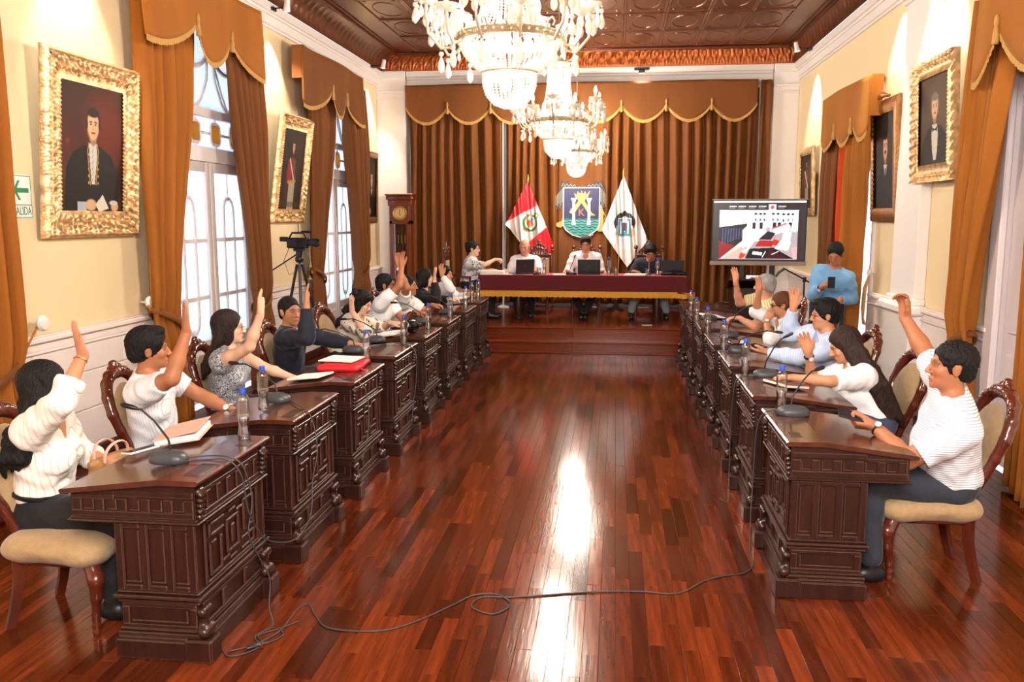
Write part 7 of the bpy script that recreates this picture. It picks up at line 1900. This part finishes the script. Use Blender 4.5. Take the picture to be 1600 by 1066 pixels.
# ================================================================ BIG SCREEN ON ITS STAND
TVY = 12.55
r = empty('display_on_stand', (2.02, TVY, .34), R(-3), label='large flat display on a black wheeled stand showing the meeting by video', cat='display')
W_, z0_, z1_ = 1.30, .89, 1.76
MB().box(-W_/2, W_/2, 0, .07, z0_, z1_, .006).build('display_housing', M_black, r, smooth=0)
MB().box(-W_/2-.012, W_/2+.012, -.016, .05, z0_-.055, z0_+.005, .006).build('speaker_bar', mat('warm_grey_plastic', (150,136,122), .4), r, smooth=0)
MB().box(-W_/2-.004, W_/2+.004, -.010, .05, z1_-.006, z1_+.010, .003).build('top_trim', mat('warm_grey_plastic', (150,136,122), .4), r, smooth=0)
MB().box(-.42, -.36, -.01, .04, z1_+.010, z1_+.03, .006).build('webcam', M_black, r, smooth=0)
s = Pic(260, 165, (44, 38, 38)); RS = np.random.RandomState(4)
s.rect(0, 0, 1, .032, (250,250,252))
for x in (.17, .27, .38, .49, .70):
    s.rect(x, .085, x+.085, .105, (210,210,214)); 
    for k in range(9): s.rect(x+k*.0095, .083, x+k*.0095+.003, .107, (60,56,56))
    s.rect(x, .118, x+.07, .128, (110,104,108))
s.rect(.60, .06, .68, .155, (236,220,236)); s.ell(.64, .11, .02, .035, (190,60,80), .3)
vx0, vx1, vy0, vy1 = .07, .925, .165, .985
m = (s.X > vx0)&(s.X < vx1)&(s.Y > vy0)&(s.Y < vy1)
def V(x, y): return (vx0+(vx1-vx0)*x, vy0+(vy1-vy0)*y)
keep = s.a.copy()
s.mixm(m*1., (150,140,148)); s.poly([V(0,0),V(1,0),V(1,.42),V(.62,.34),V(.30,.34),V(0,.44)], (206,216,226))
s.poly([V(0,.0),V(.36,0),V(.33,.30),V(0,.36)], (246,248,255))
s.poly([V(0,.34),V(.36,.26),V(.34,.55),V(.16,.98),V(0,.98)], (34,26,34)); s.poly([V(0,.62),V(.20,.72),V(.05,.99),V(0,.99)], (120,20,22))
for k in range(9): s.poly([V(.04+k*.035,.36),V(.055+k*.035,.355),V(.05+k*.035,.70-k*.02),V(.035+k*.035,.70-k*.02)], (60,72,110))
s.poly([V(.36,.30),V(.62,.32),V(.46,.62),V(.30,.99),V(.02,.99),V(.30,.62)], (232,210,206)); s.poly([V(.30,.40),V(.36,.30),V(.38,.6),V(.30,.66)], (244,246,250)); s.poly([V(.12,.9),V(.30,.72),V(.30,.99),V(.05,.99)], (214,120,100), .7)
for (cx_, cy_) in ((.46,.07),(.52,.07),(.57,.07),(.68,.07),(.74,.07),(.81,.08),(.87,.08),(.93,.08)):
    x, y = V(cx_, cy_); s.ell(x, y, .017, .022, (20,24,34), .4); s.ell(x, y+.05, .024, .036, (214,224,236), .5); s.ell(x, y+.10, .010, .03, (70,76,96), .5)
for cx_ in (.44, .53, .70, .76, .90): x, y = V(cx_, .30); s.rect(x-.017, y-.05, x+.020, y+.06, (36,32,44)); s.rect(x-.022, y-.07, x+.03, y-.055, (240,240,248))
for cx_ in (.36, .50, .66, .86): x, y = V(cx_, .2); s.rect(x-.006, y, x+.006, y+.3, (230,244,250))
s.poly([V(.40,.42),V(.60,.40),V(.60,.60),V(.44,.64)], (196,196,204))
for k in range(5): x, y = V(.70+k*.035, .36-.02*k); s.ell(x, y, .018, .022, (150,60,50), .5); s.ell(x+.02, y+.05, .035, .05, (244,240,246), .5)
s.poly([V(.62,.42),V(.72,.46),V(.66,.60),V(.50,.60)], (30,26,36)); s.poly([V(.52,.60),V(.70,.62),V(.68,.74),V(.46,.74)], (150,30,26)); s.poly([V(.70,.58),V(.78,.62),V(.74,.72),V(.68,.70)], (170,40,30))
s.poly([V(.78,.62),V(.92,.64),V(.88,.82),V(.72,.78)], (248,244,246)); s.poly([V(.82,.40),V(.92,.44),V(.90,.70),V(.80,.62)], (222,232,242)); s.poly([V(.95,.0),V(1.0,.0),V(.98,.44),V(.91,.42)], (250,252,255))
s.poly([V(.40,.78),V(.70,.76),V(.96,.99),V(.34,.99)], (22,14,18)); s.poly([V(.44,.84),V(.56,.86),V(.55,.92),V(.43,.90)], (244,244,248)); s.poly([V(.66,.8),V(.90,.97),V(.60,.99)], (60,14,20)); s.line([V(.56,.96),V(.60,.84)], .004, (220,226,240)); s.line([V(.68,.90),V(.76,.84)], .005, (220,226,240))
s.poly([V(.92,.78),V(1,.74),V(1,.99),V(.96,.99)], (214,150,150)); s.line([V(.30,.80),V(.36,.76)], .006, (60,40,40)); s.poly([V(.28,.86),V(.36,.9),V(.30,.99),V(.26,.99)], (200,50,30))
s.a = np.where(m[..., None], s.a, keep); s.rect(vx0-.004, vy0-.006, vx1+.004, vy0, (200,206,220))
M_scr = mat('lit_screen', (255,255,255), .25, attr=True, emit=1.15)
s.obj('screen_picture', M_scr, r, lambda u, v: (-W_/2+.02+u*(W_-.04), -.003, z1_-.018-v*(z1_-z0_-.036)))
for x in (-.21, .21): MB().box(x-.035, x+.035, .03, .08, .03, .95, .005).build('stand_column', M_black, r, smooth=0)
MB().box(-.20, .20, -.10, .20, .42, .45, .004).build('shelf', M_black, r, smooth=0)
MB().box(-.40, .40, .02, .09, .03, .07, .006).box(-.40, -.34, -.25, .35, .03, .07, .006).box(.34, .40, -.25, .35, .03, .07, .006).build('stand_base', M_black, r, smooth=0)
for x in (-.37, .37):
    for y in (-.22, .32): MB().lathe([(.001,-.015),(.028,-.015),(.03,0),(.028,.015),(.001,.015)], 14, M=T(x,y,.03)@RY(PI/2)).build('caster', M_black, r)
r = empty('laptop', (2.02, TVY-.10, .80), R(-3), label='laptop lit on the shelf below the large display', cat='laptop')
MB().box(-.16, .16, -.10, .10, 0, .015, .003).build('keyboard_base', M_silver, r, smooth=0)
o = MB().box(-.165, .165, .085, .10, .012, .24, .003).build('lid', M_black, r, smooth=0)
q = Pic(50, 34, (230,236,250)); q.noise(1.2, 60, 3); q.ell(.3,.4,.2,.3,(60,70,90),.5); q.ell(.7,.6,.15,.3,(240,240,250),.5)
q.obj('screen_picture', M_scr, r, lambda u, v: (-.155+u*.31, .084, .232-v*.20))
# ================================================================ LECTERN, BOOM STAND
r = empty('lectern', (1.70, 11.30, 0), label='dark wooden lectern standing left of the big display', cat='lectern')
MB().box(-.24, .24, -.18, .18, 0, .07, .008).build('lectern_base', M_wood, r, smooth=0)
MB().box(-.20, .20, -.14, .15, .07, .96, .006).build('lectern_body', M_wood, r, smooth=0)
mb = MB()
for (a, b, c, d) in ((-.17,.17,.12,.15), (-.17,.17,.88,.91), (-.17,-.14,.15,.88), (.14,.17,.15,.88)): mb.box(a, b, -.150, -.14, c, d, .003)
mb.build('front_panelling', M_wood, r, smooth=0)
MB().box(-.26, .26, -.20, .20, -.012, .018, .006, M=T(0,0,1.0)@RX(R(-20))).build('reading_desk', M_wood, r, smooth=0)
r = empty('microphone_boom_stand', (2.38, 11.15, 0), label='black microphone stand with a slanting boom arm before the standing man', cat='stand')
MB().tube([(0,0,.10),(0,0,1.10)], .011, 8).build('pole', M_black, r); MB().tube([(-.27,0,1.22),(0,0,1.075),(.12,0,1.01)], .009, 8).build('boom', M_black, r)
for k in range(3): a = k*2*PI/3+.4; MB().tube([(0,0,.16),(.26*math.cos(a),.26*math.sin(a),.012)], .009, 6).build('leg', M_black, r)
MB().tube([(-.25,0,1.21),(-.31,0,1.17),(-.36,0,1.11)], .017, 8).build('microphone', M_grey, r); MB().lathe([(.001,-.03),(.022,-.03),(.022,.03),(.001,.03)], 10, (0,0,1.075)).build('clutch', M_black, r)
# ================================================================ VIDEO CAMERA ON TRIPOD
r = empty('video_camera_on_tripod', (-3.30, 8.72, 0), label='black video camera on a tripod before the farther tall window', cat='camera')
for k, a in enumerate((R(-70), R(50), R(170))):
    l = MB().tube([(0.03*math.cos(a),.03*math.sin(a),1.36),(.17*math.cos(a),.17*math.sin(a),.80)], .016, 8).tube([(.17*math.cos(a),.17*math.sin(a),.82),(.36*math.cos(a),.36*math.sin(a),.015)], .011, 8).ball((.17*math.cos(a),.17*math.sin(a),.81), .022, 8, 6).ball((.36*math.cos(a),.36*math.sin(a),.018), .018, 8, 6)
    l.build('leg', M_black, r)
MB().tube([(0,0,.75),(0,0,1.42)], .014, 8).build('centre_column', M_black, r)
MB().tube([(0,0,.95),(.15,.02,.87)], .005, 6).tube([(0,0,.95),(-.12,.08,.87)], .005, 6).build('spreader', M_black, r)
MB().lathe([(.03,1.38),(.045,1.40),(.045,1.43),(.03,1.45),(.035,1.50),(.035,1.52)], 14).box(-.05, .05, -.04, .04, 1.50, 1.53, .004).build('tripod_head', M_black, r, smooth=40)
MB().tube([(-.02,0,1.47),(-.28,-.05,1.30)], .008, 6).build('pan_handle', M_black, r)
MB().box(-.12, .10, -.045, .045, 1.53, 1.64, .012).build('camera_body', M_black, r, smooth=0)
MB().lathe([(.034,0),(.036,.03),(.042,.06),(.050,.08),(.050,.12),(.044,.12),(.040,.10),(.002,.09)], 18, M=T(.09,0,1.59)@RY(PI/2)).build('lens', M_black, r)
MB().tube([(-.10,0,1.64),(-.07,0,1.69),(.05,0,1.69),(.08,0,1.64)], .011, 8).tube([(.02,.03,1.70),(.14,.03,1.70)], .013, 8).build('carry_handle', M_black, r)
MB().box(-.20, -.12, -.03, .03, 1.60, 1.65, .008).box(-.02, .0, -.11, -.045, 1.56, 1.62, .003).build('viewfinder', M_black, r, smooth=0)
MB().tube([(0,0,1.69),(0,0,1.78)], .004, 6).build('antenna', M_black, r)
MB().tube([(.08,-.05,1.56),(.14,-.08,1.40),(.10,-.06,1.22),(.04,0,1.20)], .004, 6).tube([(-.1,0,1.55),(-.17,.0,1.40),(-.12,0,1.25),(0,0,1.3)], .003, 6).build('camera_cable', M_black, r)
# rope tie on the wall beside the doorway
r = empty('rope_tieback', (2.78, 9.86, .95), label='cream rope and hook hanging on the wall beside the right doorway', cat='rope')
MB().lathe([(.01,-.05),(.012,0),(.038,.01),(.042,.03),(.01,.045)], 14, M=T(.03,0,.30)@RY(-PI/2)).build('hook_knob', M_white, r)
for k in range(3): MB().tube([(.02,0,.30),(-.03,.03-.05*k,.12),(-.04,.02-.04*k,-.10-.05*k),(-.01,.05-.06*k,-.28)], .009, 6).build('rope', M_fringe, r)
# thin wire along the dado and cable drop
o = MB().tube([(2.78,10.3,.99),(2.775,9.8,.92),(2.70,9.02,.98)], .005, 6).build('wall_cable', M_paper); tag(o, 'thin pale cable strung along the right wall near the pilaster', 'cable')
# eyewear pushed up on the head of the woman in black, and the ribbon of the woman in white
mb = MB(); p8 = PERSONS[7]; o_ = Vector(p8.location); hd8 = Vector((-2.33,10.42,1.10))-o_
for s_ in (1,-1): mb.tube([tuple(hd8+Vector((.045+.0, s_*(.035+.022*math.cos(a)), .108+.014*math.sin(a)))) for a in np.linspace(0, 2*PI, 13)], .004, 5)
mb.build('sunglasses', M_black, p8, smooth=60)
p9 = PERSONS[8]; n9 = Vector((-2.30,11.32,.93))-Vector(p9.location)
MB().tube([tuple(n9+Vector((.03,-.035,.03))), tuple(n9+Vector((.125,-.02,-.06))), tuple(n9+Vector((.14,-.02,-.22)))], .012, 6, flat=.4).tube([tuple(n9+Vector((.03,.035,.03))), tuple(n9+Vector((.125,.02,-.06))), tuple(n9+Vector((.135,.03,-.20)))], .012, 6, flat=.4).build('neck_ribbon', M_black, p9, smooth=60)
